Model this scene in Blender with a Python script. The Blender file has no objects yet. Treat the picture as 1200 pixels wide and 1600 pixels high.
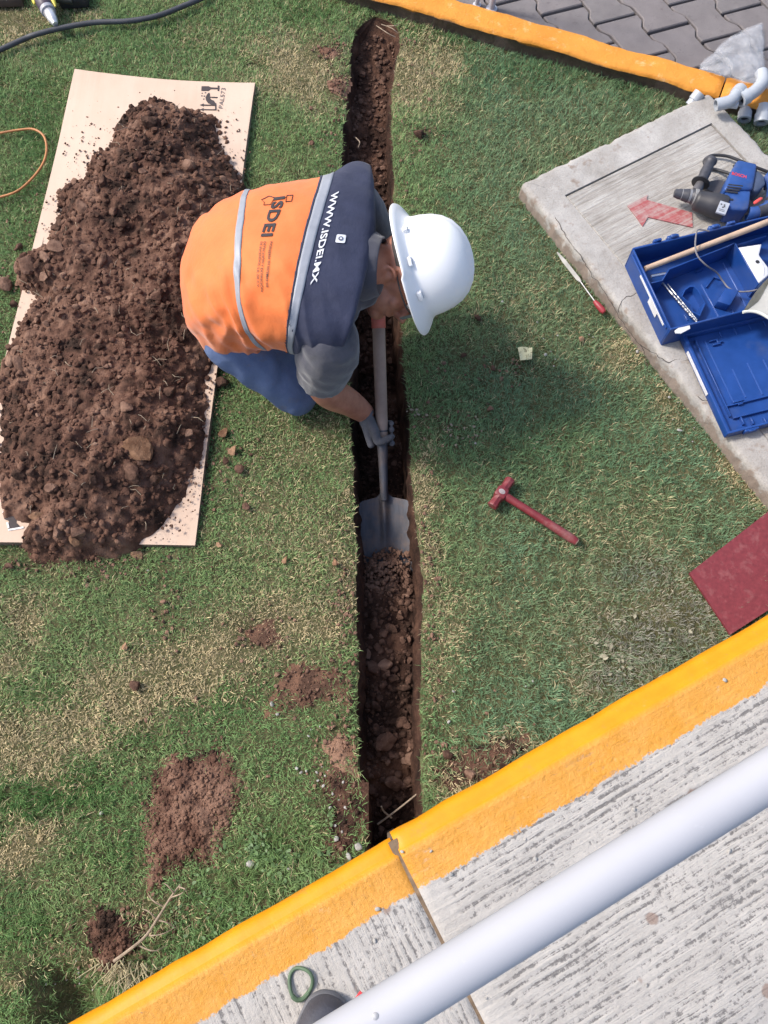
import bpy, bmesh, math, random
import numpy as np
from mathutils import Vector, Matrix, noise as mnoise

R = math.radians
random.seed(11)
rng = np.random.default_rng(11)
scene = bpy.context.scene
COL = scene.collection

# ------------------------------------------------------------------ camera
F = 1230.0          # focal length in photograph pixels (1200 x 1600)
TILT = R(20.0)      # camera looks 20 degrees ahead of straight down
H = 2.20            # camera height above the lawn
CT, ST = math.cos(TILT), math.sin(TILT)
cam_d = bpy.data.cameras.new('camera')
cam = bpy.data.objects.new('camera', cam_d)
COL.objects.link(cam)
cam.location = (0, 0, H)
cam.rotation_euler = (TILT, 0, 0)
cam_d.sensor_fit = 'VERTICAL'
cam_d.sensor_height = 24.0
cam_d.lens = 24.0 * F / 1600.0
cam_d.clip_start = 0.05
cam_d.clip_end = 500
scene.camera = cam

# ------------------------------------------------------------------ world, sun, exposure
SUN_AZ = R(164)     # direction the light comes FROM, counter-clockwise from +X
SUN_EL = R(47)
w = bpy.data.worlds.new('World')
scene.world = w
w.use_nodes = True
wn = w.node_tree
bg = wn.nodes['Background']
sky = wn.nodes.new('ShaderNodeTexSky')
sky.sky_type = 'NISHITA'
sky.sun_disc = False
sky.sun_elevation = SUN_EL
sky.sun_rotation = R(90) - SUN_AZ
sky.air_density = 1.0
sky.dust_density = 3.0
sky.ozone_density = 1.0
wn.links.new(sky.outputs[0], bg.inputs[0])
bg.inputs[1].default_value = 0.15
sun_d = bpy.data.lights.new('sun', 'SUN')
sun = bpy.data.objects.new('sun', sun_d)
COL.objects.link(sun)
sun_d.energy = 2.1
sun_d.angle = R(9.0)
sun_d.color = (1.0, 0.955, 0.89)
sdir = Vector((math.cos(SUN_AZ) * math.cos(SUN_EL), math.sin(SUN_AZ) * math.cos(SUN_EL), math.sin(SUN_EL)))
sun.rotation_euler = sdir.to_track_quat('Z', 'Y').to_euler()
sun.location = (-3, 2, 6)
vs = scene.view_settings
vs.view_transform = 'Standard'
vs.look = 'None'
vs.exposure = 0.80
vs.gamma = 1.0
vs.use_curve_mapping = False

# ------------------------------------------------------------------ geometry helpers
def P(px, py, z=0.0):
    """point of the place at height z that lies behind a photograph pixel"""
    u, v = (px - 600) / F, (800 - py) / F
    dz = CT - ST * v
    t = (H - z) / dz
    return Vector((u * t, t * (ST + CT * v), z))

def project(x, y, z=0.0):
    dzc = (H - z)
    depth = CT * dzc + ST * y
    up = CT * y - ST * dzc
    return 600 + F * x / depth, 800 - F * up / depth

def _hash(ix, iy, iz, seed):
    h = (ix.astype(np.int64) * 374761393 + iy.astype(np.int64) * 668265263 + iz.astype(np.int64) * 2147483647 + seed * 1274126177) & 0xffffffff
    h = ((h ^ (h >> 13)) * 1274126177) & 0xffffffff
    return ((h ^ (h >> 16)) & 0xffff) / 65535.0

def vnoise(x, y, z=None, seed=0):
    x = np.asarray(x, float); y = np.asarray(y, float)
    z = np.zeros_like(x) if z is None else np.asarray(z, float)
    fx, fy, fz = np.floor(x), np.floor(y), np.floor(z)
    tx, ty, tz = x - fx, y - fy, z - fz
    tx, ty, tz = [t * t * (3 - 2 * t) for t in (tx, ty, tz)]
    r = 0
    for a in (0, 1):
        for b in (0, 1):
            for c in (0, 1):
                wgt = (tx if a else 1 - tx) * (ty if b else 1 - ty) * (tz if c else 1 - tz)
                r = r + wgt * _hash(fx + a, fy + b, fz + c, seed)
    return r * 2 - 1

def fbm(x, y, z=None, o=4, seed=0, gain=0.5):
    x = np.asarray(x, float); y = np.asarray(y, float)
    z = None if z is None else np.asarray(z, float)
    r, a, s = 0, 1.0, 0
    for i in range(o):
        k = 2.03 ** i
        r = r + a * vnoise(x * k + 17 * i, y * k - 9 * i, None if z is None else z * k, seed + i)
        s += a; a *= gain
    return r / s

def sstep(a, b, x):
    t = np.clip((np.asarray(x, float) - a) / (b - a), 0, 1)
    return t * t * (3 - 2 * t)

def inside(poly, x, y):
    c = np.zeros(np.shape(x), bool)
    n = len(poly)
    for i in range(n):
        x1, y1 = poly[i][:2]; x2, y2 = poly[(i + 1) % n][:2]
        if y1 == y2:
            continue
        m = ((y1 > y) != (y2 > y)) & (x < (x2 - x1) * (y - y1) / (y2 - y1) + x1)
        c ^= m
    return c

def edge_dist(poly, x, y):
    d = np.full(np.shape(x), 1e9)
    n = len(poly)
    for i in range(n):
        x1, y1 = poly[i][:2]; x2, y2 = poly[(i + 1) % n][:2]
        ex, ey = x2 - x1, y2 - y1
        t = np.clip(((x - x1) * ex + (y - y1) * ey) / (ex * ex + ey * ey + 1e-12), 0, 1)
        d = np.minimum(d, np.hypot(x - x1 - t * ex, y - y1 - t * ey))
    return d

WM = {}   # world matrix of every Empty / part, so that shapes can be written in world coordinates

def finish(me, sharp=40, smooth=True):
    if smooth:
        me.polygons.foreach_set('use_smooth', [True] * len(me.polygons))
        if sharp:
            me.set_sharp_from_angle(angle=R(sharp))
    me.update()

class G:
    """collects shapes; build() links them as ONE mesh object"""
    def __init__(s, M=None):
        s.v = []; s.f = []; s.m = []; s.M = M; s.mi = 0
    def add(s, vs, fs, M=None):
        o = len(s.v)
        for p in vs:
            p = Vector(p)
            if M is not None: p = M @ p
            if s.M is not None: p = s.M @ p
            s.v.append(p)
        for f in fs:
            s.f.append([i + o for i in f]); s.m.append(s.mi)
        return s
    def box(s, c, size, M=None, bev=0.0, seg=1):
        bm = bmesh.new()
        bmesh.ops.create_cube(bm, size=1)
        for vv in bm.verts:
            vv.co = Vector((vv.co.x * size[0], vv.co.y * size[1], vv.co.z * size[2])) + Vector(c)
        if bev:
            bmesh.ops.bevel(bm, geom=bm.edges[:], offset=bev, segments=seg, affect='EDGES', profile=0.5)
        s.bm(bm, M); return s
    def bm(s, bm, M=None):
        bm.verts.index_update()
        s.add([v.co.copy() for v in bm.verts], [[v.index for v in f.verts] for f in bm.faces], M)
        bm.free()
    def prism(s, poly, z0, z1, M=None, bev=0.0, seg=2):
        bm = bmesh.new()
        vs = [bm.verts.new((p[0], p[1], z0)) for p in poly]
        f = bm.faces.new(vs)
        if f.normal.z > 0 or sum((poly[i][0] * poly[(i + 1) % len(poly)][1] - poly[(i + 1) % len(poly)][0] * poly[i][1]) for i in range(len(poly))) > 0:
            f.normal_flip()
        r = bmesh.ops.extrude_face_region(bm, geom=[f])
        for e in r['geom']:
            if isinstance(e, bmesh.types.BMVert): e.co.z = z1
        bmesh.ops.recalc_face_normals(bm, faces=bm.faces[:])
        if bev:
            bmesh.ops.bevel(bm, geom=bm.edges[:], offset=bev, segments=seg, affect='EDGES', profile=0.5, clamp_overlap=True)
        s.bm(bm, M); return s
    def tube(s, pts, rad, seg=10, caps=True, M=None, closed=False, flat=None):
        pts = [Vector(p) for p in pts]; n = len(pts)
        if not hasattr(rad, '__len__'): rad = [rad] * n
        tang = []
        for i in range(n):
            if closed: a, b = pts[(i - 1) % n], pts[(i + 1) % n]
            else: a, b = pts[max(i - 1, 0)], pts[min(i + 1, n - 1)]
            t = (b - a); tang.append(t.normalized() if t.length > 1e-9 else Vector((0, 0, 1)))
        up = Vector((0, 0, 1)) if abs(tang[0].z) < 0.9 else Vector((1, 0, 0))
        nx = tang[0].cross(up).normalized()
        vs, fs = [], []
        for i in range(n):
            t = tang[i]
            nx = (nx - t * nx.dot(t)).normalized(); ny = t.cross(nx)
            fl = 1.0 if flat is None else flat
            for k in range(seg):
                a = 2 * math.pi * k / seg
                vs.append(pts[i] + nx * math.cos(a) * rad[i] + ny * math.sin(a) * rad[i] * fl)
        m = n if closed else n - 1
        for i in range(m):
            j = (i + 1) % n
            for k in range(seg):
                k2 = (k + 1) % seg
                fs.append([i * seg + k, i * seg + k2, j * seg + k2, j * seg + k])
        if caps and not closed:
            fs.append(list(range(seg))[::-1]); fs.append([(n - 1) * seg + k for k in range(seg)])
        s.add(vs, fs, M); return s
    def capsule(s, a, b, ra, rb, seg=14, M=None):
        a = Vector(a); b = Vector(b); d = (b - a); L = d.length; d.normalize()
        pts, rr = [], []
        for k in range(5):
            q = math.pi / 2 * k / 5
            pts.append(a - d * ra * math.cos(q)); rr.append(max(ra * math.sin(q), ra * 0.05))
        pts.append(a); rr.append(ra)
        pts.append(a + d * L * 0.5); rr.append((ra + rb) / 2)
        pts.append(b); rr.append(rb)
        for k in range(1, 6):
            q = math.pi / 2 * k / 5
            pts.append(b + d * rb * math.sin(q)); rr.append(max(rb * math.cos(q), rb * 0.05))
        return s.tube(pts, rr, seg, True, M)
    def ell(s, c, r, M=None, sub=3):
        bm = bmesh.new()
        bmesh.ops.create_icosphere(bm, subdivisions=sub, radius=1)
        for vv in bm.verts:
            vv.co = Vector((vv.co.x * r[0], vv.co.y * r[1], vv.co.z * r[2]))
            vv.co += Vector(c)
        s.bm(bm, M); return s
    def lathe(s, prof, seg=32, M=None, sx=1.0, sy=1.0):
        vs, fs = [], []; n = len(prof)
        for (r, z) in prof:
            for k in range(seg):
                a = 2 * math.pi * k / seg
                vs.append((r * math.cos(a) * sx, r * math.sin(a) * sy, z))
        for i in range(n - 1):
            for k in range(seg):
                k2 = (k + 1) % seg
                fs.append([i * seg + k, i * seg + k2, (i + 1) * seg + k2, (i + 1) * seg + k])
        s.add(vs, fs, M); return s
    def build(s, name, mats, parent=None, origin=None, sharp=40, smooth=True, prop=None):
        me = bpy.data.meshes.new(name)
        if parent is not None:
            inv = WM[parent].inverted()
            vs = [inv @ p for p in s.v]
        else:
            if origin is None:
                a = np.array([tuple(p) for p in s.v])
                origin = Vector(((a[:, 0].min() + a[:, 0].max()) / 2, (a[:, 1].min() + a[:, 1].max()) / 2, a[:, 2].min()))
            origin = Vector(origin)
            vs = [p - origin for p in s.v]
        me.from_pydata(vs, [], s.f)
        mats = mats if isinstance(mats, (list, tuple)) else [mats]
        for m in mats: me.materials.append(m)
        if len(mats) > 1: me.polygons.foreach_set('material_index', s.m)
        finish(me, sharp, smooth)
        o = bpy.data.objects.new(name, me)
        COL.objects.link(o)
        if parent is not None:
            o.parent = parent; WM[o] = WM[parent]
        else:
            o.location = origin; WM[o] = Matrix.Translation(origin)
        return o

def fast_mesh(name, verts, faces, mats, parent=None, origin=(0, 0, 0), smooth=True, sharp=0, colors=None, midx=None):
    """verts Nx3, faces MxK numpy arrays"""
    verts = np.asarray(verts, np.float32); faces = np.asarray(faces, np.int32)
    me = bpy.data.meshes.new(name)
    if parent is not None:
        inv = np.array(WM[parent].inverted())
        verts = verts @ inv[:3, :3].T + inv[:3, 3]
    else:
        verts = verts - np.asarray(origin)
    k = faces.shape[1]
    me.vertices.add(len(verts)); me.vertices.foreach_set('co', np.ascontiguousarray(verts, np.float32).ravel())
    me.loops.add(faces.size); me.loops.foreach_set('vertex_index', faces.ravel())
    me.polygons.add(len(faces))
    me.polygons.foreach_set('loop_start', np.arange(0, faces.size, k, dtype=np.int32))
    mats = mats if isinstance(mats, (list, tuple)) else [mats]
    for m in mats: me.materials.append(m)
    me.update(calc_edges=True)
    if midx is not None: me.polygons.foreach_set('material_index', np.asarray(midx, np.int32))
    if smooth:
        me.polygons.foreach_set('use_smooth', np.ones(len(faces), bool))
        if sharp: me.set_sharp_from_angle(angle=R(sharp))
    if colors is not None:
        at = me.color_attributes.new('tint', 'FLOAT_COLOR', 'POINT')
        c = np.ones((len(verts), 4), np.float32); c[:, :3] = colors
        at.data.foreach_set('color', c.ravel())
    me.validate()
    o = bpy.data.objects.new(name, me)
    COL.objects.link(o)
    if parent is not None: o.parent = parent; WM[o] = WM[parent]
    else: o.location = origin; WM[o] = Matrix.Translation(Vector(origin))
    return o

def gridf(nu, nv):
    i = np.arange((nu - 1) * (nv - 1)); r = i // (nv - 1); c = i % (nv - 1)
    a = r * nv + c
    return np.stack([a, a + 1, a + nv + 1, a + nv], 1)

def tag(o, label=None, cat=None, group=None, kind=None):
    if label: o['label'] = label
    if cat: o['category'] = cat
    if group: o['group'] = group
    if kind: o['kind'] = kind
    return o

def thing(name, label, cat, loc, rotz=0.0, group=None):
    o = bpy.data.objects.new(name, None)
    o.empty_display_size = 0.05
    COL.objects.link(o)
    o.location = loc; o.rotation_euler = (0, 0, rotz)
    WM[o] = Matrix.Translation(Vector(loc)) @ Matrix.Rotation(rotz, 4, 'Z')
    return tag(o, label, cat, group)

def frame(p0, p1, z=None):
    """matrix with origin p0, X towards p1 (horizontal), Z up"""
    p0 = Vector(p0); d = Vector(p1) - p0; d.z = 0; d.normalize()
    y = Vector((-d.y, d.x, 0))
    M = Matrix(((d.x, y.x, 0, p0.x), (d.y, y.y, 0, p0.y), (0, 0, 1, p0.z), (0, 0, 0, 1)))
    return M

def basis(o, x, y, z):
    return Matrix(((x[0], y[0], z[0], o[0]), (x[1], y[1], z[1], o[1]), (x[2], y[2], z[2], o[2]), (0, 0, 0, 1)))

def crom(pts, n):
    """Catmull-Rom resampling"""
    pts = np.asarray(pts, float); m = len(pts)
    t = np.linspace(0, m - 1, n); i = np.clip(t.astype(int), 0, m - 2); f = (t - i)[:, None]
    g = lambda k: pts[np.clip(i + k, 0, m - 1)]
    p0, p1, p2, p3 = g(-1), g(0), g(1), g(2)
    return 0.5 * (2 * p1 + (p2 - p0) * f + (2 * p0 - 5 * p1 + 4 * p2 - p3) * f ** 2 + (3 * p1 - p0 - 3 * p2 + p3) * f ** 3)

# ------------------------------------------------------------------ material helpers
def srgb(r, g, b):
    f = lambda c: c / 12.92 if c <= 0.04045 else ((c + 0.055) / 1.055) ** 2.4
    return (f(r / 255), f(g / 255), f(b / 255))

class NT:
    def __init__(s, name):
        s.mat = bpy.data.materials.new(name); s.mat.use_nodes = True
        s.t = s.mat.node_tree; s.b = s.t.nodes['Principled BSDF']
    def n(s, typ, ins=None, **props):
        nd = s.t.nodes.new(typ)
        for k, v in props.items(): setattr(nd, k, v)
        for k, v in (ins or {}).items(): s.set(nd.inputs[k], v)
        return nd
    def set(s, sock, v):
        if isinstance(v, bpy.types.NodeSocket): s.t.links.new(v, sock)
        elif isinstance(v, bpy.types.Node): s.t.links.new(v.outputs[0], sock)
        else:
            if isinstance(v, (tuple, list)) and len(v) == 3 and sock.type == 'RGBA': v = (*v, 1)
            sock.default_value = v
    def p(s, **kw):
        for k, v in kw.items(): s.set(s.b.inputs[k.replace('_', ' ')], v)
    def pos(s, kind='object'):
        if kind == 'world': return s.n('ShaderNodeNewGeometry').outputs['Position']
        return s.n('ShaderNodeTexCoord').outputs['Object']
    def noise(s, vec, scale, detail=5, rough=0.55, dist=0.0):
        return s.n('ShaderNodeTexNoise', {'Vector': vec, 'Scale': scale, 'Detail': detail, 'Roughness': rough, 'Distortion': dist}).outputs[0]
    def vor(s, vec, scale, feature='F1', out=0):
        return s.n('ShaderNodeTexVoronoi', {'Vector': vec, 'Scale': scale}, feature=feature).outputs[out]
    def ramp(s, fac, stops, interp='LINEAR'):
        r = s.n('ShaderNodeValToRGB', {'Fac': fac}); cr = r.color_ramp; cr.interpolation = interp
        while len(cr.elements) < len(stops): cr.elements.new(0.5)
        for e, (q, c) in zip(cr.elements, stops):
            e.position = q; e.color = (*c, 1) if hasattr(c, '__len__') else (c, c, c, 1)
        return r.outputs[0]
    def mix(s, fac, a, b, mode='MIX'):
        m = s.n('ShaderNodeMix', data_type='RGBA', blend_type=mode)
        s.set(m.inputs[0], fac); s.set(m.inputs[6], a); s.set(m.inputs[7], b)
        return m.outputs[2]
    def math(s, op, a, b=0.0, c=None, clamp=False):
        m = s.n('ShaderNodeMath', operation=op, use_clamp=clamp)
        s.set(m.inputs[0], a); s.set(m.inputs[1], b)
        if c is not None: s.set(m.inputs[2], c)
        return m.outputs[0]
    def mapr(s, v, a, b, c=0.0, d=1.0):
        return s.n('ShaderNodeMapRange', {'Value': v, 'From Min': a, 'From Max': b, 'To Min': c, 'To Max': d}).outputs[0]
    def mapv(s, vec, scale=(1, 1, 1), loc=(0, 0, 0), rot=(0, 0, 0)):
        return s.n('ShaderNodeMapping', {'Vector': vec, 'Scale': scale, 'Location': loc, 'Rotation': rot}).outputs[0]
    def xyz(s, vec):
        return s.n('ShaderNodeSeparateXYZ', {'Vector': vec}).outputs
    def bump(s, h, strength=0.5, dist=0.01, prev=None):
        i = {'Height': h, 'Strength': strength, 'Distance': dist}
        if prev is not None: i['Normal'] = prev
        return s.n('ShaderNodeBump', i).outputs[0]

def simple(name, c, rough=0.6, var=0.15, scale=30.0, bump=0.15, bscale=200.0, bdist=0.001, metal=0.0, coat=0.0, spec=0.5, dirt=None, coords='object'):
    """one-colour material with uneven tone, fine relief and optional dirt"""
    m = NT(name); v = m.pos(coords)
    n1 = m.noise(v, scale, 6)
    lo = tuple(x * (1 - var) for x in c); hi = tuple(min(1, x * (1 + var)) for x in c)
    col = m.ramp(n1, [(0.3, lo), (0.7, hi)])
    if dirt:
        n2 = m.noise(v, scale * 0.37, 8, 0.65)
        col = m.mix(m.mapr(n2, 0.52, 0.7, 0, dirt[1]), col, dirt[0])
    m.p(Base_Color=col, Roughness=m.mapr(n1, 0.2, 0.8, max(rough - 0.1, 0.03), min(rough + 0.1, 1)), Metallic=metal)
    m.b.inputs['Specular IOR Level'].default_value = spec
    if coat: m.p(Coat_Weight=coat, Coat_Roughness=0.15)
    if bump: m.p(Normal=m.bump(m.noise(v, bscale, 4), bump, bdist))
    return m.mat

def soil_mat(name, dark, mid, light, scale=22.0, bdist=0.006):
    m = NT(name); v = m.pos('world')
    oi = m.n('ShaderNodeObjectInfo').outputs['Random']
    big = m.noise(v, 5.5, 4, 0.5)
    a = m.noise(v, scale, 9, 0.62)
    f = m.math('ADD', m.math('MULTIPLY', a, 0.75), m.math('MULTIPLY', big, 0.75))
    f = m.math('ADD', f, m.math('MULTIPLY', m.math('SUBTRACT', oi, 0.5), 0.26))
    col = m.ramp(f, [(0.56, dark), (0.75, mid), (0.95, light)])
    sp = m.noise(v, 170, 3, 0.6)
    col = m.mix(m.mapr(sp, 0.63, 0.74, 0, 0.45), col, tuple(min(1, c * 1.7) for c in light))
    m.p(Base_Color=col, Roughness=0.95)
    m.b.inputs['Specular IOR Level'].default_value = 0.15
    nb = m.bump(m.noise(v, 60, 8, 0.7), 0.9, bdist)
    nb = m.bump(m.vor(v, 210), 0.55, bdist * 0.35, nb)
    m.p(Normal=nb)
    return m.mat

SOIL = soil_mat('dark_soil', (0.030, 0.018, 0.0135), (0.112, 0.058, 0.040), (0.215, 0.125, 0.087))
SOIL_WALL = soil_mat('dark_trench_soil', (0.020, 0.011, 0.008), (0.062, 0.032, 0.022), (0.14, 0.073, 0.047), 14)  # one darker soil colour for the trench walls and floor
SOIL_RED = soil_mat('dry_red_soil', (0.080, 0.045, 0.031), (0.165, 0.088, 0.057), (0.26, 0.155, 0.105), 26, 0.004)
CLODM = soil_mat('clod_soil', (0.040, 0.023, 0.0165), (0.122, 0.068, 0.048), (0.235, 0.142, 0.100), 34, 0.004)
CLODT = soil_mat('tan_clod_soil', (0.12, 0.062, 0.036), (0.22, 0.125, 0.075), (0.34, 0.21, 0.13), 34, 0.004)

# ================================================================== SETTING
# ------------------------------------------------------------------ trench outline
TE = [(-30, 588, 590), (24, 584, 588), (34, 570, 612), (48, 556, 622), (70, 550, 624), (110, 546, 618), (150, 541, 613), (250, 533, 613), (330, 537, 615), (420, 543, 620),
      (500, 548, 626), (600, 549, 634), (700, 551, 641), (780, 555, 648), (860, 556, 655), (950, 557, 659), (1050, 559, 657), (1150, 561, 658), (1250, 566, 661), (1330, 572, 668), (1420, 575, 676), (1560, 580, 690)]
_tl = sorted([(P(l, y).y, P(l, y).x, P(r, y).x) for (y, l, r) in TE])
_ty, _txl, _txr = [np.array(a) for a in zip(*_tl)]
Y_END = P(586, 26).y
def trench_edges(y):
    y = np.asarray(y, float)
    l, r = np.interp(y, _ty, _txl), np.interp(y, _ty, _txr)
    n1 = fbm(y * 9, y * 0 + 3.1, o=4, seed=3) * 0.010 + fbm(y * 45, y * 0 + 7, o=2, seed=5) * 0.005
    n2 = fbm(y * 9, y * 0 + 8.7, o=4, seed=4) * 0.010 + fbm(y * 45, y * 0 + 1, o=2, seed=6) * 0.005
    k = np.clip((r - l) / 0.06, 0, 1)
    l, r = l + n1 * k, r + n2 * k
    c = (l + r) / 2
    dead = y > Y_END
    return np.where(dead, c, np.minimum(l, r)), np.where(dead, c, np.maximum(l, r))

# walkway edge line, far kerb line, all in world metres
ZW = 0.45
KA, KB = P(100, 1600, ZW), P(1200, 966, ZW)
KU = (KB - KA).normalized(); KN = Vector((KU.y, -KU.x, 0))     # KN points away from the lawn, into the walkway
def kerb_w(x, y):
    return (x - KA.x) * KN.x + (y - KA.y) * KN.y
ZK = 0.066
FA, FB = P(780, 52, ZK), P(1200, 173, ZK)                        # lawn-side top edge of the far kerb
FU = (FB - FA).normalized(); FN = Vector((-FU.y, FU.x, 0))
def far_w(x, y):
    return (x - FA.x) * FN.x + (y - FA.y) * FN.y

def gz(x, y):
    """height of the lawn"""
    x = np.asarray(x, float); y = np.asarray(y, float)
    z = fbm(x * 2.2, y * 2.2, o=3, seed=21) * 0.010 + fbm(x * 9, y * 9, o=2, seed=22) * 0.004
    px, py = project(x, y, 0.0)
    # raised sod and the hollow beside it, bottom left
    sod = sstep(0, 26, 62 + (py - 1500) * 0.28 - px) * sstep(1488, 1520, py)
    z = z + sod * 0.055
    hol = sstep(0, 18, px - (66 + (py - 1500) * 0.3)) * sstep(180, 120, px) * sstep(1490, 1560, py)
    z = z - hol * 0.06
    z = z - 0.06 * sstep(0.02, 0.10, far_w(x, y))
    return z

# ------------------------------------------------------------------ lawn ground sheet (two halves, either side of the trench)
LG = NT('lawn_ground')
v_ = LG.pos('world')
n_ = LG.noise(v_, 9, 8, 0.65)
c_ = LG.ramp(n_, [(0.3, (0.050, 0.045, 0.024)), (0.5, (0.085, 0.088, 0.040)), (0.7, (0.15, 0.13, 0.07))])
c_ = LG.mix(LG.mapr(LG.noise(v_, 120, 4), 0.5, 0.7, 0, 0.8), c_, (0.21, 0.175, 0.10))
LG.p(Base_Color=c_, Roughness=0.95, Normal=LG.bump(LG.noise(v_, 90, 6, 0.7), 0.9, 0.01))
LG.b.inputs['Specular IOR Level'].default_value = 0.1
ys = np.concatenate([[-60, -25, -10, -4, -2], np.arange(-1.0, 3.3, 0.02), [3.5, 4, 5, 8, 16, 30, 60]])
offs = np.concatenate([[0, .003, .008, .015, .025, .04, .06], np.arange(.085, 2.3, .03), [2.6, 3.2, 4.5, 8, 16, 30, 60]])
el, er = trench_edges(ys)
def lawn_half(side):
    xx = (el[:, None] - offs[None, :]) if side < 0 else (er[:, None] + offs[None, :])
    yy = np.repeat(ys[:, None], len(offs), 1)
    zz = gz(xx, yy)
    lip = np.exp(-offs / 0.02)[None, :] * 0.008
    zz = zz - lip
    V = np.stack([xx, yy, zz], 2).reshape(-1, 3)
    f = gridf(len(ys), len(offs))
    if side > 0: f = f[:, ::-1]
    return V, f, zz[:, 0]
Vl, fl, zl = lawn_half(-1); Vr, fr, zr = lawn_half(1)
V = np.concatenate([Vl, Vr]); Fc = np.concatenate([fl, fr + len(Vl)])
tag(fast_mesh('lawn', V, Fc, LG.mat), kind='structure')

# ------------------------------------------------------------------ trench
_dy, _dd = zip(*sorted([(P(580, y).y, d) for y, d in [(20, .0), (34, .03), (60, .075), (120, .10), (220, .125), (330, .16), (440, .24), (520, .29), (640, .29), (720, .26), (790, .21), (870, .18), (930, .135), (1050, .14), (1150, .15), (1230, .18), (1330, .21), (1560, .21)]]))
def tdepth(y): return np.interp(y, _dy, _dd)
def trench_floor(x, y):
    """rough floor height"""
    f = fbm(x * 14, y * 14, o=5, seed=31) * 0.022 + np.abs(fbm(x * 32, y * 32, o=3, seed=33)) * 0.022
    return -tdepth(y) + f * np.clip(tdepth(y) / 0.12, 0, 1)
ym = (ys > -0.75) & (ys < Y_END + 0.02)
yt = np.arange(-0.7, Y_END + 0.015, 0.008)
tl, tr = trench_edges(yt)
zl_ = np.interp(yt, ys, zl); zr_ = np.interp(yt, ys, zr)
NW, NF = 12, 34
Vt = []
for k in range(NW):
    q = k / NW
    x = tl + 0.018 * np.sin(q * 1.5) * np.clip((tr - tl) / .1, 0, 1) + fbm(yt * 22, yt * 0 + q * 5, o=4, seed=41) * 0.010 * math.sin(min(q * 3, 1) * math.pi / 2) * np.clip((tr - tl) / .1, 0, 1)
    zf = trench_floor(x, yt)
    Vt.append(np.stack([x, yt, zl_ * (1 - q) + zf * q], 1))
fl0, fr0 = tl + 0.018 * np.clip((tr - tl) / .1, 0, 1), tr - 0.018 * np.clip((tr - tl) / .1, 0, 1)
for k in range(NF + 1):
    q = k / NF
    x = fl0 * (1 - q) + fr0 * q
    Vt.append(np.stack([x, yt, trench_floor(x, yt)], 1))
for k in range(NW):
    q = 1 - (k + 1) / NW
    x = tr - 0.018 * np.sin(q * 1.5) * np.clip((tr - tl) / .1, 0, 1) - fbm(yt * 22, yt * 0 + q * 5 + 40, o=4, seed=43) * 0.010 * math.sin(min(q * 3, 1) * math.pi / 2) * np.clip((tr - tl) / .1, 0, 1)
    zf = trench_floor(x, yt)
    Vt.append(np.stack([x, yt, zr_ * (1 - q) + zf * q], 1))
Vt = np.stack(Vt, 1)
tag(fast_mesh('trench', Vt.reshape(-1, 3), gridf(Vt.shape[0], Vt.shape[1]), SOIL_WALL), kind='structure')

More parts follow.
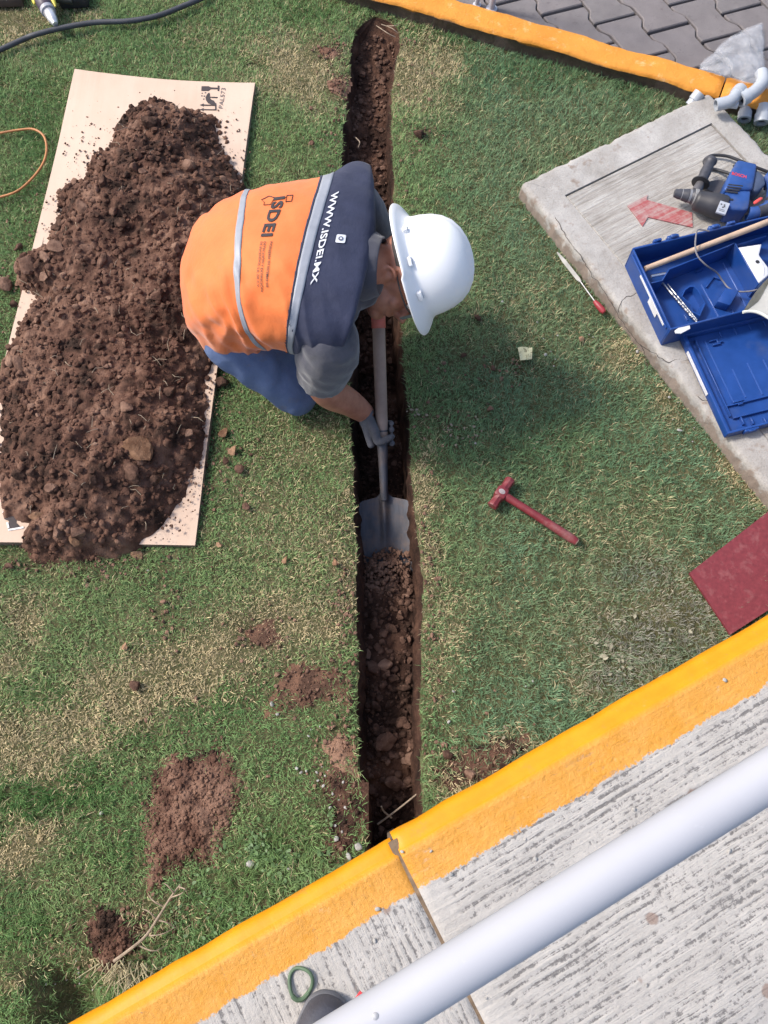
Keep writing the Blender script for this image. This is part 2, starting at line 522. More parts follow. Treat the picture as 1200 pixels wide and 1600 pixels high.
# ------------------------------------------------------------------ raised walkway, painted nosing
LOCX = Matrix(((KU.x, KN.x, 0, KA.x), (KU.y, KN.y, 0, KA.y), (0, 0, 1, ZW), (0, 0, 0, 1)))   # local: x along edge, y into walkway
def loc2(px, py, z=ZW):
    return LOCX.inverted() @ P(px, py, z)
UJ = loc2(612, 1312).x                                            # joint between the two slabs
def walkway_mat(name, along):
    m = NT(name); v = m.pos('object'); X = m.xyz(v)
    warp = m.noise(v, 7, 3)
    st = (5, 115, 1) if along else (115, 5, 1)
    vv = m.n('ShaderNodeVectorMath', {0: v, 1: m.n('ShaderNodeVectorMath', {0: m.n('ShaderNodeTexNoise', {'Vector': v, 'Scale': 9.0, 'Detail': 4.0}).outputs[1], 3: 0.010}, operation='SCALE').outputs[0]}, operation='ADD').outputs[0]
    g = m.noise(m.mapv(vv, st), 1.0, 6, 0.62)
    g2 = m.noise(m.mapv(vv, tuple(a * 2.3 for a in st)), 1.0, 4, 0.6)
    pit = m.noise(v, 75, 6, 0.75)
    grit = m.noise(v, 170, 5, 0.7)
    groove = m.math('ADD', m.math('MULTIPLY', g, 0.44), m.math('MULTIPLY', pit, 0.56))
    groove = m.math('ADD', groove, m.math('MULTIPLY', m.math('SUBTRACT', g2, 0.5), 0.25))
    groove = m.math('ADD', groove, m.math('MULTIPLY', m.math('SUBTRACT', grit, 0.5), 0.18))
    band = m.math('SINE', m.math('ADD', m.math('MULTIPLY', X[1] if along else X[0], 2 * math.pi / 0.0165), m.math('MULTIPLY', m.noise(v, 5, 3), 9.0)))
    groove = m.math('ADD', groove, m.math('MULTIPLY', band, m.mapr(m.noise(v, 11, 4), .35, .65, .015, .062)))
    large = m.mapr(m.noise(v, 4.5, 5), 0.3, 0.75, -0.05, 0.05)
    groove = m.math('ADD', groove, large)
    # smooth trowelled margin beside the joint
    mj = m.math('ABSOLUTE', m.math('SUBTRACT', X[0], UJ))
    marg = m.mapr(m.math('ADD', mj, m.math('MULTIPLY', m.math('SUBTRACT', warp, 0.5), 0.02)), 0.055, 0.066, 1.0, 0.0)
    if not along: marg = 0.0
    worn = m.ramp(groove, [(0.525, 0.0), (0.58, 1.0)])
    if along: worn = m.mix(marg, worn, m.mapr(pit, 0.62, 0.72, 0, 0.6))
    base = m.ramp(m.noise(v, 13, 8, 0.65), [(0.3, (0.37, 0.342, 0.31)), (0.7, (0.48, 0.448, 0.41))])
    base = m.mix(m.mapr(grit, 0.45, 0.7, 0, 0.35), base, (0.52, 0.49, 0.46))
    conc = m.mix(worn, base, m.ramp(grit, [(0.3, (0.115, 0.105, 0.10)), (0.7, (0.24, 0.225, 0.21))]))
    spot = m.vor(v, 9.0)
    conc = m.mix(m.mapr(m.math('ADD', spot, m.math('MULTIPLY', m.noise(v, 30, 4), 0.25)), 0.2, 0.24, 0.75, 0.0), conc, (0.24, 0.16, 0.125))
    # yellow paint: the nosing and an uneven strip behind it
    edge = m.math('ADD', X[1], m.math('MULTIPLY', m.math('SUBTRACT', m.noise(v, 14, 7, 0.68), 0.5), 0.036))
    edge = m.math('ADD', edge, m.math('MULTIPLY', m.math('SUBTRACT', m.noise(v, 95, 5, 0.7), 0.5), 0.028))
    paint = m.mapr(edge, 0.116, 0.120, 1.0, 0.0)
    thin = m.math('MULTIPLY', m.mapr(X[1], 0.036, 0.048, 0, 1), m.ramp(m.math('ADD', groove, m.math('MULTIPLY', m.math('SUBTRACT', warp, 0.5), 0.3)), [(0.60, 0.0), (0.70, 0.7)]))
    yel = m.ramp(m.noise(v, 16, 6, 0.6), [(0.3, (0.60, 0.225, 0.003)), (0.7, (0.69, 0.275, 0.005))])
    dusty = m.ramp(m.noise(v, 16, 7, 0.7), [(0.3, (0.55, 0.235, 0.02)), (0.75, (0.65, 0.315, 0.07))])
    yel = m.mix(m.mapr(X[1], 0.034, 0.046, 0, 1), yel, dusty)
    scuff = m.mapr(m.noise(v, 24, 8, 0.72), 0.62, 0.72, 0, 0.55)
    yel = m.mix(m.math('MULTIPLY', scuff, m.mapr(X[1], 0.03, 0.05, 0.25, 1)), yel, (0.62, 0.44, 0.24))
    grime = m.mapr(m.noise(v, 11, 9, 0.75), 0.56, 0.74, 0, 0.6)
    yel = m.mix(grime, yel, (0.34, 0.19, 0.06))
    yel = m.mix(m.mapr(m.noise(v, 120, 4, .7), .68, .72, 0, m.mapr(X[1], .05, .08, .2, .75)) if False else m.math('MULTIPLY', m.mapr(m.noise(v, 120, 5, .7), .64, .70, 0, .7), m.mapr(X[1], .03, .05, .3, 1)), yel, (0.22, 0.15, 0.09))
    col = m.mix(m.math('MULTIPLY', paint, m.math('SUBTRACT', 1.0, m.math('MULTIPLY', thin, 0.5))), conc, yel)
    col = m.mix(m.mapr(X[2], -0.16, -0.12, 1, 0), col, (0.30, 0.285, 0.27))
    rough_area = m.mapr(X[1], 0.032, 0.048, 0.10, 1.0)
    h = m.math('MULTIPLY', m.math('SUBTRACT', 1.0, groove), m.math('MULTIPLY', rough_area, m.math('SUBTRACT', 1.0, m.math('MULTIPLY', paint, 0.62))))
    h = m.math('ADD', h, m.math('MULTIPLY', m.math('MULTIPLY', m.noise(v, 70, 6, .7), paint), m.math('MULTIPLY', rough_area, 0.5)))
    m.p(Base_Color=col, Roughness=m.mix(paint, (0.9,) * 3, (0.5,) * 3))
    nb = m.bump(h, 0.8, 0.010)
    nb = m.bump(m.math('MULTIPLY', grit, rough_area), 0.35, 0.003, nb)
    m.p(Normal=nb)
    m.b.inputs['Specular IOR Level'].default_value = 0.3
    return m.mat
walk = bpy.data.objects.new('walkway', None); COL.objects.link(walk); WM[walk] = LOCX.copy()
walk.matrix_world = LOCX; tag(walk, kind='structure')
def slab_piece(u0, u1, along, w0, seed):
    us = np.concatenate([[u0], np.arange(u0 + 0.004, u0 + 0.02, 0.005), np.linspace(u0 + .03, u1 - .03, 160), np.arange(u1 - 0.016, u1 - .002, .005), [u1]])
    prof = [(0.06, -0.9), (0.06, -0.10), (0.05, -0.075), (0.006, -0.062), (0.001, -0.05), (0.001, -0.032), (0.005, -0.020), (0.010, -0.0120), (0.018, -0.0085), (0.026, -0.006), (0.034, -0.004), (0.038, -0.0005), (0.042, 0.001), (0.050, -0.0005), (0.10, 0.0)]
    prof += [(0.10 + 0.02 * k, 0.0) for k in range(1, 70)] + [(2.2, 0.0), (2.2, -0.9)]
    W = np.array([q[0] for q in prof]); Z = np.array([q[1] for q in prof])
    U, WW = np.meshgrid(us, W, indexing='ij'); ZZ = np.repeat(Z[None, :], len(us), 0).copy()
    top = (ZZ > -0.05)
    ZZ += np.where(top, fbm(U * 9, WW * 9, o=4, seed=seed) * 0.003, 0)
    WW = WW + np.where(WW < 0.08, fbm(U * 14, ZZ * 3, o=4, seed=seed + 3) * 0.004, 0) + w0 * np.clip(1 - WW / .2, 0, 1)
    rnd = 0.007 * (np.exp(-(U - u0) / 0.007) + np.exp(-(u1 - U) / 0.007))
    ZZ = ZZ - np.where(top, rnd, 0)
    Vv = np.stack([U, WW, ZZ], 2).reshape(-1, 3)
    Vw = Vv @ np.array(LOCX)[:3, :3].T + np.array(LOCX)[:3, 3]
    f = gridf(len(us), len(W))
    o = fast_mesh('concrete_slab', Vw, f, walkway_mat('walkway_concrete', along), parent=walk, sharp=60)
    # ends
    g = G(); n = len(W)
    for base in (0, (len(us) - 1) * n):
        g.add([Vector(p) for p in Vw[base:base + n]], [list(range(n))])
    e = g.build('slab_end', o.data.materials[0], parent=o)
    return o
slab_piece(-5.0, UJ - 0.0028, False, 0.004, 61)
slab_piece(UJ + 0.0028, 6.0, True, -0.006, 62)
g = G(LOCX); g.box((UJ, 1.1, -0.437), (0.02, 2.18, 0.86))
g.build('joint_filler', simple('joint_dirt', (0.17, 0.115, 0.07), 0.95, .4, 60), parent=walk)

# ------------------------------------------------------------------ far kerb
ko = NT('kerb_paint_orange'); v = ko.pos('world'); NG = ko.n('ShaderNodeNewGeometry')
nz = ko.xyz(NG.outputs['Normal'])[2]
pn = ko.noise(v, 18, 8, 0.7)
yl = ko.ramp(ko.noise(v, 7, 5), [(0.3, (0.58, 0.215, 0.016)), (0.7, (0.66, 0.275, 0.035))])
yl = ko.mix(ko.mapr(ko.noise(v, 26, 8, 0.72), 0.57, 0.72, 0, 0.6), yl, (0.80, 0.52, 0.26))
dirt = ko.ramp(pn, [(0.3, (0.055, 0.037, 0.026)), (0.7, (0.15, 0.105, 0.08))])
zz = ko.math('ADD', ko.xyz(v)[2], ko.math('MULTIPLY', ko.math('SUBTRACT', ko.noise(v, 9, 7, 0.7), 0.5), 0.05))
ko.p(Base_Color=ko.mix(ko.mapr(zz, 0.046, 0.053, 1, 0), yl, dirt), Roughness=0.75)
ko.p(Normal=ko.bump(ko.noise(v, 55, 8, 0.7), 0.6, 0.008))
kerb = bpy.data.objects.new('kerb', None); COL.objects.link(kerb); WM[kerb] = Matrix.Identity(4); tag(kerb, kind='structure')
KL = Matrix(((FU.x, FN.x, 0, FA.x), (FU.y, FN.y, 0, FA.y), (0, 0, 1, 0), (0, 0, 0, 1)))
KLI = KL.inverted()
jx = [-4.2, -2.2, (KLI @ P(693, 25, ZK)).x - .55, (KLI @ P(1128, 142, ZK)).x, 3.2, 5.4]
KWID = 0.112
for i in range(len(jx) - 1):
    a, b = jx[i] + .0025, jx[i + 1] - .0025
    us = np.linspace(a, b, max(int((b - a) / 0.012), 10))
    prof = [(0.018, -0.15), (0.014, 0.0), (0.008, 0.05), (0.004, ZK - .014), (0.007, ZK - .005), (0.016, ZK)] + [(0.016 + q * (KWID - .03) / 8, ZK) for q in range(1, 9)] + [(KWID - .006, ZK - .004), (KWID, ZK - .012), (KWID, -0.15)]
    Wp = np.array([q[0] for q in prof]); Zp = np.array([q[1] for q in prof])
    U, WW = np.meshgrid(us, Wp, indexing='ij'); ZZ = np.repeat(Zp[None, :], len(us), 0)
    ed = np.minimum(U - a, b - U); ch = np.exp(-ed / 0.006) * 0.006
    WW = WW + fbm(U * 11, ZZ * 12 + WW * 12, o=5, seed=70) * 0.010 * np.where(Zp[None, :] < ZK - .001, 1.0, 0.5)
    ZZ = ZZ + fbm(U * 8, WW * 14, o=4, seed=71) * 0.006 - ch
    Vv = np.stack([U, WW, ZZ], 2).reshape(-1, 3)
    Vw = Vv @ np.array(KL)[:3, :3].T + np.array(KL)[:3, 3]
    fast_mesh('kerb_stone', Vw, gridf(len(us), len(Wp)), ko.mat, parent=kerb, sharp=60)

# ------------------------------------------------------------------ block paving beyond the kerb
pave_bed = simple('paving_joint_sand', (0.030, 0.025, 0.024), 0.95, 0.3, 60, 0.5, 150, 0.004, coords='world')
pv = NT('paver_concrete'); v = pv.pos('world'); rnd = pv.n('ShaderNodeObjectInfo').outputs['Random']
c = pv.ramp(pv.noise(v, 11, 7, 0.65), [(0.3, (0.125, 0.112, 0.110)), (0.7, (0.190, 0.171, 0.167))])
c = pv.mix(pv.mapr(rnd, 0, 1, 0, 0.35), c, (0.205, 0.175, 0.172))
c = pv.mix(pv.mapr(pv.noise(v, 45, 7, 0.7), 0.58, 0.72, 0, 0.5), c, (0.07, 0.058, 0.056))
pv.p(Base_Color=c, Roughness=0.85, Normal=pv.bump(pv.noise(v, 240, 5, 0.7), 0.5, 0.003))
ZP = 0.035
pav = G(KL)
pav.add([(-40, KWID - .01, ZP - .016), (40, KWID - .01, ZP - .016), (40, 60, ZP - .016), (-40, 60, ZP - .016)], [[0, 1, 2, 3]])
pave = pav.build('pavement', pave_bed, origin=(0, 0, 0)); tag(pave, kind='structure')
o0 = P(800 + 400 / 3, 110 / 3, ZP)
eL = P(800 + (400 + 150) / 3, (110 + 178) / 3, ZP) - o0
eS = P(800 + 575 / 3, 65 / 3, ZP) - o0
eLu = eL.normalized()
off = eS * (9.0 / 62)
def zig(t):
    t = t % 1.0
    t = abs(((t + 0.5) % 1.0) - 0.5)          # 0 at the joint, 0.5 in the middle
    return 1 - 2 * float(np.clip((t - .17) / .16, 0, 1))
ts = [0, .08, .15, .185, .25, .315, .35, .42, .5, .58, .65, .685, .75, .815, .85, .92, 1]
gap = 0.026
left_side = [(-eS * 0 - off * 0.5 * zig(t) + eL * (gap + t * (1 - 2 * gap)) + eS * gap) for t in ts]
right_side = [(eS + off * 0.5 * zig(t) + eL * (gap + t * (1 - 2 * gap)) - eS * gap) for t in ts]
poly = [(p.x, p.y) for p in left_side + right_side[::-1]]
pg = G(); pg.prism(poly, -0.05, 0.0, bev=0.0035, seg=1)
pm = bpy.data.meshes.new('paver'); pm.from_pydata(pg.v, [], pg.f); pm.materials.append(pv.mat); finish(pm, 12)
step = eS + eL * 0.5
ctr = (eL + eS) * 0.5
for i in range(-8, 13):
    for j in range(-22, 16):
        q = o0 + step * i + eL * j
        cc = q + ctr
        if far_w(cc.x, cc.y) > KWID - 0.12 and cc.x > -0.35 and cc.x < 2.9 and cc.y < 3.75:
            mm = pm
            if far_w(cc.x, cc.y) < KWID + 0.14:        # cut the block along the back of the kerb
                bm = bmesh.new(); bm.from_mesh(pm)
                pl = Vector((FA.x, FA.y, 0)) + FN * (KWID - .004) - Vector((q.x, q.y, 0))
                bmesh.ops.bisect_plane(bm, geom=bm.verts[:] + bm.edges[:] + bm.faces[:], plane_co=pl, plane_no=-FN, clear_outer=True)
                if len(bm.faces) < 3: bm.free(); continue
                mm = bpy.data.meshes.new('paver'); bm.to_mesh(mm); bm.free(); mm.materials.append(pv.mat) if not mm.materials else None
            ob = bpy.data.objects.new('paver', mm); COL.objects.link(ob)
            ob.parent = pave
            ob.location = (q.x, q.y, ZP + random.uniform(-.002, .002)); ob.rotation_euler = (random.uniform(-.008, .008), random.uniform(-.008, .008), 0)

# ================================================================== SLAB OVER THE PULL BOX
ZS = 0.062
SL = P(813, 286, ZS); ST_ = P(1100, 160, ZS)
sl_dir = (P(1190, 716, ZS) - SL).normalized(); a_up = math.atan2(ST_.y - SL.y, ST_.x - SL.x); a_dn = math.atan2(sl_dir.y, sl_dir.x)
a_mid = (a_up + a_dn + math.pi / 2) / 2
sx = Vector((math.cos(a_mid), math.sin(a_mid), 0)); sy = Vector((sx.y, -sx.x, 0))        # sx: up-right, sy: down-right (towards the viewer)
SM = Matrix(((sx.x, sy.x, 0, SL.x), (sx.y, sy.y, 0, SL.y), (0, 0, 1, 0), (0, 0, 0, 1)))
SMI = SM.inverted()
S_LEN = (SMI @ P(1195, 722, ZS)).y + 0.20
S_WID = (SMI @ P(1131, 166, ZS)).x
def sl(px, py, z=ZS): return SMI @ P(px, py, z)
IX0 = sl(876, 297).x; IY0 = sl(1112, 192).y; IX1 = S_WID - (S_WID - sl(1112, 192).x); IX1 = sl(1112, 192).x
IY1 = S_LEN - 0.12
sm = NT('slab_concrete'); v = sm.pos('object'); X = sm.xyz(v)
a = sm.noise(v, 8, 9, 0.68); b2 = sm.noise(sm.mapv(v, (3, 60, 3)), 1.0, 7, 0.65); gr = sm.noise(v, 160, 5, 0.7)
c = sm.ramp(a, [(0.28, (0.27, 0.25, 0.225)), (0.5, (0.37, 0.35, 0.325)), (0.72, (0.47, 0.45, 0.425))])
c = sm.mix(sm.mapr(gr, 0.5, 0.72, 0, 0.5), c, (0.20, 0.18, 0.16))
dark = sm.mapr(sm.math('ADD', sm.noise(v, 3.1, 5), sm.math('MULTIPLY', gr, 0.2)), 0.58, 0.75, 0, 0.5)
c = sm.mix(dark, c, (0.20, 0.175, 0.15))
# browner towards the bottom, with a ragged noisy border
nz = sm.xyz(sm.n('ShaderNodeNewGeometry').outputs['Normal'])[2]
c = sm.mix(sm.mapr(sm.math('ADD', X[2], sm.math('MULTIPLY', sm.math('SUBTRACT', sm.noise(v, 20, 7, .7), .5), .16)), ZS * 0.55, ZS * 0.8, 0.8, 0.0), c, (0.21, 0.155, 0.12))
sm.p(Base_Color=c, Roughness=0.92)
nb = sm.bump(sm.noise(v, 30, 8, 0.7), 0.5, 0.008); sm.p(Normal=sm.bump(gr, 0.45, 0.003, nb))
si = NT('slab_broomed_concrete'); v = si.pos('object'); X = si.xyz(v)
a = si.noise(v, 7, 8, 0.68); b2 = si.noise(si.mapv(v, (7, 120, 2)), 1.0, 7, 0.7); b3 = si.noise(si.mapv(v, (3, 26, 2)), 1.0, 6, 0.65); gr = si.noise(v, 160, 5, 0.7)
f = si.math('ADD', si.math('MULTIPLY', b2, 0.5), si.math('ADD', si.math('MULTIPLY', b3, 0.3), si.math('MULTIPLY', a, 0.3)))
c = si.ramp(f, [(0.42, (0.185, 0.165, 0.14)), (0.53, (0.33, 0.305, 0.275)), (0.64, (0.44, 0.42, 0.39))])
c = si.mix(si.mapr(gr, 0.5, 0.72, 0, 0.35), c, (0.20, 0.175, 0.15))
wx = sl(1050, 232); dd = si.n('ShaderNodeVectorMath', {0: v, 1: (wx.x, wx.y, ZS)}, operation='DISTANCE').outputs['Value']
c = si.mix(si.mapr(si.math('ADD', dd, si.math('MULTIPLY', si.math('SUBTRACT', si.noise(v, 35, 6, 0.7), 0.5), 0.16)), 0.035, 0.055, 0.85, 0), c, (0.62, 0.60, 0.57))
si.p(Base_Color=c, Roughness=0.92)
nb = si.bump(f, 0.8, 0.012); si.p(Normal=si.bump(gr, 0.4, 0.003, nb))

slab = thing('concrete_cover_slab', 'thick grey concrete cover slab with recessed panel in the grass', 'slab', SM @ Vector((S_WID / 2, S_LEN / 2, 0)), math.atan2(sx.y, sx.x))
def rough_block(x0, x1, y0, y1, z0, z1, amp, n, name, mt, parent, cr=0.03, seed=80, cut=None):
    """block with rounded plan corners, worn top edges; local slab coordinates"""
    def rr(t):      # rounded-rectangle outline
        pts = []
        for cx, cy, a0 in ((x1 - cr, y0 + cr, -90), (x1 - cr, y1 - cr, 0), (x0 + cr, y1 - cr, 90), (x0 + cr, y0 + cr, 180)):
            for k in range(7):
                q = R(a0 + 90 * k / 6)
                pts.append((cx + cr * math.cos(q), cy + cr * math.sin(q)))
        return pts
    base = rr(0); dense = []
    for i in range(len(base)):
        p, q = base[i], base[(i + 1) % len(base)]
        m = max(1, int(math.hypot(q[0] - p[0], q[1] - p[1]) / n))
        for k in range(m): dense.append((p[0] + (q[0] - p[0]) * k / m, p[1] + (q[1] - p[1]) * k / m))
    D = np.array(dense); cxy = np.array([(x0 + x1) / 2, (y0 + y1) / 2]); m = len(D)
    T = np.roll(D, -1, 0) - np.roll(D, 1, 0); Nn = np.stack([T[:, 1], -T[:, 0]], 1); Nn /= np.linalg.norm(Nn, axis=1)[:, None]
    rings = []
    for inset, z in [(-0.004, z0), (-0.004, z0 + .35 * (z1 - z0)), (-.001, z0 + .7 * (z1 - z0)), (0, z1 - .014), (.003, z1 - .006), (.009, z1 - .0015), (.018, z1), (.035, z1)]:
        jn = fbm(D[:, 0] * 48, D[:, 1] * 48 + z * 60, o=5, seed=seed, gain=.65) * amp
        chip = np.clip(fbm(D[:, 0] * 16, D[:, 1] * 16, o=3, seed=seed + 9) - 0.14, 0, 1) * amp * 2.5 * (1 if z > z0 + .5 * (z1 - z0) else 0)
        q = D - Nn * (inset + jn * (1 if inset < .015 else .3) + np.minimum(chip, .016) * (1 if inset < .02 else .5))[:, None]
        rings.append(np.concatenate([q, np.full((m, 1), z) + (fbm(D[:, 0] * 12, D[:, 1] * 12, o=3, seed=5) * .002)[:, None]], 1))
    Vv = np.concatenate(rings); fs = []
    for r in range(len(rings) - 1):
        for k in range(m):
            k2 = (k + 1) % m
            fs.append([r * m + k, r * m + k2, (r + 1) * m + k2, (r + 1) * m + k])
    g = G(SM); g.add([Vector(p) for p in Vv], fs)
    return g, rings[-1]
g, inner = rough_block(0, S_WID, 0, S_LEN, -.02, ZS, 0.0055, 0.006, 'x', None, None, 0.016)
# top of the frame between its edge and the recess
m = len(inner); rec = []
for p in inner:
    rec.append((min(max(p[0], IX0), IX1), min(max(p[1], IY0), IY1)))
n0 = len(g.v)
g.add([Vector(p) for p in inner], [])
g.add([Vector((p[0], p[1], ZS)) for p in rec] + [Vector((p[0], p[1], ZS - .03)) for p in rec], [])
for k in range(m):
    k2 = (k + 1) % m
    a1, a2, b1, b2_ = n0 + k, n0 + k2, n0 + m + k, n0 + m + k2
    if (Vector(rec[k]) - Vector(rec[k2])).length < 1e-6: g.f.append([a1, a2, b1])
    else: g.f.append([a1, a2, b2_, b1]); g.f.append([b1, b2_, b2_ + m, b1 + m])
    g.m.append(0)
g.m = [0] * len(g.f)
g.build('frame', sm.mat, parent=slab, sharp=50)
gp_ = 0.004
gi = G(SM); gi.box(((IX0 + IX1) / 2, (IY0 + IY1) / 2, ZS - .022), (IX1 - IX0 - 2 * gp_, IY1 - IY0 - 2 * gp_, 0.038), bev=0.003)
gi.build('inner_panel', si.mat, parent=slab)
gb = G(SM); gb.box(((IX0 + IX1) / 2, (IY0 + IY1) / 2, ZS - .06), (IX1 - IX0 + .02, IY1 - IY0 + .02, 0.03))
gb.build('joint_filler', simple('slab_joint_dirt', (0.03, 0.024, 0.02), 0.95), parent=slab)
crk = simple('crack_shadow_dirt', (0.05, 0.04, 0.032), 0.95, .3, 80)
for path in ([(868, 340), (886, 372), (905, 398), (925, 430), (948, 462), (962, 486), (970, 500), (984, 520), (1000, 538), (1022, 552), (1044, 566)], [(966, 488), (972, 470), (984, 462), (1000, 458)], [(1044, 566), (1066, 562), (1084, 566)], [(1000, 538), (1008, 556), (1012, 575)], [(1090, 620), (1110, 630), (1130, 650)]):
    pc = crom([tuple(P(x, y, ZS + .0004)) for x, y in path], len(path) * 9)
    pc[:, 0] += fbm(pc[:, 0] * 90, pc[:, 1] * 90, o=3, seed=61) * .006; pc[:, 1] += fbm(pc[:, 0] * 90, pc[:, 1] * 90, o=3, seed=62) * .006
    g = G(); n_c = len(pc); g.tube(pc, list(.0006 + .0009 * np.abs(fbm(np.arange(n_c) * .4, np.zeros(n_c), o=2, seed=63))), 5); g.build('crack', crk, parent=slab)
# red painted arrow
ra = NT('worn_red_paint'); v = ra.pos('object')
n1 = ra.noise(v, 60, 7, 0.7); n2 = ra.noise(ra.mapv(v, (3, 70, 1)), 1.0, 6, 0.65)
ra.p(Base_Color=ra.mix(ra.mapr(ra.math('ADD', n2, ra.math('MULTIPLY', n1, 0.5)), 0.68, 0.88, 0, 0.92), ra.ramp(n1, [(0.3, (0.29, 0.065, 0.068)), (0.7, (0.38, 0.115, 0.112))]), (0.36, 0.27, 0.25)), Roughness=0.85)
def flat(pix, z, th=0.0012, M=None):
    pts = [P(x, y, z) for x, y in pix]
    g = G(); g.prism([(p.x, p.y) for p in pts], z - 0.003, z + th); return g
g = flat([(980, 322), (1012, 305), (1010, 313), (1081, 333), (1082, 356), (1012, 340), (1004, 354), (994, 340)], ZS - .002, 0.0028)
g.build('painted_arrow', ra.mat, parent=slab)

# ================================================================== CARDBOARD
ZC = 0.030
cm = NT('cardboard'); v = cm.pos('object')
c = cm.ramp(cm.noise(v, 5, 6, 0.6), [(0.3, (0.53, 0.385, 0.285)), (0.7, (0.62, 0.465, 0.36))])
c = cm.mix(cm.mapr(cm.noise(cm.mapv(v, (30, 2, 2)), 1, 4), 0.45, 0.7, 0, 0.2), c, (0.66, 0.53, 0.43))
c = cm.mix(cm.mapr(cm.noise(v, 40, 8, 0.72), 0.63, 0.72, 0, 0.35), c, (0.24, 0.15, 0.10))
cm.p(Base_Color=c, Roughness=0.85, Normal=cm.bump(cm.noise(cm.mapv(v, (160, 6, 1)), 1, 3), 0.12, 0.002))
ce = simple('cardboard_edge', (0.215, 0.155, 0.115), 0.9, 0.25, 60, 0.5, 300, 0.002)
ctl, ctr_, cbr, cbl = P(118, 111, ZC), P(398, 127, ZC), P(303, 850, ZC), P(-62, 846, ZC)
card = thing('cardboard_sheet', 'large flat tan cardboard sheet lying under the long soil heap', 'cardboard', ((ctl + cbr) / 2).to_2d().to_3d())
nu, nvv = 30, 70
Vc = []
for i in range(nu):
    for j in range(nvv):
        s, t = i / (nu - 1), j / (nvv - 1)
        top = ctl.lerp(ctr_, s); bot = cbl.lerp(cbr, s); p = top.lerp(bot, t)
        p = p + (bot - top).normalized() * (4 * s * (1 - s) * 0.018 * (1 - t))
        z = ZC + 0.006 * float(fbm(p.x * 2.5, p.y * 2.5, o=2, seed=91)) + 0.016 * max(0, 1 - t * 6) * (0.5 - s) - 0.012 * max(0, (t - .85) / .15) * s
        Vc.append((p.x, p.y, z))
Vc = np.array(Vc)
fast_mesh('top_sheet', Vc, gridf(nu, nvv)[:, ::-1], cm.mat, parent=card)
rim = [i * nvv for i in range(nu)] + [(nu - 1) * nvv + j for j in range(1, nvv)] + [i * nvv + nvv - 1 for i in range(nu - 2, -1, -1)] + [j for j in range(nvv - 2, 0, -1)]
g = G()
tp = [Vector(Vc[k]) - Vector((0, 0, .0005)) for k in rim]; n = len(tp)
rj = [float(fbm(p.x * 20, p.y * 20, o=2, seed=2)) * .002 for p in tp]
g.add(tp + [Vector((p.x, p.y, p.z * .5 + rj[k])) + (Vector((0.5, 0, 0)) * rj[k]) for k, p in enumerate(tp)] + [Vector((p.x, p.y, -0.012)) for p in tp],
      [[k + r * n, (k + 1) % n + r * n, (k + 1) % n + (r + 1) * n, k + (r + 1) * n] for r in (0, 1) for k in range(n)])
g.build('corrugated_edge', ce, parent=card)
def card_z(x, y):
    k = np.argmin((Vc[:, 0] - x) ** 2 + (Vc[:, 1] - y) ** 2); return Vc[k, 2]
ink = simple('black_ink', (0.045, 0.035, 0.035), 0.8, 0.3, 80)
inkg = simple('grey_ink', (0.12, 0.10, 0.10), 0.8, 0.3, 80)
def on_card(pix, name, mt):
    pts = [P(x, y, ZC) for x, y in pix]
    z = card_z(sum(p.x for p in pts) / len(pts), sum(p.y for p in pts) / len(pts))
    g = G(); g.prism([(p.x, p.y) for p in pts], z - .002, z + 0.0016)
    return g.build(name, mt, parent=card)
q = lambda X, Y: (280 + X / 10, 110 + Y / 10)
on_card([q(350, 250), q(460, 250), q(495, 268), q(600, 273), q(600, 240), q(625, 240), q(622, 322), q(600, 318), q(602, 292), q(495, 295), q(455, 325), q(345, 325)], 'glass_symbol', ink)
on_card([q(470, 350), q(440, 375), q(410, 430), q(425, 480), q(455, 520), q(520, 545), q(570, 560), q(580, 540), q(545, 480), q(500, 460), q(480, 430), q(590, 437), q(600, 420), q(475, 415), q(480, 380)], 'umbrella_symbol', ink)
for k, (X, Y) in enumerate([(350, 360), (400, 350), (345, 400), (385, 405), (375, 450)]):
    on_card([q(X, Y), q(X + 18, Y - 5), q(X + 20, Y + 5), q(X + 2, Y + 12)], 'rain_mark', inkg)
for Y in (550, 622):
    on_card([q(325, Y), q(385, Y - 24), q(380, Y - 7), q(575, Y - 6), q(575, Y + 8), q(380, Y + 8), q(385, Y + 22)], 'up_arrow_symbol', ink)
on_card([q(560, 520), q(578, 520), q(580, 630), q(562, 630)], 'arrow_base_mark', ink)
def text_bm(txt, size, offset=0.0, sub=0.0, spacing=1.0):
    cu = bpy.data.curves.new('t', 'FONT'); cu.body = txt; cu.size = size; cu.offset = offset; cu.resolution_u = 3; cu.space_character = spacing
    ob = bpy.data.objects.new('t', cu); COL.objects.link(ob)
    dg = bpy.context.evaluated_depsgraph_get(); dg.update()
    me = bpy.data.meshes.new_from_object(ob.evaluated_get(dg))
    bpy.data.objects.remove(ob); bpy.data.curves.remove(cu)
    bm = bmesh.new(); bm.from_mesh(me); bpy.data.meshes.remove(me)
    bmesh.ops.triangulate(bm, faces=bm.faces[:])
    if sub:
        for it in range(3):
            es = [e for e in bm.edges if e.calc_length() > sub]
            if not es: break
            bmesh.ops.subdivide_edges(bm, edges=es, cuts=1, use_grid_fill=False)
            bmesh.ops.triangulate(bm, faces=bm.faces[:])
    xs = [v.co.x for v in bm.verts]; ysx = [v.co.y for v in bm.verts]
    return bm, min(xs), max(xs), min(ysx), max(ysx)
bm, x0, x1, y0, y1 = text_bm('PAL573', 1.0)
a_, b_, c2_ = P(*q(680, 600), ZC), P(*q(725, 275), ZC), P(*q(615, 595), ZC)
vx = b_ - a_; vy = (c2_ - a_)
g = G()
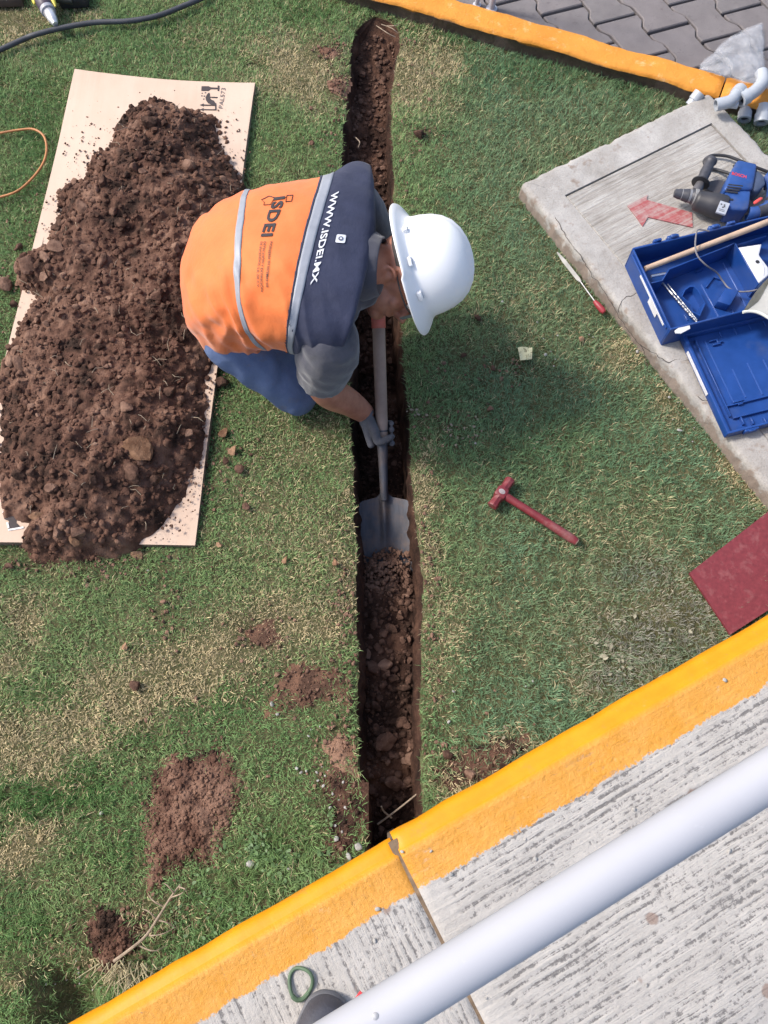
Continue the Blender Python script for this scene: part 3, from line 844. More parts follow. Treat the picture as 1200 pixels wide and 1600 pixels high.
for v in bm.verts: v.co = a_ + vx * ((v.co.x - x0) / (x1 - x0)) + vy * ((v.co.y - y0) / (y1 - y0)); v.co.z = card_z(v.co.x, v.co.y) + .0016
g.bm(bm); g.build('printed_code', inkg, parent=card, smooth=False)
# partly buried print at the lower left corner of the sheet
z7 = lambda X, Y: (X * 130 / 1200, 760 + Y * 140 / 1292)
on_card([z7(60, 400), z7(235, 280), z7(245, 300), z7(180, 340), z7(210, 420), z7(240, 430), z7(230, 520), z7(300, 590), z7(120, 610), z7(130, 500), z7(60, 470)], 'printed_emblem', ink)
wi = simple('white_ink', (0.72, 0.70, 0.68), 0.8, 0.2, 80)
for a3, b3 in (((40, 370), (130, 440)), ((110, 330), (240, 285)), ((105, 520), (125, 600)), ((120, 628), (340, 590)), ((150, 350), (215, 385))):
    pa, pb = Vector(z7(*a3)), Vector(z7(*b3)); d = (pb - pa).normalized(); nn = Vector((-d.y, d.x)) * 1.3
    g = G(); pts = [P(*(pa + nn), ZC), P(*(pb + nn), ZC), P(*(pb - nn), ZC), P(*(pa - nn), ZC)]
    zc_ = card_z(pts[0].x, pts[0].y); g.prism([(p.x, p.y) for p in pts], zc_ - .002, zc_ + .0026); g.build('printed_line', wi, parent=card)
on_card([(0, 622), (8, 626), (9, 631), (0, 628)], 'printed_line', ink); on_card([(0, 640), (10, 645), (12, 650), (0, 646)], 'printed_line', ink)

# ================================================================== SOIL HEAPS (heightfields with their crumbs joined in)
ICO = {}
def ico(sub):
    if sub not in ICO:
        bm = bmesh.new(); bmesh.ops.create_icosphere(bm, subdivisions=sub, radius=1)
        bm.verts.index_update()
        ICO[sub] = (np.array([tuple(v.co) for v in bm.verts]), np.array([[v.index for v in f.verts] for f in bm.faces])); bm.free()
    return ICO[sub]
def clod_verts(sub, seed, rough=0.45, facets=7):
    V0, F0 = ico(sub); r = np.random.default_rng(seed)
    V = V0.copy()
    rad = np.ones(len(V))
    for k in range(facets):                       # planes that shear the ball into a broken lump
        d = r.normal(size=3); d /= np.linalg.norm(d); h = r.uniform(0.45, 0.9)
        dot = V @ d
        rad = np.where(dot * rad > h, h / np.maximum(dot, 1e-3), rad)
    rad = rad * (1 + rough * 0.5 * fbm(V[:, 0] * 1.7 + seed, V[:, 1] * 1.7, V[:, 2] * 1.7, o=4, seed=seed))
    V = V * rad[:, None] * (r.uniform(0.7, 1.2, 3))
    return V, F0
def crumbs(points, sizes, sub=1, seed=0, flatten=0.75):
    """many small lumps as one vertex / triangle array"""
    r = np.random.default_rng(seed); Vs, Fs, n = [], [], 0
    var = [clod_verts(sub, seed * 31 + k, 0.6, 5) for k in range(12)]
    for p, s in zip(points, sizes):
        V, Fq = var[r.integers(12)]
        a, b, c = r.uniform(0, 6.28, 3)
        ca, sa, cb, sb = math.cos(a), math.sin(a), math.cos(b), math.sin(b)
        M = np.array([[ca, -sa, 0], [sa, ca, 0], [0, 0, 1]]) @ np.array([[1, 0, 0], [0, cb, -sb], [0, sb, cb]])
        W = (V * s) @ M.T; W[:, 2] *= flatten
        Vs.append(W + np.asarray(p)); Fs.append(Fq + n); n += len(W)
    return np.concatenate(Vs), np.concatenate(Fs)
def scatter_in(poly, n, r, bias=None):
    xs = [p[0] for p in poly]; ysx = [p[1] for p in poly]; out = []
    while len(out) < n:
        x = r.uniform(min(xs), max(xs), 4 * n); y = r.uniform(min(ysx), max(ysx), 4 * n)
        k = inside(poly, x, y)
        if bias is not None: k &= r.uniform(0, 1, 4 * n) < bias(x, y)
        out += list(zip(x[k], y[k]))
    return out[:n]
def heap(name, pix, hmax, res, z0, mt, ncr, crs, seed, slope=0.16, amp=1.0, label=None, cat=None, zpix=None, base=None):
    pol = [tuple(P(x, y, z0 if zpix is None else zpix)[:2]) for x, y in pix]
    xs = [p[0] for p in pol]; ysx = [p[1] for p in pol]
    gx = np.arange(min(xs) - .03, max(xs) + .03, res); gy = np.arange(min(ysx) - .03, max(ysx) + .03, res)
    X, Y = np.meshgrid(gx, gy, indexing='ij')
    def hf(X, Y):
        wx = X + fbm(X * 10, Y * 10, o=4, seed=seed, gain=.65) * .05; wy = Y + fbm(X * 10 + 5, Y * 10, o=4, seed=seed + 1, gain=.65) * .05
        d = edge_dist(pol, wx, wy) * np.where(inside(pol, wx, wy), 1, -1)
        e = np.clip(d / slope, -0.3, 1)
        h = hmax * np.where(e > 0, np.sin(np.clip(e, 0, 1) * math.pi / 2) ** 0.8, e * 1.5)
        k = np.clip(d / 0.05, 0, 1) * amp
        h = h + k * (fbm(X * 6, Y * 6, o=2, seed=seed + 2) * .028 * min(1, hmax / .08) + np.abs(fbm(X * 17, Y * 17, o=3, seed=seed + 3)) * .024 + np.abs(fbm(X * 48, Y * 48, o=3, seed=seed + 4)) * .012) - k * .012
        return h, d
    Hh, D = hf(X, Y)
    zb = z0 if base is None else base(X, Y)
    V = np.stack([X, Y, zb + np.maximum(Hh, -0.015)], 2).reshape(-1, 3)
    Fq = gridf(len(gx), len(gy))
    ok = (D.reshape(-1) > -0.012)
    Fq = Fq[ok[Fq].any(1)]
    tri = np.concatenate([Fq[:, [0, 2, 1]], Fq[:, [0, 3, 2]]])
    r = np.random.default_rng(seed)
    ap = scatter_in(pol, ncr, r) if ncr else []
    if ncr:
        ax = np.array([p[0] for p in ap]) ; ay = np.array([p[1] for p in ap])
        hh, _ = hf(ax, ay); zb2 = z0 if base is None else base(ax, ay)
        sz = crs[0] + (crs[1] - crs[0]) * r.uniform(0, 1, ncr) ** 3.2
        cv, cf = crumbs(np.stack([ax, ay, zb2 + np.maximum(hh, 0) + sz * .25], 1), sz, 1, seed)
        tri = np.concatenate([tri, cf + len(V)]); V = np.concatenate([V, cv])
    used = np.unique(tri); mp = np.full(len(V), -1); mp[used] = np.arange(len(used))
    ctr = V[used].mean(0); ctr[2] = z0
    o = fast_mesh(name, V[used], mp[tri], mt, origin=tuple(ctr), sharp=55)
    tag(o, label, cat, kind='stuff')
    return o, hf, pol
BIG = [(205, 178), (245, 166), (300, 170), (338, 182), (352, 215), (365, 260), (388, 300), (396, 340), (380, 420), (350, 480), (345, 545), (326, 590), (322, 640), (318, 700), (305, 745), (270, 790), (235, 822), (205, 845), (165, 872), (120, 872), (75, 868), (40, 850), (50, 812), (12, 800), (2, 740), (-8, 690), (8, 655), (2, 610), (10, 560), (32, 505), (58, 470), (22, 440), (30, 405), (72, 385), (80, 350), (92, 292), (130, 280), (150, 245), (180, 235), (190, 200)]
_cp = [tuple(p[:2]) for p in (ctl, ctr_, cbr, cbl)]
def board_base(x, y):
    d = edge_dist(_cp, x, y) * np.where(inside(_cp, x, y), 1, -1); g0 = gz(x, y)
    return g0 + (ZC - g0) * sstep(-.03, .004, d)
big, big_h, big_pol = heap('soil_heap', BIG, 0.118, 0.0065, ZC, SOIL, 6500, (.002, .015), 101, 0.24, 1.15, 'long heap of dark brown excavated soil piled on the cardboard sheet', 'soil heap', base=board_base)
gzf = lambda x, y: gz(x, y)
M1 = [(262, 1178), (308, 1172), (352, 1160), (375, 1195), (376, 1255), (352, 1322), (318, 1345), (280, 1352), (240, 1390), (222, 1345), (218, 1270), (236, 1215)]
h1, h1f, h1p = heap('soil_mound', M1, 0.020, 0.006, 0.0, SOIL, 1800, (.0015, .008), 111, 0.10, 0.8, 'low reddish brown soil mound on the grass left of the trench near the walkway', 'soil mound', base=gzf)
M2 = [(418, 1092), (436, 1052), (478, 1032), (528, 1056), (540, 1090), (482, 1108), (430, 1112)]
heap('bare_soil_patch', M2, 0.006, 0.006, 0.0, SOIL_RED, 120, (.002, .007), 113, 0.05, 0.4, 'bright reddish bare earth patch in the grass just left of the trench', 'soil patch', base=gzf)
M3 = [(500, 1158), (525, 1140), (552, 1150), (556, 1200), (535, 1205), (508, 1180)]
heap('bare_soil_patch', M3, 0.006, 0.006, 0.0, SOIL_RED, 60, (.002, .006), 115, 0.04, 0.4, 'small reddish bare earth patch touching the left edge of the trench', 'soil patch', base=gzf)
M4 = [(140, 1440), (160, 1415), (195, 1420), (232, 1440), (236, 1470), (200, 1498), (165, 1512), (138, 1480)]
heap('sod_clump', M4, 0.034, 0.006, 0.0, SOIL, 260, (.003, .010), 117, 0.07, 0.8, 'uprooted dark earth clump with roots, lying on grass by the yellow edge', 'sod clump', base=gzf)
M5 = [(497, 78), (520, 68), (536, 78), (532, 95), (505, 93)]
heap('crumbled_soil', M5, 0.022, 0.006, 0.0, SOIL, 60, (.003, .009), 119, 0.05, 0.5, 'crumbled dark soil left of the far trench end, upper of two', 'soil patch', base=gzf)
M6 = [(510, 128), (530, 120), (540, 135), (534, 150), (514, 148)]
heap('crumbled_soil', M6, 0.014, 0.006, 0.0, SOIL, 50, (.003, .008), 121, 0.05, 0.5, 'crumbled dark soil left of the far trench end, lower of two', 'soil patch', base=gzf)
M7 = [(380, 985), (400, 968), (425, 975), (430, 1005), (405, 1020), (385, 1008)]
heap('bare_soil_patch', M7, 0.008, 0.006, 0.0, SOIL_RED, 40, (.002, .006), 123, 0.04, 0.3, 'faint bare earth patch in the dry straw-coloured grass band', 'soil patch', base=gzf)
M8 = [(495, 1210), (530, 1200), (556, 1225), (560, 1290), (530, 1350), (508, 1345), (515, 1280)]
heap('bare_soil_patch', M8, 0.010, 0.006, 0.0, SOIL, 140, (.002, .008), 125, 0.05, 0.5, 'dark gravelly soil strip between the trench end and the yellow walkway edge', 'soil patch', base=gzf)
M9 = [(685, 1200), (720, 1170), (760, 1150), (822, 1140), (826, 1165), (740, 1222), (700, 1240)]
heap('bare_soil_patch', M9, 0.008, 0.006, 0.0, SOIL, 120, (.002, .007), 127, 0.05, 0.5, 'thin dark soil strip along the yellow edge right of the trench', 'soil patch', base=gzf)
# loose fill on the trench floor and the load on the shovel
yy = rng.uniform(-0.2, Y_END - .05, 3200)
tl2, tr2 = trench_edges(yy); xx = tl2 + .01 + (tr2 - tl2 - .02) * rng.uniform(0, 1, 3200)
sz = .0025 + .012 * rng.uniform(0, 1, 3200) ** 3
cv, cf = crumbs(np.stack([xx, yy, trench_floor(xx, yy) + sz * .3], 1), sz, 1, 131)
tag(fast_mesh('trench_crumbs', cv, cf, CLODM, origin=(0, .9, -.15), sharp=55), 'loose crumbs of soil along the trench floor', 'loose soil', kind='stuff')

# ------------------------------------------------------------------ countable clods
CM = []
for k in range(10):
    V, Fq = clod_verts(3, 500 + k, 0.34, 14)
    me = bpy.data.meshes.new('soil_clod'); me.from_pydata([tuple(p) for p in V], [], Fq.tolist()); me.materials.append(CLODM); finish(me, 22); CM.append(me)
V, Fq = clod_verts(3, 777, 0.4, 14)
TANM = bpy.data.meshes.new('soil_clod'); TANM.from_pydata([tuple(p) for p in V], [], Fq.tolist()); TANM.materials.append(CLODT); finish(TANM, 22)
def clod(x, y, z, s, label, group=None, me=None, flat=0.75, rot=None, name='soil_clod', cat='clod'):
    o = bpy.data.objects.new(name, me or CM[random.randrange(10)]); COL.objects.link(o)
    o.location = (x, y, z); o.rotation_euler = rot or (random.uniform(-.5, .5), random.uniform(-.5, .5), random.uniform(0, 6.28))
    if not hasattr(s, '__len__'): s = (s * random.uniform(.85, 1.2), s * random.uniform(.85, 1.2), s * flat)
    o.scale = s; tag(o, label, cat, group); return o
def heap_z(x, y):
    h, _ = big_h(np.array([x]), np.array([y])); return float(board_base(np.array([x]), np.array([y]))[0]) + max(float(h[0]), 0)
def on_heap(px, py, s, label, group=None, **k):
    p = P(px, py, ZC + .1); zz = heap_z(p.x, p.y); p = P(px, py, zz); zz = heap_z(p.x, p.y)
    s0 = s if not hasattr(s, '__len__') else s[2]
    return clod(p.x, p.y, zz + s0 * .3, s, label, group, **k)
on_heap(213, 706, (.050, .046, .026), 'large tan clod, palest and biggest lump on the long soil heap', me=TANM, rot=(.2, -.15, .3))
on_heap(55, 806, (.028, .016, .014), 'brick-shaped reddish clod beside the printed corner of the cardboard', me=TANM, rot=(0, .1, .12))
on_heap(213, 868, (.022, .016, .014), 'brown clod on the grass touching the lower cardboard edge', me=TANM)
on_heap(130, 858, (.024, .013, .012), 'narrow reddish clod at the bottom tip of the long heap', me=TANM, rot=(.1, .2, -.6))
on_heap(48, 424, (.045, .040, .028), 'large layered clod at the left edge of the cardboard')
on_heap(88, 388, (.040, .030, .028), 'dark rounded clod on the heap, above the layered clod')
on_heap(236, 196, (.036, .034, .032), 'dark upright clod at the top tip of the long heap')
on_heap(126, 325, (.034, .024, .020), 'brown clod in the upper left of the heap')
G1 = 'clods on the long soil heap'
hp = scatter_in([(p[0] * .97 - .02, p[1] * .985 + .02) for p in big_pol], 150, np.random.default_rng(5))
def heap_part(x, y):
    px, py = project(x, y, .1)
    v = ['upper', 'upper middle', 'middle', 'lower middle', 'lower'][int(min(4, max(0, (py - 165) / 142)))]
    m = np.interp(py, [180, 500, 860], [270, 200, 150]); return v + (' left side' if px < m - 35 else ' right side' if px > m + 35 else ' centre')
for (x, y) in hp:
    s = .009 + .019 * random.random() ** 2
    clod(x, y, heap_z(x, y) + s * .25, s, f'rough brown clod half sunk in the {heap_part(x, y)} of the long soil heap', G1, flat=.8)
# clods in the trench
G2 = 'clods on the trench floor'
big_tr = [(605, 917, .026), (620, 905, .02), (640, 925, .016), (590, 920, .014), (585, 1045, .032), (600, 1040, .03), (575, 1022, .02), (642, 1058, .026), (640, 1000, .018), (610, 1100, .022), (628, 1130, .028), (585, 1105, .024), (645, 1110, .024), (560 + 40, 1160, .045), (645, 1185, .034), (618, 1128, .02), (636, 1135, .016), (590, 1140, .016), (615, 1225, .038), (645, 1160, .02), (600, 960, .016), (625, 965, .018), (644, 950, .02), (585, 975, .022), (612, 985, .02), (572, 1070, .018), (630, 1075, .02), (575, 1180, .022), (640, 1225, .02), (600, 1260, .026), (578, 1235, .024)]
for (px, py, s) in big_tr:
    p = P(px, py, -.13); zf = float(trench_floor(np.array([p.x]), np.array([p.y]))[0]); p = P(px, py, zf)
    clod(p.x, p.y, zf + s * .3, (s, s * random.uniform(.7, .95), s * .6), f'brown broken clod in the trench, {"just below the shovel soil" if py < 990 else "halfway between shovel and walkway" if py < 1120 else "close to the walkway"}', G2)
for k in range(70):
    y = random.choice([random.uniform(-.1, .75), random.uniform(-.1, .75), random.uniform(1.4, Y_END - .06), random.uniform(1.7, Y_END - .06)])
    l, r_ = trench_edges(np.array([y])); x = l[0] + .012 + (r_[0] - l[0] - .024) * random.random(); zf = float(trench_floor(np.array([x]), np.array([y]))[0])
    s = random.uniform(.007, .017)
    lab = ('small brown clod lying in the trench between shovel and walkway', 'small clods in the near trench') if y < 1 else ('small dark clod lying in the far trench beyond the worker', 'small clods in the far trench')
    clod(x, y, zf + s * .3, s, *lab)
g = G(); r = np.random.default_rng(23)
for (x, y) in scatter_in(big_pol, 110, r):
    z = heap_z(x, y) + .004; a = r.uniform(0, 6.28); L = r.uniform(.012, .045); q0 = Vector((x, y, z)); q2 = q0 + Vector((math.cos(a) * L, math.sin(a) * L, r.uniform(0, .012)))
    g.tube([q0, q0.lerp(q2, .5) + Vector((r.normal(0, .004), r.normal(0, .004), .005)), q2], [.0011, .0009, .0005], 4)
tag(g.build('rootlets', simple('pale_rootlet', (.34, .27, .19), .9, .3, 60)), 'fine pale rootlets and straw mixed into the long soil heap', 'rootlets', kind='stuff')
# clods on the grass
def on_grass(px, py, s, label, group=None, **k):
    p = P(px, py, .012); return clod(p.x, p.y, float(gz(p.x, p.y)) + .010 + (s if not hasattr(s, '__len__') else s[2]) * .25, s, label, group, **k)
on_grass(350, 676, .017, 'reddish clod on grass right of the cardboard, topmost of its small cluster', me=TANM)
on_grass(364, 704, .017, 'reddish clod on grass right of the cardboard, second from the top in its cluster', me=TANM)
on_grass(354, 721, .013, 'smallest brown clod on grass right of the cardboard cluster')
on_grass(372, 734, .019, 'crumbly brown clod on grass at the bottom of the cardboard cluster')
on_grass(385, 792, .016, 'lone brown clod on grass right of the cardboard, below the cluster')
on_grass(343, 851, .010, 'tiny reddish clod near the lower right cardboard corner', me=TANM)
on_grass(12, 884, (.020, .014, .013), 'oblong brown clod on grass at the left, below the cardboard')
on_grass(30, 386, .016, 'brown clod on bright grass left of the cardboard')
on_grass(10, 446, .030, 'dark soil lump on grass at the left picture edge')
on_grass(22, 476, .018, 'small dark lump on grass at the left, below the dark soil lump')
on_grass(213, 1070, .019, 'brown clod in the dry straw-coloured grass band')
on_grass(195, 1010, .011, 'small orange-red clod on grass above the dry band', me=TANM)
on_grass(345, 598, .030, 'dark clod between the cardboard edge and the kneeling worker')
on_grass(655, 212, .022, 'dark crumbly clod on grass right of the far trench')
on_grass(487, 225, .012, 'small brown clod on grass between cardboard and far trench')
on_grass(766, 638, .013, 'small round brown clod on the shaded grass right of the worker')
on_grass(746, 495, .013, 'small brown clod on grass just below the white hard hat')
on_grass(908, 528, .011, 'small reddish clod on grass left of the slab', me=TANM)
on_grass(700, 1180, .018, 'brown clod on soil right of the trench end')
on_grass(735, 1210, .020, 'greyish brown clod beside the yellow edge right of the trench')
on_grass(255, 940, .010, 'small dark crumb clod on grass below the cardboard')
on_grass(445, 905 - 30, .010, 'small clod on pale grass left of the shovel blade', me=TANM)
on_grass(525, 880, .012, 'reddish small clod on the trench edge left of the shovel', me=TANM)
on_grass(770, 575, .014, 'flat brown clod left of the yellow paper scrap')
on_grass(725, 555, .014, 'flat brown clod in the hat shadow')
r = np.random.default_rng(19); pts = []; szs = []
for (cx, cy, sx_, sy_, n) in [(300, 1260, 60, 80, 420), (480, 1075, 50, 30, 200), (530, 1175, 24, 40, 150), (180, 1460, 50, 40, 220), (525, 1280, 26, 60, 160), (535, 920, 12, 60, 140), (540, 1020, 10, 60, 110), (672, 1000, 10, 120, 160), (668, 800, 10, 80, 90), (530, 110, 18, 60, 130), (640, 110, 16, 60, 110), (630, 250, 10, 60, 60), (520, 250, 10, 60, 60), (760, 1180, 60, 30, 160), (360, 710, 24, 50, 110), (130, 885, 90, 14, 160), (30, 430, 24, 50, 110), (700, 660, 50, 30, 90), (770, 575, 50, 18, 90), (255, 950, 20, 30, 80), (405, 995, 30, 22, 90), (655, 212, 14, 12, 50), (515, 85, 22, 16, 60)]:
    for k in range(n):
        p = P(r.normal(cx, sx_), r.normal(cy, sy_), .008)
        l_, r2_ = trench_edges(np.array([p.y]))
        if kerb_w(p.x, p.y) > -.005 or far_w(p.x, p.y) > -.01 or l_[0] - .002 < p.x < r2_[0] + .002: continue
        pts.append((p.x, p.y, float(gz(p.x, p.y)) + .006)); szs.append(.0018 + .007 * r.uniform() ** 3.5)
cv, cf = crumbs(pts, szs, 1, 161)
tag(fast_mesh('soil_crumbs', cv, cf, CLODM, origin=tuple(np.mean(cv, 0)), sharp=55), 'fine soil crumbs strewn over the lawn beside the trench and bare patches', 'loose soil', kind='stuff')
# crumbs spilled on the cardboard and around
r = np.random.default_rng(9); pts = []; szs = []
for (cx, cy, sx_, sy_, n) in [(215, 195, 38, 22, 130), (150, 240, 26, 26, 110), (120, 300, 20, 22, 60), (345, 205, 14, 18, 60), (370, 265, 10, 25, 40), (322, 640, 12, 60, 90), (300, 760, 18, 24, 60), (250, 815, 22, 16, 70), (55, 480, 14, 40, 70), (30, 830, 30, 14, 50), (130, 880, 60, 14, 120), (60, 340, 12, 30, 40), (180, 155, 40, 14, 25)]:
    for k in range(n):
        x, y = r.normal(cx, sx_), r.normal(cy, sy_); p = P(x, y, ZC); s = .0015 + .005 * r.uniform() ** 2.5
        pts.append((p.x, p.y, ZC + .004 if cy < 825 else .02)); szs.append(s)
cv, cf = crumbs(pts, szs, 1, 141)
tag(fast_mesh('soil_crumbs', cv, cf, CLODM, origin=tuple(np.mean(cv, 0)), sharp=55), 'small soil crumbs spilled over the cardboard around the heap', 'loose soil', kind='stuff')

# ================================================================== GRASS
gm = NT('grass_blades')
at = gm.n('ShaderNodeAttribute', attribute_name='tint').outputs['Color']
gm.p(Base_Color=at, Roughness=0.6)
gm.b.inputs['Specular IOR Level'].default_value = 0.25
tr_ = gm.n('ShaderNodeBsdfTranslucent', {'Color': at}); mx = gm.n('ShaderNodeMixShader', {0: 0.25})
gm.t.links.new(gm.b.outputs[0], mx.inputs[1]); gm.t.links.new(tr_.outputs[0], mx.inputs[2])
gm.t.links.new(mx.outputs[0], gm.t.nodes['Material Output'].inputs[0])

# how dry / bare / lush the lawn is, by place (photo pixel of the spot, radius, strength)
DRY = [(30, 1165, 70, 34, .75), (110, 1135, 60, 34, .8), (200, 1085, 70, 40, .9), (290, 1045, 70, 40, 1.0), (350, 1010, 60, 40, 1.0), (430, 985, 60, 36, .95), (500, 965, 45, 34, .8), (545, 940, 24, 30, .8),
       (110, 1160, 26, 20, .5), (60, 1305, 40, 22, 1.0), (10, 1330, 40, 24, .9), (95, 1290, 24, 12, .6), (40, 970, 34, 26, .75), (55, 940, 24, 20, .5), (5, 1035, 24, 18, .7),
       (470, 120, 70, 34, .75), (430, 80, 40, 26, .45), (655, 115, 40, 40, .95), (640, 150, 24, 24, .6), (690, 85, 24, 18, .3), (700, 985, 28, 60, .38), (668, 900, 12, 90, .55), (655, 770, 14, 50, .7), (545, 760, 12, 80, .6), (545, 900, 20, 60, .5), (690, 1060, 20, 50, .35),
       (500, 700, 60, 40, .25), (430, 800, 70, 70, .28), (510, 850, 50, 60, .35), (450, 690, 50, 40, .3), (440, 900, 40, 20, .2),
       (820, 470, 40, 40, .12), (960, 820, 80, 50, .12), (990, 1000, 70, 60, .5), (1060, 960, 70, 60, .6), (950, 1060, 50, 30, .45), (1160, 740, 30, 20, .6), (1190, 770, 24, 20, .6),
       (20, 30, 50, 24, .9), (120, 25, 24, 16, .4), (330, 60, 50, 30, .2), (600, 1210, 30, 60, .2), (20, 1510, 30, 14, .7), (160, 1500, 60, 16, .5), (250, 1430, 40, 24, .35), (720, 1210, 40, 30, .6), (800, 1160, 30, 20, .5),
       (900, 420, 24, 24, .2), (975, 560, 26, 24, .5), (1040, 630, 22, 20, .4)]
GREYD = [(1010, 1000, 90, 60), (1075, 960, 60, 50), (960, 1060, 50, 30), (1080, 1010, 60, 40), (1000, 900, 60, 30)]
LUSH = [(90, 1230, 90, 50, 1.), (30, 1260, 60, 40, .9), (200, 1140, 70, 34, .8), (330, 1095, 70, 30, .7), (60, 1090, 60, 34, .6), (170, 1330, 50, 40, .6), (50, 1440, 60, 40, .7), (150, 1430, 40, 40, .3), (430, 1330, 60, 30, .5), (400, 1390, 40, 30, .5), (700, 60, 60, 30, .6), (850, 110, 90, 30, .6), (1000, 140, 50, 30, .6), (500, 20, 60, 20, .5), (250, 50, 110, 34, .4), (60, 200, 60, 90, .5), (30, 300, 40, 60, .5), (860, 700, 120, 60, .4), (700, 690, 50, 50, .2), (1000, 760, 60, 60, .2), (330, 1440, 40, 40, .5)]
BARE = [(505, 85, 22, 14, .8), (525, 138, 18, 14, .7), (655, 212, 12, 8, .6), (258, 935, 14, 26, .6), (247, 965, 20, 14, .5), (780, 575, 40, 10, .55), (725, 552, 20, 16, .6), (480, 1070, 60, 34, .9), (530, 1172, 22, 30, .9), (525, 1275, 26, 70, .75), (760, 1180, 70, 22, .6), (175, 1465, 50, 44, .8), (150, 1430, 20, 18, .7), (405, 995, 26, 24, .7), (650, 660, 16, 14, .4), (690, 665, 40, 14, .4), (60, 870, 60, 16, .5), (150, 888, 60, 12, .5), (480, 985, 40, 20, .3), (840, 900, 30, 12, .15), (255, 1400, 30, 20, .6), (100, 1550, 30, 40, .5), (650, 30, 14, 14, .4), (470, 1120, 60, 10, .2), (645, 120, 26, 20, .45), (15, 25, 40, 14, .6)]
def gsum(L, px, py, k=4):
    r = np.zeros_like(px)
    for e in L:
        a = e[4] if len(e) > 4 else 1.0
        r = np.maximum(r, a * np.exp(-(((px - e[0]) / e[2]) ** 2 + ((py - e[1]) / e[3]) ** 2) * 0.7))
    return r
N = 940000
gx = rng.uniform(-2.15, 2.15, N); gy = rng.uniform(-0.62, 3.0, N)
ppx, ppy = project(gx, gy)
keep = (ppx > -170) & (ppx < 1370) & (ppy > -60) & (ppy < 1660)
keep &= (kerb_w(gx, gy) < 0.10) & (far_w(gx, gy) < 0.002 + 0.012 * rng.uniform(0, 1, N))
tl3, tr3 = trench_edges(gy)
dtr = np.where(gx < (tl3 + tr3) / 2, tl3 - gx, gx - tr3)      # distance outside the trench edge
keep &= dtr > 0.0015
cl = [tuple(p[:2]) for p in (ctl, ctr_, cbr, cbl)]
keep &= ~(inside(cl, gx, gy) & (edge_dist(cl, gx, gy) > 0.004))
so = [tuple((SM @ Vector(p))[:2]) for p in ((0, 0, 0), (S_WID, 0, 0), (S_WID, S_LEN, 0), (0, S_LEN, 0))]
keep &= ~inside(so, gx, gy)
wx_ = fbm(gx * 11, gy * 11, o=3, seed=201) * 22; wy_ = fbm(gx * 11, gy * 11, o=3, seed=202) * 22
bare = np.clip(gsum(BARE, ppx + wx_, ppy + wy_) * 1.25, 0, 1)
for hpol, soft in ((h1p, .03),):
    dd = edge_dist(hpol, gx, gy) * np.where(inside(hpol, gx, gy), 1, -1)
    bare = np.maximum(bare, np.clip((dd + .005 + fbm(gx * 30, gy * 30, o=2, seed=203) * .02) / (soft * 2), 0, 1))
dn = np.clip(gsum(DRY, ppx + wx_ * 1.6, ppy + wy_ * 1.6), 0, 1)
patch = fbm(gx * 5, gy * 5, o=4, seed=211); patch2 = fbm(gx * 17, gy * 17, o=3, seed=212)
dry = np.clip(dn * 1.45 + patch2 * 0.35 * dn + np.clip(patch2 - .2, 0, 1) * .22 + np.clip(patch - .2, 0, 1) * .14, 0, 1)
lush = gsum(LUSH, ppx + wx_, ppy + wy_)
keep &= rng.uniform(0, 1, N) > bare
keep &= rng.uniform(0, 1, N) > 0.34 * np.clip(dry, 0, 1) * np.clip(patch2 + .6, 0, 1)
gx, gy, dry, lush, ppx, ppy, patch, patch2, dtr, dn = [a[keep] for a in (gx, gy, dry, lush, ppx, ppy, patch, patch2, dtr, dn)]
N = len(gx)
Ln = rng.uniform(0.012, 0.026, N) * (1 - .3 * np.clip(dry, 0, 1)) * (1 + .55 * lush + .25 * patch) * np.where(rng.uniform(0, 1, N) < .03, 1.6, 1)
Ln *= np.where(kerb_w(gx, gy) > -0.12, 1.35, 1.0)
Wd = rng.uniform(0.0010, 0.0020, N) * (1 + .2 * lush)
th = rng.uniform(0, 2 * math.pi, N); lean = rng.uniform(0.35, 1.35, N); bend = rng.uniform(0.05, 0.45, N)
# combed clumps: neighbouring blades lean the same way
ca = fbm(gx * 26, gy * 26, o=2, seed=221) * 7; th = np.where(rng.uniform(0, 1, N) < .55, ca + rng.normal(0, .5, N), th)
dirx, diry = np.cos(th), np.sin(th); px_, py_ = -diry, dirx
z0 = gz(gx, gy) - np.exp(-dtr / 0.02) * 0.006 - 0.002
Vg = np.zeros((N, 5, 3), np.float32)
c1 = np.sin(lean * .55), np.cos(lean * .55); c2 = np.sin(np.minimum(lean + bend, 1.6)), np.cos(np.minimum(lean + bend, 1.6))
mxx, mzz = Ln * .5 * c1[0], Ln * .5 * c1[1]
txx, tzz = mxx + Ln * .5 * c2[0], mzz + Ln * .5 * c2[1]
for i, (o, zz, sgn, wd) in enumerate([(0 * Ln, 0 * Ln, -1, .5), (0 * Ln, 0 * Ln, 1, .5), (mxx, mzz, -1, .45), (mxx, mzz, 1, .45), (txx, tzz, 0, 0)]):
    Vg[:, i, 0] = gx + dirx * o + px_ * Wd * wd * sgn
    Vg[:, i, 1] = gy + diry * o + py_ * Wd * wd * sgn
    Vg[:, i, 2] = z0 + zz
base = np.arange(N)[:, None] * 5
Fg = np.concatenate([base + [0, 1, 3], base + [0, 3, 2], base + [2, 3, 4]])
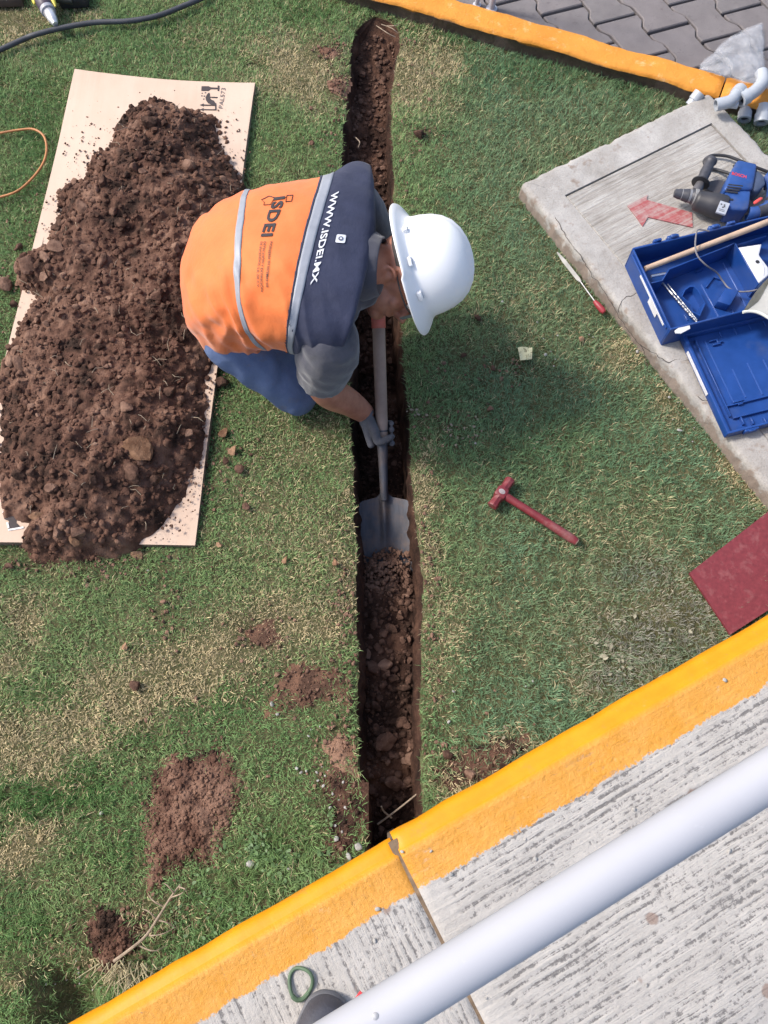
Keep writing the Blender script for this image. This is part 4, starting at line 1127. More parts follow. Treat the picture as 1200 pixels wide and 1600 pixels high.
# colours of the plants themselves
top = sstep(700, 100, ppy)
g_lush = np.array([0.056, 0.150, 0.032]); g_mid = np.array([0.190, 0.325, 0.122]); g_blue = np.array([0.170, 0.292, 0.165]); g_yel = np.array([0.31, 0.385, 0.165])
straw = np.array([0.72, 0.60, 0.35]); straw2 = np.array([0.52, 0.42, 0.26]); grey = np.array([0.34, 0.33, 0.28])
rr_ = rng.uniform(0, 1, N)[:, None]
right = sstep(600, 820, ppx)[:, None]
col = g_mid * (1 - right) + g_blue * right
k = np.clip(.45 + patch * 1.1 + rng.normal(0, .22, N), 0, 1)[:, None]
col = col * (1 - k * .5) + g_yel * k * .5 * (1 - .3 * right) + g_lush * 0
col = col * (1 - lush[:, None] * .8) + g_lush * 1.05 * lush[:, None] * .8
isdry = rng.uniform(0, 1, N) < np.clip(0.03 + dry * .95, 0, .96)
dcol = straw * rr_ + straw2 * (1 - rr_)
gk = np.clip(gsum(GREYD, ppx, ppy), 0, 1)[:, None]
dcol = dcol * (1 - gk) + grey * (.6 + .8 * rr_) * gk
col = np.where(isdry[:, None], dcol, col * (1 - .3 * dn[:, None]) + g_yel * .3 * dn[:, None])
col = col * (1 - gk * .35) + grey * gk * .35 * .8
col *= rng.uniform(.72, 1.3, N)[:, None]
tag(fast_mesh('grass', Vg.reshape(-1, 3), Fg, gm.mat, smooth=False, colors=np.repeat(col, 5, 0)), 'short patchy lawn grass, green with dry straw-coloured bands', 'grass', kind='stuff')

# ------------------------------------------------------------------ small weeds, straw and fallen petals
def leafy(name, spots, mt, seed, label, cat, size=(.004, .009), n=(5, 9), hgt=.02):
    r = np.random.default_rng(seed); Vs, Fs, k0 = [], [], 0
    for (px, py) in spots:
        p = P(px, py, .01)
        for q in range(r.integers(*n)):
            a = r.uniform(0, 6.28); s = r.uniform(*size); rd = r.uniform(0, .02); tilt = r.uniform(-.5, .5)
            c = np.array([p.x + rd * math.cos(a), p.y + rd * math.sin(a), float(gz(p.x, p.y)) + r.uniform(.006, hgt)])
            d = np.array([math.cos(a), math.sin(a), tilt * .6]); nn = np.array([-d[1], d[0], r.uniform(-.4, .4)])
            prof = [(0, 0), (.35, .33), (.7, .36), (1, 0), (.7, -.36), (.35, -.33)]
            for (u, v) in prof: Vs.append(c + d * u * s * 1.6 + nn * v * s * 1.3 + np.array([0, 0, -.1 * s * u]))
            Fs += [[k0, k0 + 1, k0 + 5], [k0 + 1, k0 + 2, k0 + 4], [k0 + 1, k0 + 4, k0 + 5], [k0 + 2, k0 + 3, k0 + 4]]; k0 += 6
    o = fast_mesh(name, np.array(Vs), np.array(Fs), mt, origin=tuple(np.mean(Vs, 0)), smooth=False)
    tag(o, label, cat, kind='stuff')
weed = simple('weed_leaf', (0.085, 0.155, 0.05), 0.6, 0.35, 40, 0.1)
r = np.random.default_rng(3)
leafy('broadleaf_weeds', [(r.normal(430, 40), r.normal(1345, 26)) for k in range(22)] + [(r.normal(400, 30), r.normal(1330, 14)) for k in range(9)] + [(r.normal(330, 25), r.normal(1440, 20)) for k in range(9)], weed, 31, 'small round-leaved weeds growing by the yellow edge left of the trench', 'weeds')
leafy('fallen_leaf_bits', [(885 - 0 + r.normal(0, 40), 1010 + r.normal(0, 40)) for k in range(0)] + [(965 + r.normal(0, 16), 1030 + r.normal(0, 14)) for k in range(9)] + [(990, 975), (1040, 990), (1088, 998)], simple('dry_leaf', (0.27, 0.25, 0.18), 0.8, 0.3, 60), 33, 'pale dry leaf bits in the grey grass below the red board', 'leaf litter', (.005, .011), (2, 4), .02)
leafy('fallen_leaf_bits', [(650 + r.normal(0, 8), 640 + r.normal(0, 8)) for k in range(4)] + [(690 + k * 9, 668 + r.normal(0, 7)) for k in range(8)] + [(790, 1150), (795, 1165), (830, 690)], simple('dry_leaf_brown', (0.25, 0.20, 0.14), 0.8, 0.3, 60), 35, 'pale brown dry leaf bits on the shaded grass right of the trench', 'leaf litter', (.004, .009), (2, 4), .015)
# straw tufts and long stems by the uprooted clump
strawm = simple('straw', (0.42, 0.36, 0.22), 0.8, 0.25, 50)
rootm = simple('root_bark', (0.30, 0.23, 0.165), 0.9, 0.3, 60, 0.4, 200, .001)
def px3(L):  return [P(x, y, z) for x, y, z in L]
g = G()
main = px3([(178, 1502, .05), (205, 1482, .055), (228, 1462, .05), (248, 1432, .05), (268, 1400, .045), (282, 1382, .04)])
g.tube(crom([tuple(p) for p in main], 18), list(np.linspace(.0045, .002, 18)), 7)
for a_, b_, c_ in (((246, 1438), (262, 1442), (278, 1452)), ((244, 1436), (232, 1424), (222, 1420)), ((268, 1402), (284, 1396), (290, 1388)), ((258, 1418), (240, 1408), (232, 1398)), ((230, 1462), (252, 1460), (276, 1448)), ((272, 1396), (262, 1384), (256, 1380)), ((280, 1386), (290, 1390), (294, 1400)), ((214, 1476), (240, 1486), (262, 1476))):
    g.tube(crom([tuple(P(*a_, .045)), tuple(P(*b_, .055)), tuple(P(*c_, .03))], 8), list(np.linspace(.0022, .0008, 8)), 5)
tag(g.build('dug_up_root', rootm), 'pale branching root sticking out of the uprooted earth clump', 'root')
g = G()
for k in range(70):
    x, y = r.normal(200, 26), r.normal(1512, 9); p = P(x, y, .02); a = r.uniform(-2.6, -.6); L = r.uniform(.03, .07)
    q2 = p + Vector((math.cos(a) * L, math.sin(a) * L * .8, r.uniform(-.01, .02)))
    g.tube([p, p.lerp(q2, .5) + Vector((0, 0, .014)), q2], [.0014, .0012, .0004], 4)
tag(g.build('torn_grass_tuft', strawm), 'torn pale grass stems hanging below the uprooted earth clump', 'grass tuft', kind='stuff')
g = G()
for a_, b_, c_ in (((590, 1288), (625, 1262), (662, 1232)), ((612, 1278), (600, 1268), (596, 1260))):
    g.tube(crom([tuple(P(*a_, -.10)), tuple(P(*b_, -.085)), tuple(P(*c_, -.06))], 10), list(np.linspace(.0028, .0022, 10)), 6)
tag(g.build('cut_root', rootm), 'thin root lying across the trench close to the walkway', 'root')
g = G()
for a_, b_, c_ in (((596, 38), (612, 44), (622, 52)), ((605, 40), (618, 40), (628, 34)), ((556, 215), (562, 222), (560, 230)), ((588, 40), (606, 52), (618, 58))):
    g.tube(crom([tuple(P(*a_, -.01)), tuple(P(*b_, .012)), tuple(P(*c_, 0))], 8), .0016, 5)
tag(g.build('torn_roots', rootm), 'fine pale torn roots over the far end of the trench', 'roots')
# pale pebbles
pebm = simple('white_pebble', (0.34, 0.325, 0.30), 0.9, 0.3, 50, 0.3)
PEB = [clod_verts(2, 900 + k, .25, 5) for k in range(5)]; PM = []
for V, Fq in PEB:
    me = bpy.data.meshes.new('pebble'); me.from_pydata([tuple(p) for p in V], [], Fq.tolist()); me.materials.append(pebm); finish(me, 50); PM.append(me)
def peb(px, py, s, label, group=None):
    p = P(px, py, .01); s *= .8; clod(p.x, p.y, float(gz(p.x, p.y)) + .007 + s * .2, s, label, group, me=random.choice(PM), name='pebble', cat='pebble')
peb(391, 1351, .017, 'largest pale stone in the weeds by the yellow walkway edge')
peb(526, 1311, .012, 'white stone at the trench corner just above the yellow edge')
peb(560, 1322, .013, 'grey-white stone touching the yellow edge beside the trench')
peb(545, 1338, .010, 'white oblong stone close to the yellow edge, left of the trench corner')
peb(452, 1358, .007, 'small grey stone in the round-leaved weeds')
peb(433, 1116, .008, 'round grey pebble below the bright reddish bare patch')
peb(425, 1100, .009, 'grey stone at the left end of the bright reddish bare patch')
peb(158, 1271, .009, 'single grey-white pebble in lush grass left of the low soil mound')
peb(702, 1128, .008, 'grey-white pebble on grass right of the near trench')
peb(709, 1080, .006, 'white pebble on grass right of the trench above the grey-white pebble')
peb(997, 548, .010, 'pale stone at the foot of the cracked slab edge')
peb(1062, 672, .009, 'white stone on grass left of the open blue lid')
peb(853, 553, .007, 'grey pebble right of the yellow paper scrap')
for (x, y) in [(495, 1207), (503, 1198), (508, 1212), (512, 1204), (497, 1220), (505, 1228), (478, 1205), (470, 1207), (463, 1201), (520, 1240), (530, 1250), (536, 1222), (540, 1262), (516, 1262), (524, 1290), (482, 1150), (486, 1140), (500, 1135), (534, 1300), (515, 1335)]:
    peb(x, y, random.uniform(.0035, .007), 'tiny pale stone in the gravelly soil left of the near trench', 'tiny stones beside the near trench')
for (x, y) in [(861, 548), (868, 560), (866, 571), (872, 523), (922, 520), (928, 524), (1046, 620), (1060, 628), (1052, 655), (1085, 668), (1082, 690), (1020, 695), (743, 692), (690, 470), (850, 528), (840, 502), (785, 470), (833, 1064), (822, 1072), (835, 1106), (1178, 795)]:
    peb(x, y, random.uniform(.003, .0055), 'tiny white flower head or pebble on the grass right of the worker', 'tiny white specks on the right lawn')
for (x, y) in [(118, 1516), (116, 1524), (116, 1532), (93, 1538), (154, 1546), (134, 1554), (135, 1570), (82, 1540), (72, 1538), (230, 890), (225, 1010), (118, 1502), (112, 1545)]:
    peb(x, y, random.uniform(.0028, .0045), 'tiny white flower head in the grass of the lower left lawn', 'tiny white specks on the left lawn')

# ================================================================== OBJECTS
steel = simple('brushed_steel', (0.50, 0.50, 0.50), 0.35, 0.12, 60, 0.1, 300, metal=1.0)
black_rub = simple('black_rubber', (0.022, 0.022, 0.026), 0.55, 0.3, 50, 0.2, 300)
grey_rub = simple('dark_grey_plastic', (0.050, 0.050, 0.060), 0.5, 0.25, 50, 0.2, 300)
blue_pl = simple('blue_tool_plastic', (0.020, 0.066, 0.235), 0.45, 0.15, 30, 0.15, 400, dirt=((0.12, 0.12, 0.14), 0.35))
case_bl = simple('blue_case_plastic', (0.010, 0.052, 0.225), 0.42, 0.12, 20, 0.12, 500, dirt=((0.08, 0.10, 0.17), 0.4))
red_pl = simple('red_marking', (0.62, 0.045, 0.05), 0.5, 0.1)
white_pl = simple('white_plastic', (0.62, 0.62, 0.64), 0.45, 0.06, 20)
red_paint = simple('red_tool_paint', (0.175, 0.021, 0.027), 0.5, 0.2, 40, 0.2, 200, dirt=((0.26, 0.13, 0.12), 0.75))
wood = NT('worn_wood'); v = wood.pos('object'); n1 = wood.noise(wood.mapv(v, (30, 30, 4)), 2, 8, 0.65)
wood.p(Base_Color=wood.mix(wood.mapr(wood.noise(v, 35, 7, .7), .55, .7, 0, .6), wood.ramp(n1, [(.3, (0.30, 0.20, 0.135)), (.7, (0.44, 0.32, 0.235))]), (0.17, 0.11, 0.08)), Roughness=0.75, Normal=wood.bump(n1, .3, .002))
wood = wood.mat

# ------------------------------------------------------------------ white pipe handrail
ZR = 1.34
ra_, rb_ = P(574, 1600, ZR), P(1200, 1212, ZR); rd = (rb_ - ra_).normalized()
rail = thing('handrail', 'thick white painted steel pipe rail crossing above the walkway', 'handrail', (ra_ + rb_) / 2)
wp = NT('white_gloss_paint'); v = wp.pos('object'); n1 = wp.noise(v, 3, 6, .6)
wp.p(Base_Color=wp.mix(wp.mapr(wp.noise(v, 60, 8, .75), .62, .74, 0, .4), wp.ramp(n1, [(.3, (0.385, 0.387, 0.415)), (.7, (0.445, 0.447, 0.475))]), (0.50, 0.50, 0.52)), Roughness=0.62, Normal=wp.bump(wp.noise(v, 180, 3), .06, .001))
g = G(); RR = 0.0242
g.tube([ra_ - rd * 1.5 + (rb_ - ra_) * q for q in ()] + [ra_ + rd * q for q in np.linspace(-1.6, 2.2, 60)], RR, 40)
g.build('pipe', wp.mat, parent=rail)
for q in (-1.45, 2.05):
    c = ra_ + rd * q; g = G(); g.tube([(c.x, c.y, ZW - .02), (c.x, c.y, ZR)], RR * .95, 24); g.build('post', wp.mat, parent=rail)
sc = P(587, 1589, ZR + RR)
g = G(); g.lathe([(0.0, .0022), (.0022, .002), (.0034, .001), (.0036, -.001)], 14, Matrix.Translation((sc.x, sc.y, ZR + RR * .93)))
g.build('rivet', simple('grey_rivet', (0.36, 0.36, 0.37), .5), parent=rail)

# ------------------------------------------------------------------ shoe, ring on the walkway
def zw(px, py, z=ZW): return P(px, py, z)
heel, toe = zw(440, 1690), zw(534, 1556)
shoe = thing('shoe', 'dark grey shoe with a red mark on the walkway beside the white rail', 'shoe', ((heel + toe) / 2).to_2d().to_3d() + Vector((0, 0, ZW)))
d = (toe - heel).normalized(); sd = Vector((-d.y, d.x, 0)); L = (toe - heel).length
SHM = basis(heel, d * L, sd * L, Vector((0, 0, 1)))
ol = [(0, .10), (.02, .16), (.15, .21), (.4, .20), (.62, .25), (.78, .27), (.90, .22), (.97, .13), (1, 0), (.97, -.14), (.90, -.22), (.78, -.25), (.62, -.22), (.4, -.17), (.15, -.19), (.02, -.15), (0, -.08)]
op = crom(ol + [ol[0]], 60)[:-1]
def shoe_loft(prof, name, mt):
    vs, fs = [], []; m = len(op)
    for (sc_, z) in prof:
        for (x, y) in op:
            X_ = .5 + (x - .5) * sc_[0]; Y_ = y * sc_[1]
            zz = z[0] + (z[1] - z[0]) * (1 - x)
            vs.append((X_, Y_, zz))
    for r_ in range(len(prof) - 1):
        for k in range(m): fs.append([r_ * m + k, r_ * m + (k + 1) % m, (r_ + 1) * m + (k + 1) % m, (r_ + 1) * m + k])
    fs.append([(len(prof) - 1) * m + k for k in range(m)])
    g = G(SHM); g.add(vs, fs); return g.build(name, mt, parent=shoe, sharp=50)
shoe_loft([((1, 1), (.001, .001)), ((1.015, 1.03), (.008, .008)), ((1.015, 1.03), (.022, .026)), ((.99, .97), (.027, .030))], 'sole', simple('shoe_sole', (0.12, 0.12, 0.13), .7))
shoe_loft([((.985, .95), (.024, .028)), ((.97, .92), (.040, .05)), ((.93, .84), (.055, .075)), ((.84, .68), (.068, .095)), ((.7, .45), (.078, .11)), ((.55, .2), (.083, .118)), ((.5, .04), (.084, .12))], 'upper', simple('shoe_upper', (0.050, 0.050, 0.062), .6, .2, 40, .5, 220, .002))
g = G(SHM); g.tube([(.60, -.20, .062), (.72, -.225, .050), (.82, -.21, .044)], .004 , 6); 
rp = zw(561, 1556, ZW + .05)
g = G(); g.box((0, 0, 0), (.016, .008, .003), basis(rp, d, sd, Vector((0, 0, 1))), .001); g.build('red_tab', red_pl, parent=shoe)
rc = zw(470, 1535)
g = G(); pts = []
for k in range(28):
    a = 2 * math.pi * k / 28; rr2 = .0235 * (1 + .07 * math.sin(3 * a + .6)); pts.append((rc.x + rr2 * .95 * math.cos(a), rc.y + rr2 * 1.15 * math.sin(a), ZW + .006 + .003 * math.sin(2 * a)))
g.tube(pts, .0036, 10, closed=True)
for k in (3, 4, 5): pass
a0 = zw(488, 1550, ZW + .006); a1 = zw(478, 1562, ZW + .005)
g.tube(pts[18:26], .0046, 8)
tag(g.build('coiled_wire', simple('green_plastic', (0.075, 0.12, 0.065), .6, .2)), 'small dark green coiled ring lying on the grooved walkway', 'ring')
for k in range(14):
    px, py = [(628, 1330), (673, 1330), (820, 1312), (836, 1342), (1132, 1063), (705, 1365), (585, 1470), (880, 1640), (1010, 1540), (590, 1420), (1040, 1280), (990, 1265), (760, 1560), (1140, 1330)][k]
    p = zw(px, py); s = random.uniform(.003, .0055)
    clod(p.x, p.y, ZW + s * .4, s, 'tiny pale stone chip on the walkway', 'stone chips on the walkway', me=PM[k % 5], name='stone_chip', cat='stone chip')

# ------------------------------------------------------------------ red board
g = flat([(1076, 896), (1225, 780), (1330, 870), (1140, 992)], .022, .006)
rbm = simple('red_board', (0.165, 0.024, 0.032), 0.6, 0.2, 90, 0.15, 300, dirt=((0.27, 0.10, 0.10), .6))
tag(g.build('red_board', rbm, sharp=30), 'flat dark red board on the grass, tucked against the yellow edge', 'board')

# ------------------------------------------------------------------ hammer
ha, hb = P(775, 765, .03), P(897, 843, .022); hd = (hb - ha); HL = hd.length; hd.normalize()
hs = Vector((-hd.y, hd.x, 0)).normalized(); hu = hd.cross(hs)
if hu.z < 0: hu = -hu
ham = thing('hammer', 'short red-handled hammer with worn red steel head, lying on the grass', 'hammer', (ha + hb) / 2 - Vector((0, 0, .02)))
HM = basis(P(783, 771, .032), hd, hs, hu)
g = G(HM)
for s in (-1, 1):
    if s < 0: prof = [(.0, .0165), (.014, .0165), (.020, .014), (.034, .0145), (.046, .0165), (.050, .0150)]
    else: prof = [(.0, .0165), (.014, .0165), (.020, .014), (.036, .0145), (.050, .0165), (.054, .0145)]
    ring = [(Vector((0, s * y, 0)), rr2) for y, rr2 in prof]
    g.tube([p for p, _ in ring], [q2 for _, q2 in ring], 8)
g.box((0, 0, 0), (.036, .036, .034), None, .007, 2)
g.build('head', red_paint, parent=ham, sharp=35)
g = G(HM); g.lathe([(.0, .0012), (.010, .001), (.011, -.001)], 16, Matrix.Translation((0, 0, .017)), 1.0, .75); g.lathe([(0, .055), (.0135, .0545), (.0140, .052)], 8, Matrix.Rotation(R(-90), 4, 'X'))
g.build('worn_steel_face', simple('worn_grey_steel', (.40, .34, .33), .5, .2, 60, metal=.3), parent=ham)
g = G(HM); n = 16
g.tube([(x, 0, .002 * math.sin(x * 14)) for x in np.linspace(.012, HL - .01, n)], list(np.interp(np.linspace(0, 1, n), [0, .1, .3, .7, .92, .97, 1], [.0125, .0115, .0115, .0128, .0135, .0132, .011])), 14, flat=1.1)
g.build('handle', red_paint, parent=ham)
ew = P(897, 843, .024)
g = G(HM); g.tube([(HL - .011, 0, 0), (HL - .007, 0, 0)], [.0105, .0095], 12); g.build('handle_end', wood, parent=ham)

# ------------------------------------------------------------------ screwdriver beside the slab
s0, s1, s2, s3 = P(871, 394, .030), P(907, 440, .026), P(930, 472, .022), P(944, 488, .022)
scr = thing('scraper', 'thin pale blade with red handle leaning at the slab edge', 'scraper', s2 - Vector((0, 0, .03)))
d = (s1 - s0).normalized(); sd = Vector((-d.y, d.x, 0)).normalized(); n_ = d.cross(sd)
g = G(); L = (s1 - s0).length; M_ = basis(s0, d, sd, n_); g.prism([(0, -.003), (L * .3, -.008), (L * .9, -.008), (L, -.004), (L, .004), (L * .9, .006), (L * .3, .006), (0, .001)], -.001, .001, M_)
g.build('blade', simple('pale_blade', (.44, .42, .37), .5, .2), parent=scr)
g = G(); g.tube([s1 - d * .01, s2], .0022, 8); g.build('shank', steel, parent=scr)
g = G(); g.tube([s2 - d * .004, s2.lerp(s3, .2), s2.lerp(s3, .8), s3], [.006, .0095, .0105, .007], 10); g.build('handle', simple('red_handle', (.30, .03, .04), .5), parent=scr)
# paper scrap
g = G(); a = [P(x, y, .026) for x, y in ((809, 543), (832, 542), (831, 561), (813, 563))]
nn = 7; vs = []; 
for i in range(nn):
    for j in range(nn):
        p = a[0].lerp(a[1], i / 6).lerp(a[3].lerp(a[2], i / 6), j / 6); p.z += .004 * math.sin(i * .9) * math.cos(j * .8); vs.append(p)
g.add(vs, gridf(nn, nn).tolist()); g.add([p - Vector((0, 0, .001)) for p in vs], gridf(nn, nn)[:, ::-1].tolist())
ps = NT('yellowed_paper'); v = ps.pos('object'); ps.p(Base_Color=ps.mix(ps.mapr(ps.noise(v, 110, 5, .7), .52, .62, 0, .85), (.62, .58, .34), (.16, .13, .06)), Roughness=.8)
tag(g.build('paper_scrap', ps.mat), 'small crumpled pale yellow paper scrap on the grass', 'paper scrap')

# ------------------------------------------------------------------ blue tool case
ZB, ZT = ZS + .001, ZS + .088
Z5 = lambda X, Y, z: P(960 + X / 5, 340 + Y / 5, z)
C0 = Z5(138, 240, ZT); C1 = Z5(1130, 5, ZT)
cx_ = (C1 - C0).normalized(); cy_ = Vector((cx_.y, -cx_.x, 0))
CL = (C1 - C0).length * 1.22
CD = (Z5(425, 985, ZB) - C0).to_2d().to_3d().dot(cy_) - .0
hinge = Z5(530, 900, ZT); CD = min(max(CD, .2), .40)
case = thing('tool_case', 'open blue plastic tool case on the slab, its lid folded down', 'tool case', (C0 + cx_ * CL / 2 + cy_ * CD / 2).to_2d().to_3d() + Vector((0, 0, ZS)), math.atan2(cx_.y, cx_.x))
CMx = Matrix(((cx_.x, cy_.x, 0, C0.x), (cx_.y, cy_.y, 0, C0.y), (0, 0, 1, 0), (0, 0, 0, 1)))
CI = CMx.inverted()
def c5(X, Y, z): return CI @ Z5(X, Y, z)
g = G(CMx); t = .006; hz = (ZB + ZT) / 2; hh = ZT - ZB
g.box((CL / 2, CD / 2, ZB + .003), (CL, CD, .006), None, .002)
g.box((CL / 2, t / 2, hz + .002), (CL, t, hh), None, .002); g.box((CL / 2, CD - t / 2, hz + .002), (CL, t, hh), None, .002)
g.box((t / 2, CD / 2, hz + .002), (t, CD - 2 * t + .002, hh - .002), None, .002); g.box((CL - t / 2, CD / 2, hz + .002), (t, CD - 2 * t + .002, hh - .002), None, .002)
# outer lip
g.box((CL / 2, -.003, ZT - .010), (CL * .98, .006, .010), None, .002); g.box((-.003, CD / 2, ZT - .012), (.006, CD * .9, .008), None, .002)
g.build('case_base', case_bl, parent=case)
# inner tray walls
def wall(a, b, z0, z1, th=.004):
    a = Vector((a.x, a.y, 0)); b = Vector((b.x, b.y, 0)); d = (b - a); L = d.length
    M_ = CMx @ Matrix.Translation((a.x, a.y, 0)) @ Matrix.Rotation(math.atan2(d.y, d.x), 4, 'Z')
    g.box((L / 2, 0, (z0 + z1) / 2), (L, th, z1 - z0), M_, .001)
g = G(); zt = ZT - .012
wall(c5(430, 400, zt), c5(880, 225, zt), ZB + .006, zt); wall(c5(430, 400, zt), c5(375, 490, zt), ZB + .006, zt); wall(c5(375, 490, zt), c5(290, 508, zt), ZB + .006, zt)
wall(c5(880, 225, zt), c5(940, 195, zt), ZB + .006, zt)
wall(c5(945, 200, zt), c5(1128, 520, zt), ZB + .006, zt); wall(c5(945, 200, zt), c5(1200, 125, zt), ZB + .006, zt - .01)
g.build('divider_wall', case_bl, parent=case)
g = G()
pz = [c5(X, Y, ZB + .03) for X, Y in ((860, 560), (968, 580), (895, 700), (795, 668))]
g.prism([(p.x, p.y) for p in pz], ZB + .005, ZB + .04, CMx, .004)
g.build('moulded_block', case_bl, parent=case)
g = G()
pz = [c5(X, Y, ZB + .02) for X, Y in ((510, 635), (535, 580), (575, 552), (610, 552), (640, 580), (700, 690), (655, 790), (600, 760), (585, 700))]
cen = sum(pz, Vector()) / len(pz)
m_ = len(pz); vs = [Vector((p.x, p.y, ZB + .034)) for p in pz] + [Vector(((p - cen).x * 1.06 + cen.x, (p - cen).y * 1.06 + cen.y, ZB + .006)) for p in pz] + [Vector(((p - cen).x * .9 + cen.x, (p - cen).y * .9 + cen.y, ZB + .034)) for p in pz] + [Vector(((p - cen).x * .8 + cen.x, (p - cen).y * .8 + cen.y, ZB + .008)) for p in pz]
g.M = CMx
g.add(vs, [[k, (k + 1) % m_, (k + 1) % m_ + m_, k + m_] for k in range(m_)] + [[k, (k + 1) % m_, (k + 1) % m_ + 2 * m_, k + 2 * m_] for k in range(m_)] + [[k + 2 * m_, (k + 1) % m_ + 2 * m_, (k + 1) % m_ + 3 * m_, k + 3 * m_] for k in range(m_)] + [[k + 3 * m_ for k in range(m_)]])
g.build('moulded_cup', case_bl, parent=case)
for (a, b) in (((680, 520), (832, 800)), ((850, 350), (1030, 690)), ((915, 710), (945, 770)), ((545, 755), (575, 800))):
    g = G(); z_ = ZB + .010; wall(c5(*a, z_), c5(*b, z_), ZB + .005, z_, .003); g.build('floor_rib', simple('blue_case_rib', (.05, .11, .34), .3, .1), parent=case)
for (a, b) in (((720, 540), (780, 460)), ((780, 460), (830, 480)), ((640, 420), (690, 400))):
    g = G(); wall(c5(*a, ZB + .014), c5(*b, ZB + .014), ZB + .005, ZB + .014, .004); g.build('moulded_rib', case_bl, parent=case)
for (X, Y) in ((345, 205), (470, 175), (790, 95), (915, 60)):
    p = c5(X, Y, ZT); g = G(CMx)
    if X in (470, 790):
        g.box((p.x, -.006, ZT - .012), (.040, .014, .034), None, .003); g.box((p.x, -.005, ZT + .006), (.022, .012, .010), None, .003)
    else: g.box((p.x, -.005, ZT + .000), (.028, .010, .014), None, .002); g.box((p.x, -.002, ZT + .008), (.010, .006, .006), None, .001)
    g.build('latch', blue_pl if X in (470, 790) else case_bl, parent=case)
g = G()
a, b = c5(205, 450, ZT - .01), c5(415, 830, ZT - .01)
g.M = CMx; g.box((-.0068, (a.y + b.y) / 2, ZT - .012), (.0024, abs(b.y - a.y), .007)); g.build('pale_trim', white_pl, parent=case)
a, b = c5(250, 600, ZT - .03), c5(330, 750, ZT - .03)
g = G(CMx); g.box((-.0012, (a.y + b.y) / 2 + .01, ZT - .034), (.0022, abs(b.y - a.y) * .8, .026)); g.build('sticker', white_pl, parent=case)
# lid, folded open and lying on the slab edge and grass
L0, L1, L2 = P(1066, 522, ZS + .035), P(1200, 490, ZS + .035), P(1114, 684, ZS + .0345)
lx = (L1 - L0).normalized(); ly = (L2 - L0); ly = (ly - lx * ly.dot(lx)); LD = ly.length; ly.normalize(); lz = lx.cross(ly)
if lz.z < 0: lz = -lz
LM = basis(L0, lx, ly, lz); LL = CL * .98; LI = LM.inverted()
lid = G(LM); dz = .030
lid.box((LL / 2, LD / 2, -dz + .003), (LL, LD, .006), None, .002)
lid.box((LL / 2, .004, -dz / 2), (LL, .008, dz), None, .003, 2); lid.box((LL / 2, LD - .004, -dz / 2), (LL, .008, dz), None, .003, 2)
lid.box((.006, LD / 2, -dz / 2), (.012, LD - .01, dz), None, .003, 2); lid.box((LL - .006, LD / 2, -dz / 2), (.012, LD - .01, dz), None, .003, 2)
lid.box((LL / 2, -.004, -.004), (LL * .96, .010, .008), None, .003, 2)
lido = lid.build('case_lid', case_bl, parent=case)
ZL = lambda X, Y: LI @ P(1050 + X * 150 / 1091, 480 + Y * 220 / 1600, ZS + .015)
g = G(LM); y1 = ZL(480, 1165).y; y2 = ZL(540, 1305).y
g.box((LL / 2 + .012, y1, -dz + .010), (LL - .05, .004, .012), None, .001); g.box((LL / 2 + .016, y2, -dz + .012), (LL - .06, .004, .010), None, .001)
x1 = ZL(230, 330).x; g.box((x1, LD * .45, -dz + .012), (.004, LD * .78, .014), None, .001)
g.build('inner_rim', case_bl, parent=lido)
for (a, b) in (((375, 380), (610, 1100)), ((690, 700), (800, 1030)), ((860, 630), (980, 1000)), ((1040, 590), (1091, 760)), ((540, 280), (560, 340)), ((700, 220), (735, 305)), ((870, 180), (905, 250)), ((1040, 150), (1070, 210))):
    p, q2 = ZL(*a), ZL(*b); g = G(LM); g.box((p.x, (p.y + q2.y) / 2, -dz + .007), (.003, abs(q2.y - p.y), .004)); g.build('lid_rib', simple('blue_lid_rib', (.028, .085, .30), .4, .1) if 'blue_lid_rib' not in bpy.data.materials else bpy.data.materials['blue_lid_rib'], parent=lido)
g = G(LM); p = ZL(480, 400)
for (dx, dy, w_, h_) in ((0, -.006, .030, .004), (.010, .002, .005, .014), (.004, .009, .026, .005), (.020, .004, .014, .004)):
    g.box((p.x + dx, p.y + dy, -dz + .010), (w_, h_, .010), None, .001)
p = ZL(750, 1085); g.box((p.x, p.y - .004, -dz + .012), (.034, .008, .012), None, .001); g.box((p.x + .004, p.y + .006, -dz + .010), (.016, .006, .010), None, .001)
for X in (790, 900, 1050): p = ZL(X, 1300); g.box((p.x, p.y, -dz + .012), (.005, .024, .014), None, .001)
p = ZL(860, 1370); g.box((p.x, LD + .003, -.012), (.046, .008, .022), None, .002); g.box((p.x, LD + .006, -.006), (.020, .006, .010), None, .001)
for k in range(7): g.box((.014, .03 + k * LD / 8, -dz + .012), (.012, .003, .016), None, .0008)
g.build('moulded_clip', case_bl, parent=lido)
g = G(LM); a, b = ZL(175, 520), ZL(350, 1020); g.box((-.0016, (a.y + b.y) / 2, -.014), (.0024, abs(b.y - a.y), .012)); g.build('pale_strip', white_pl, parent=lido)
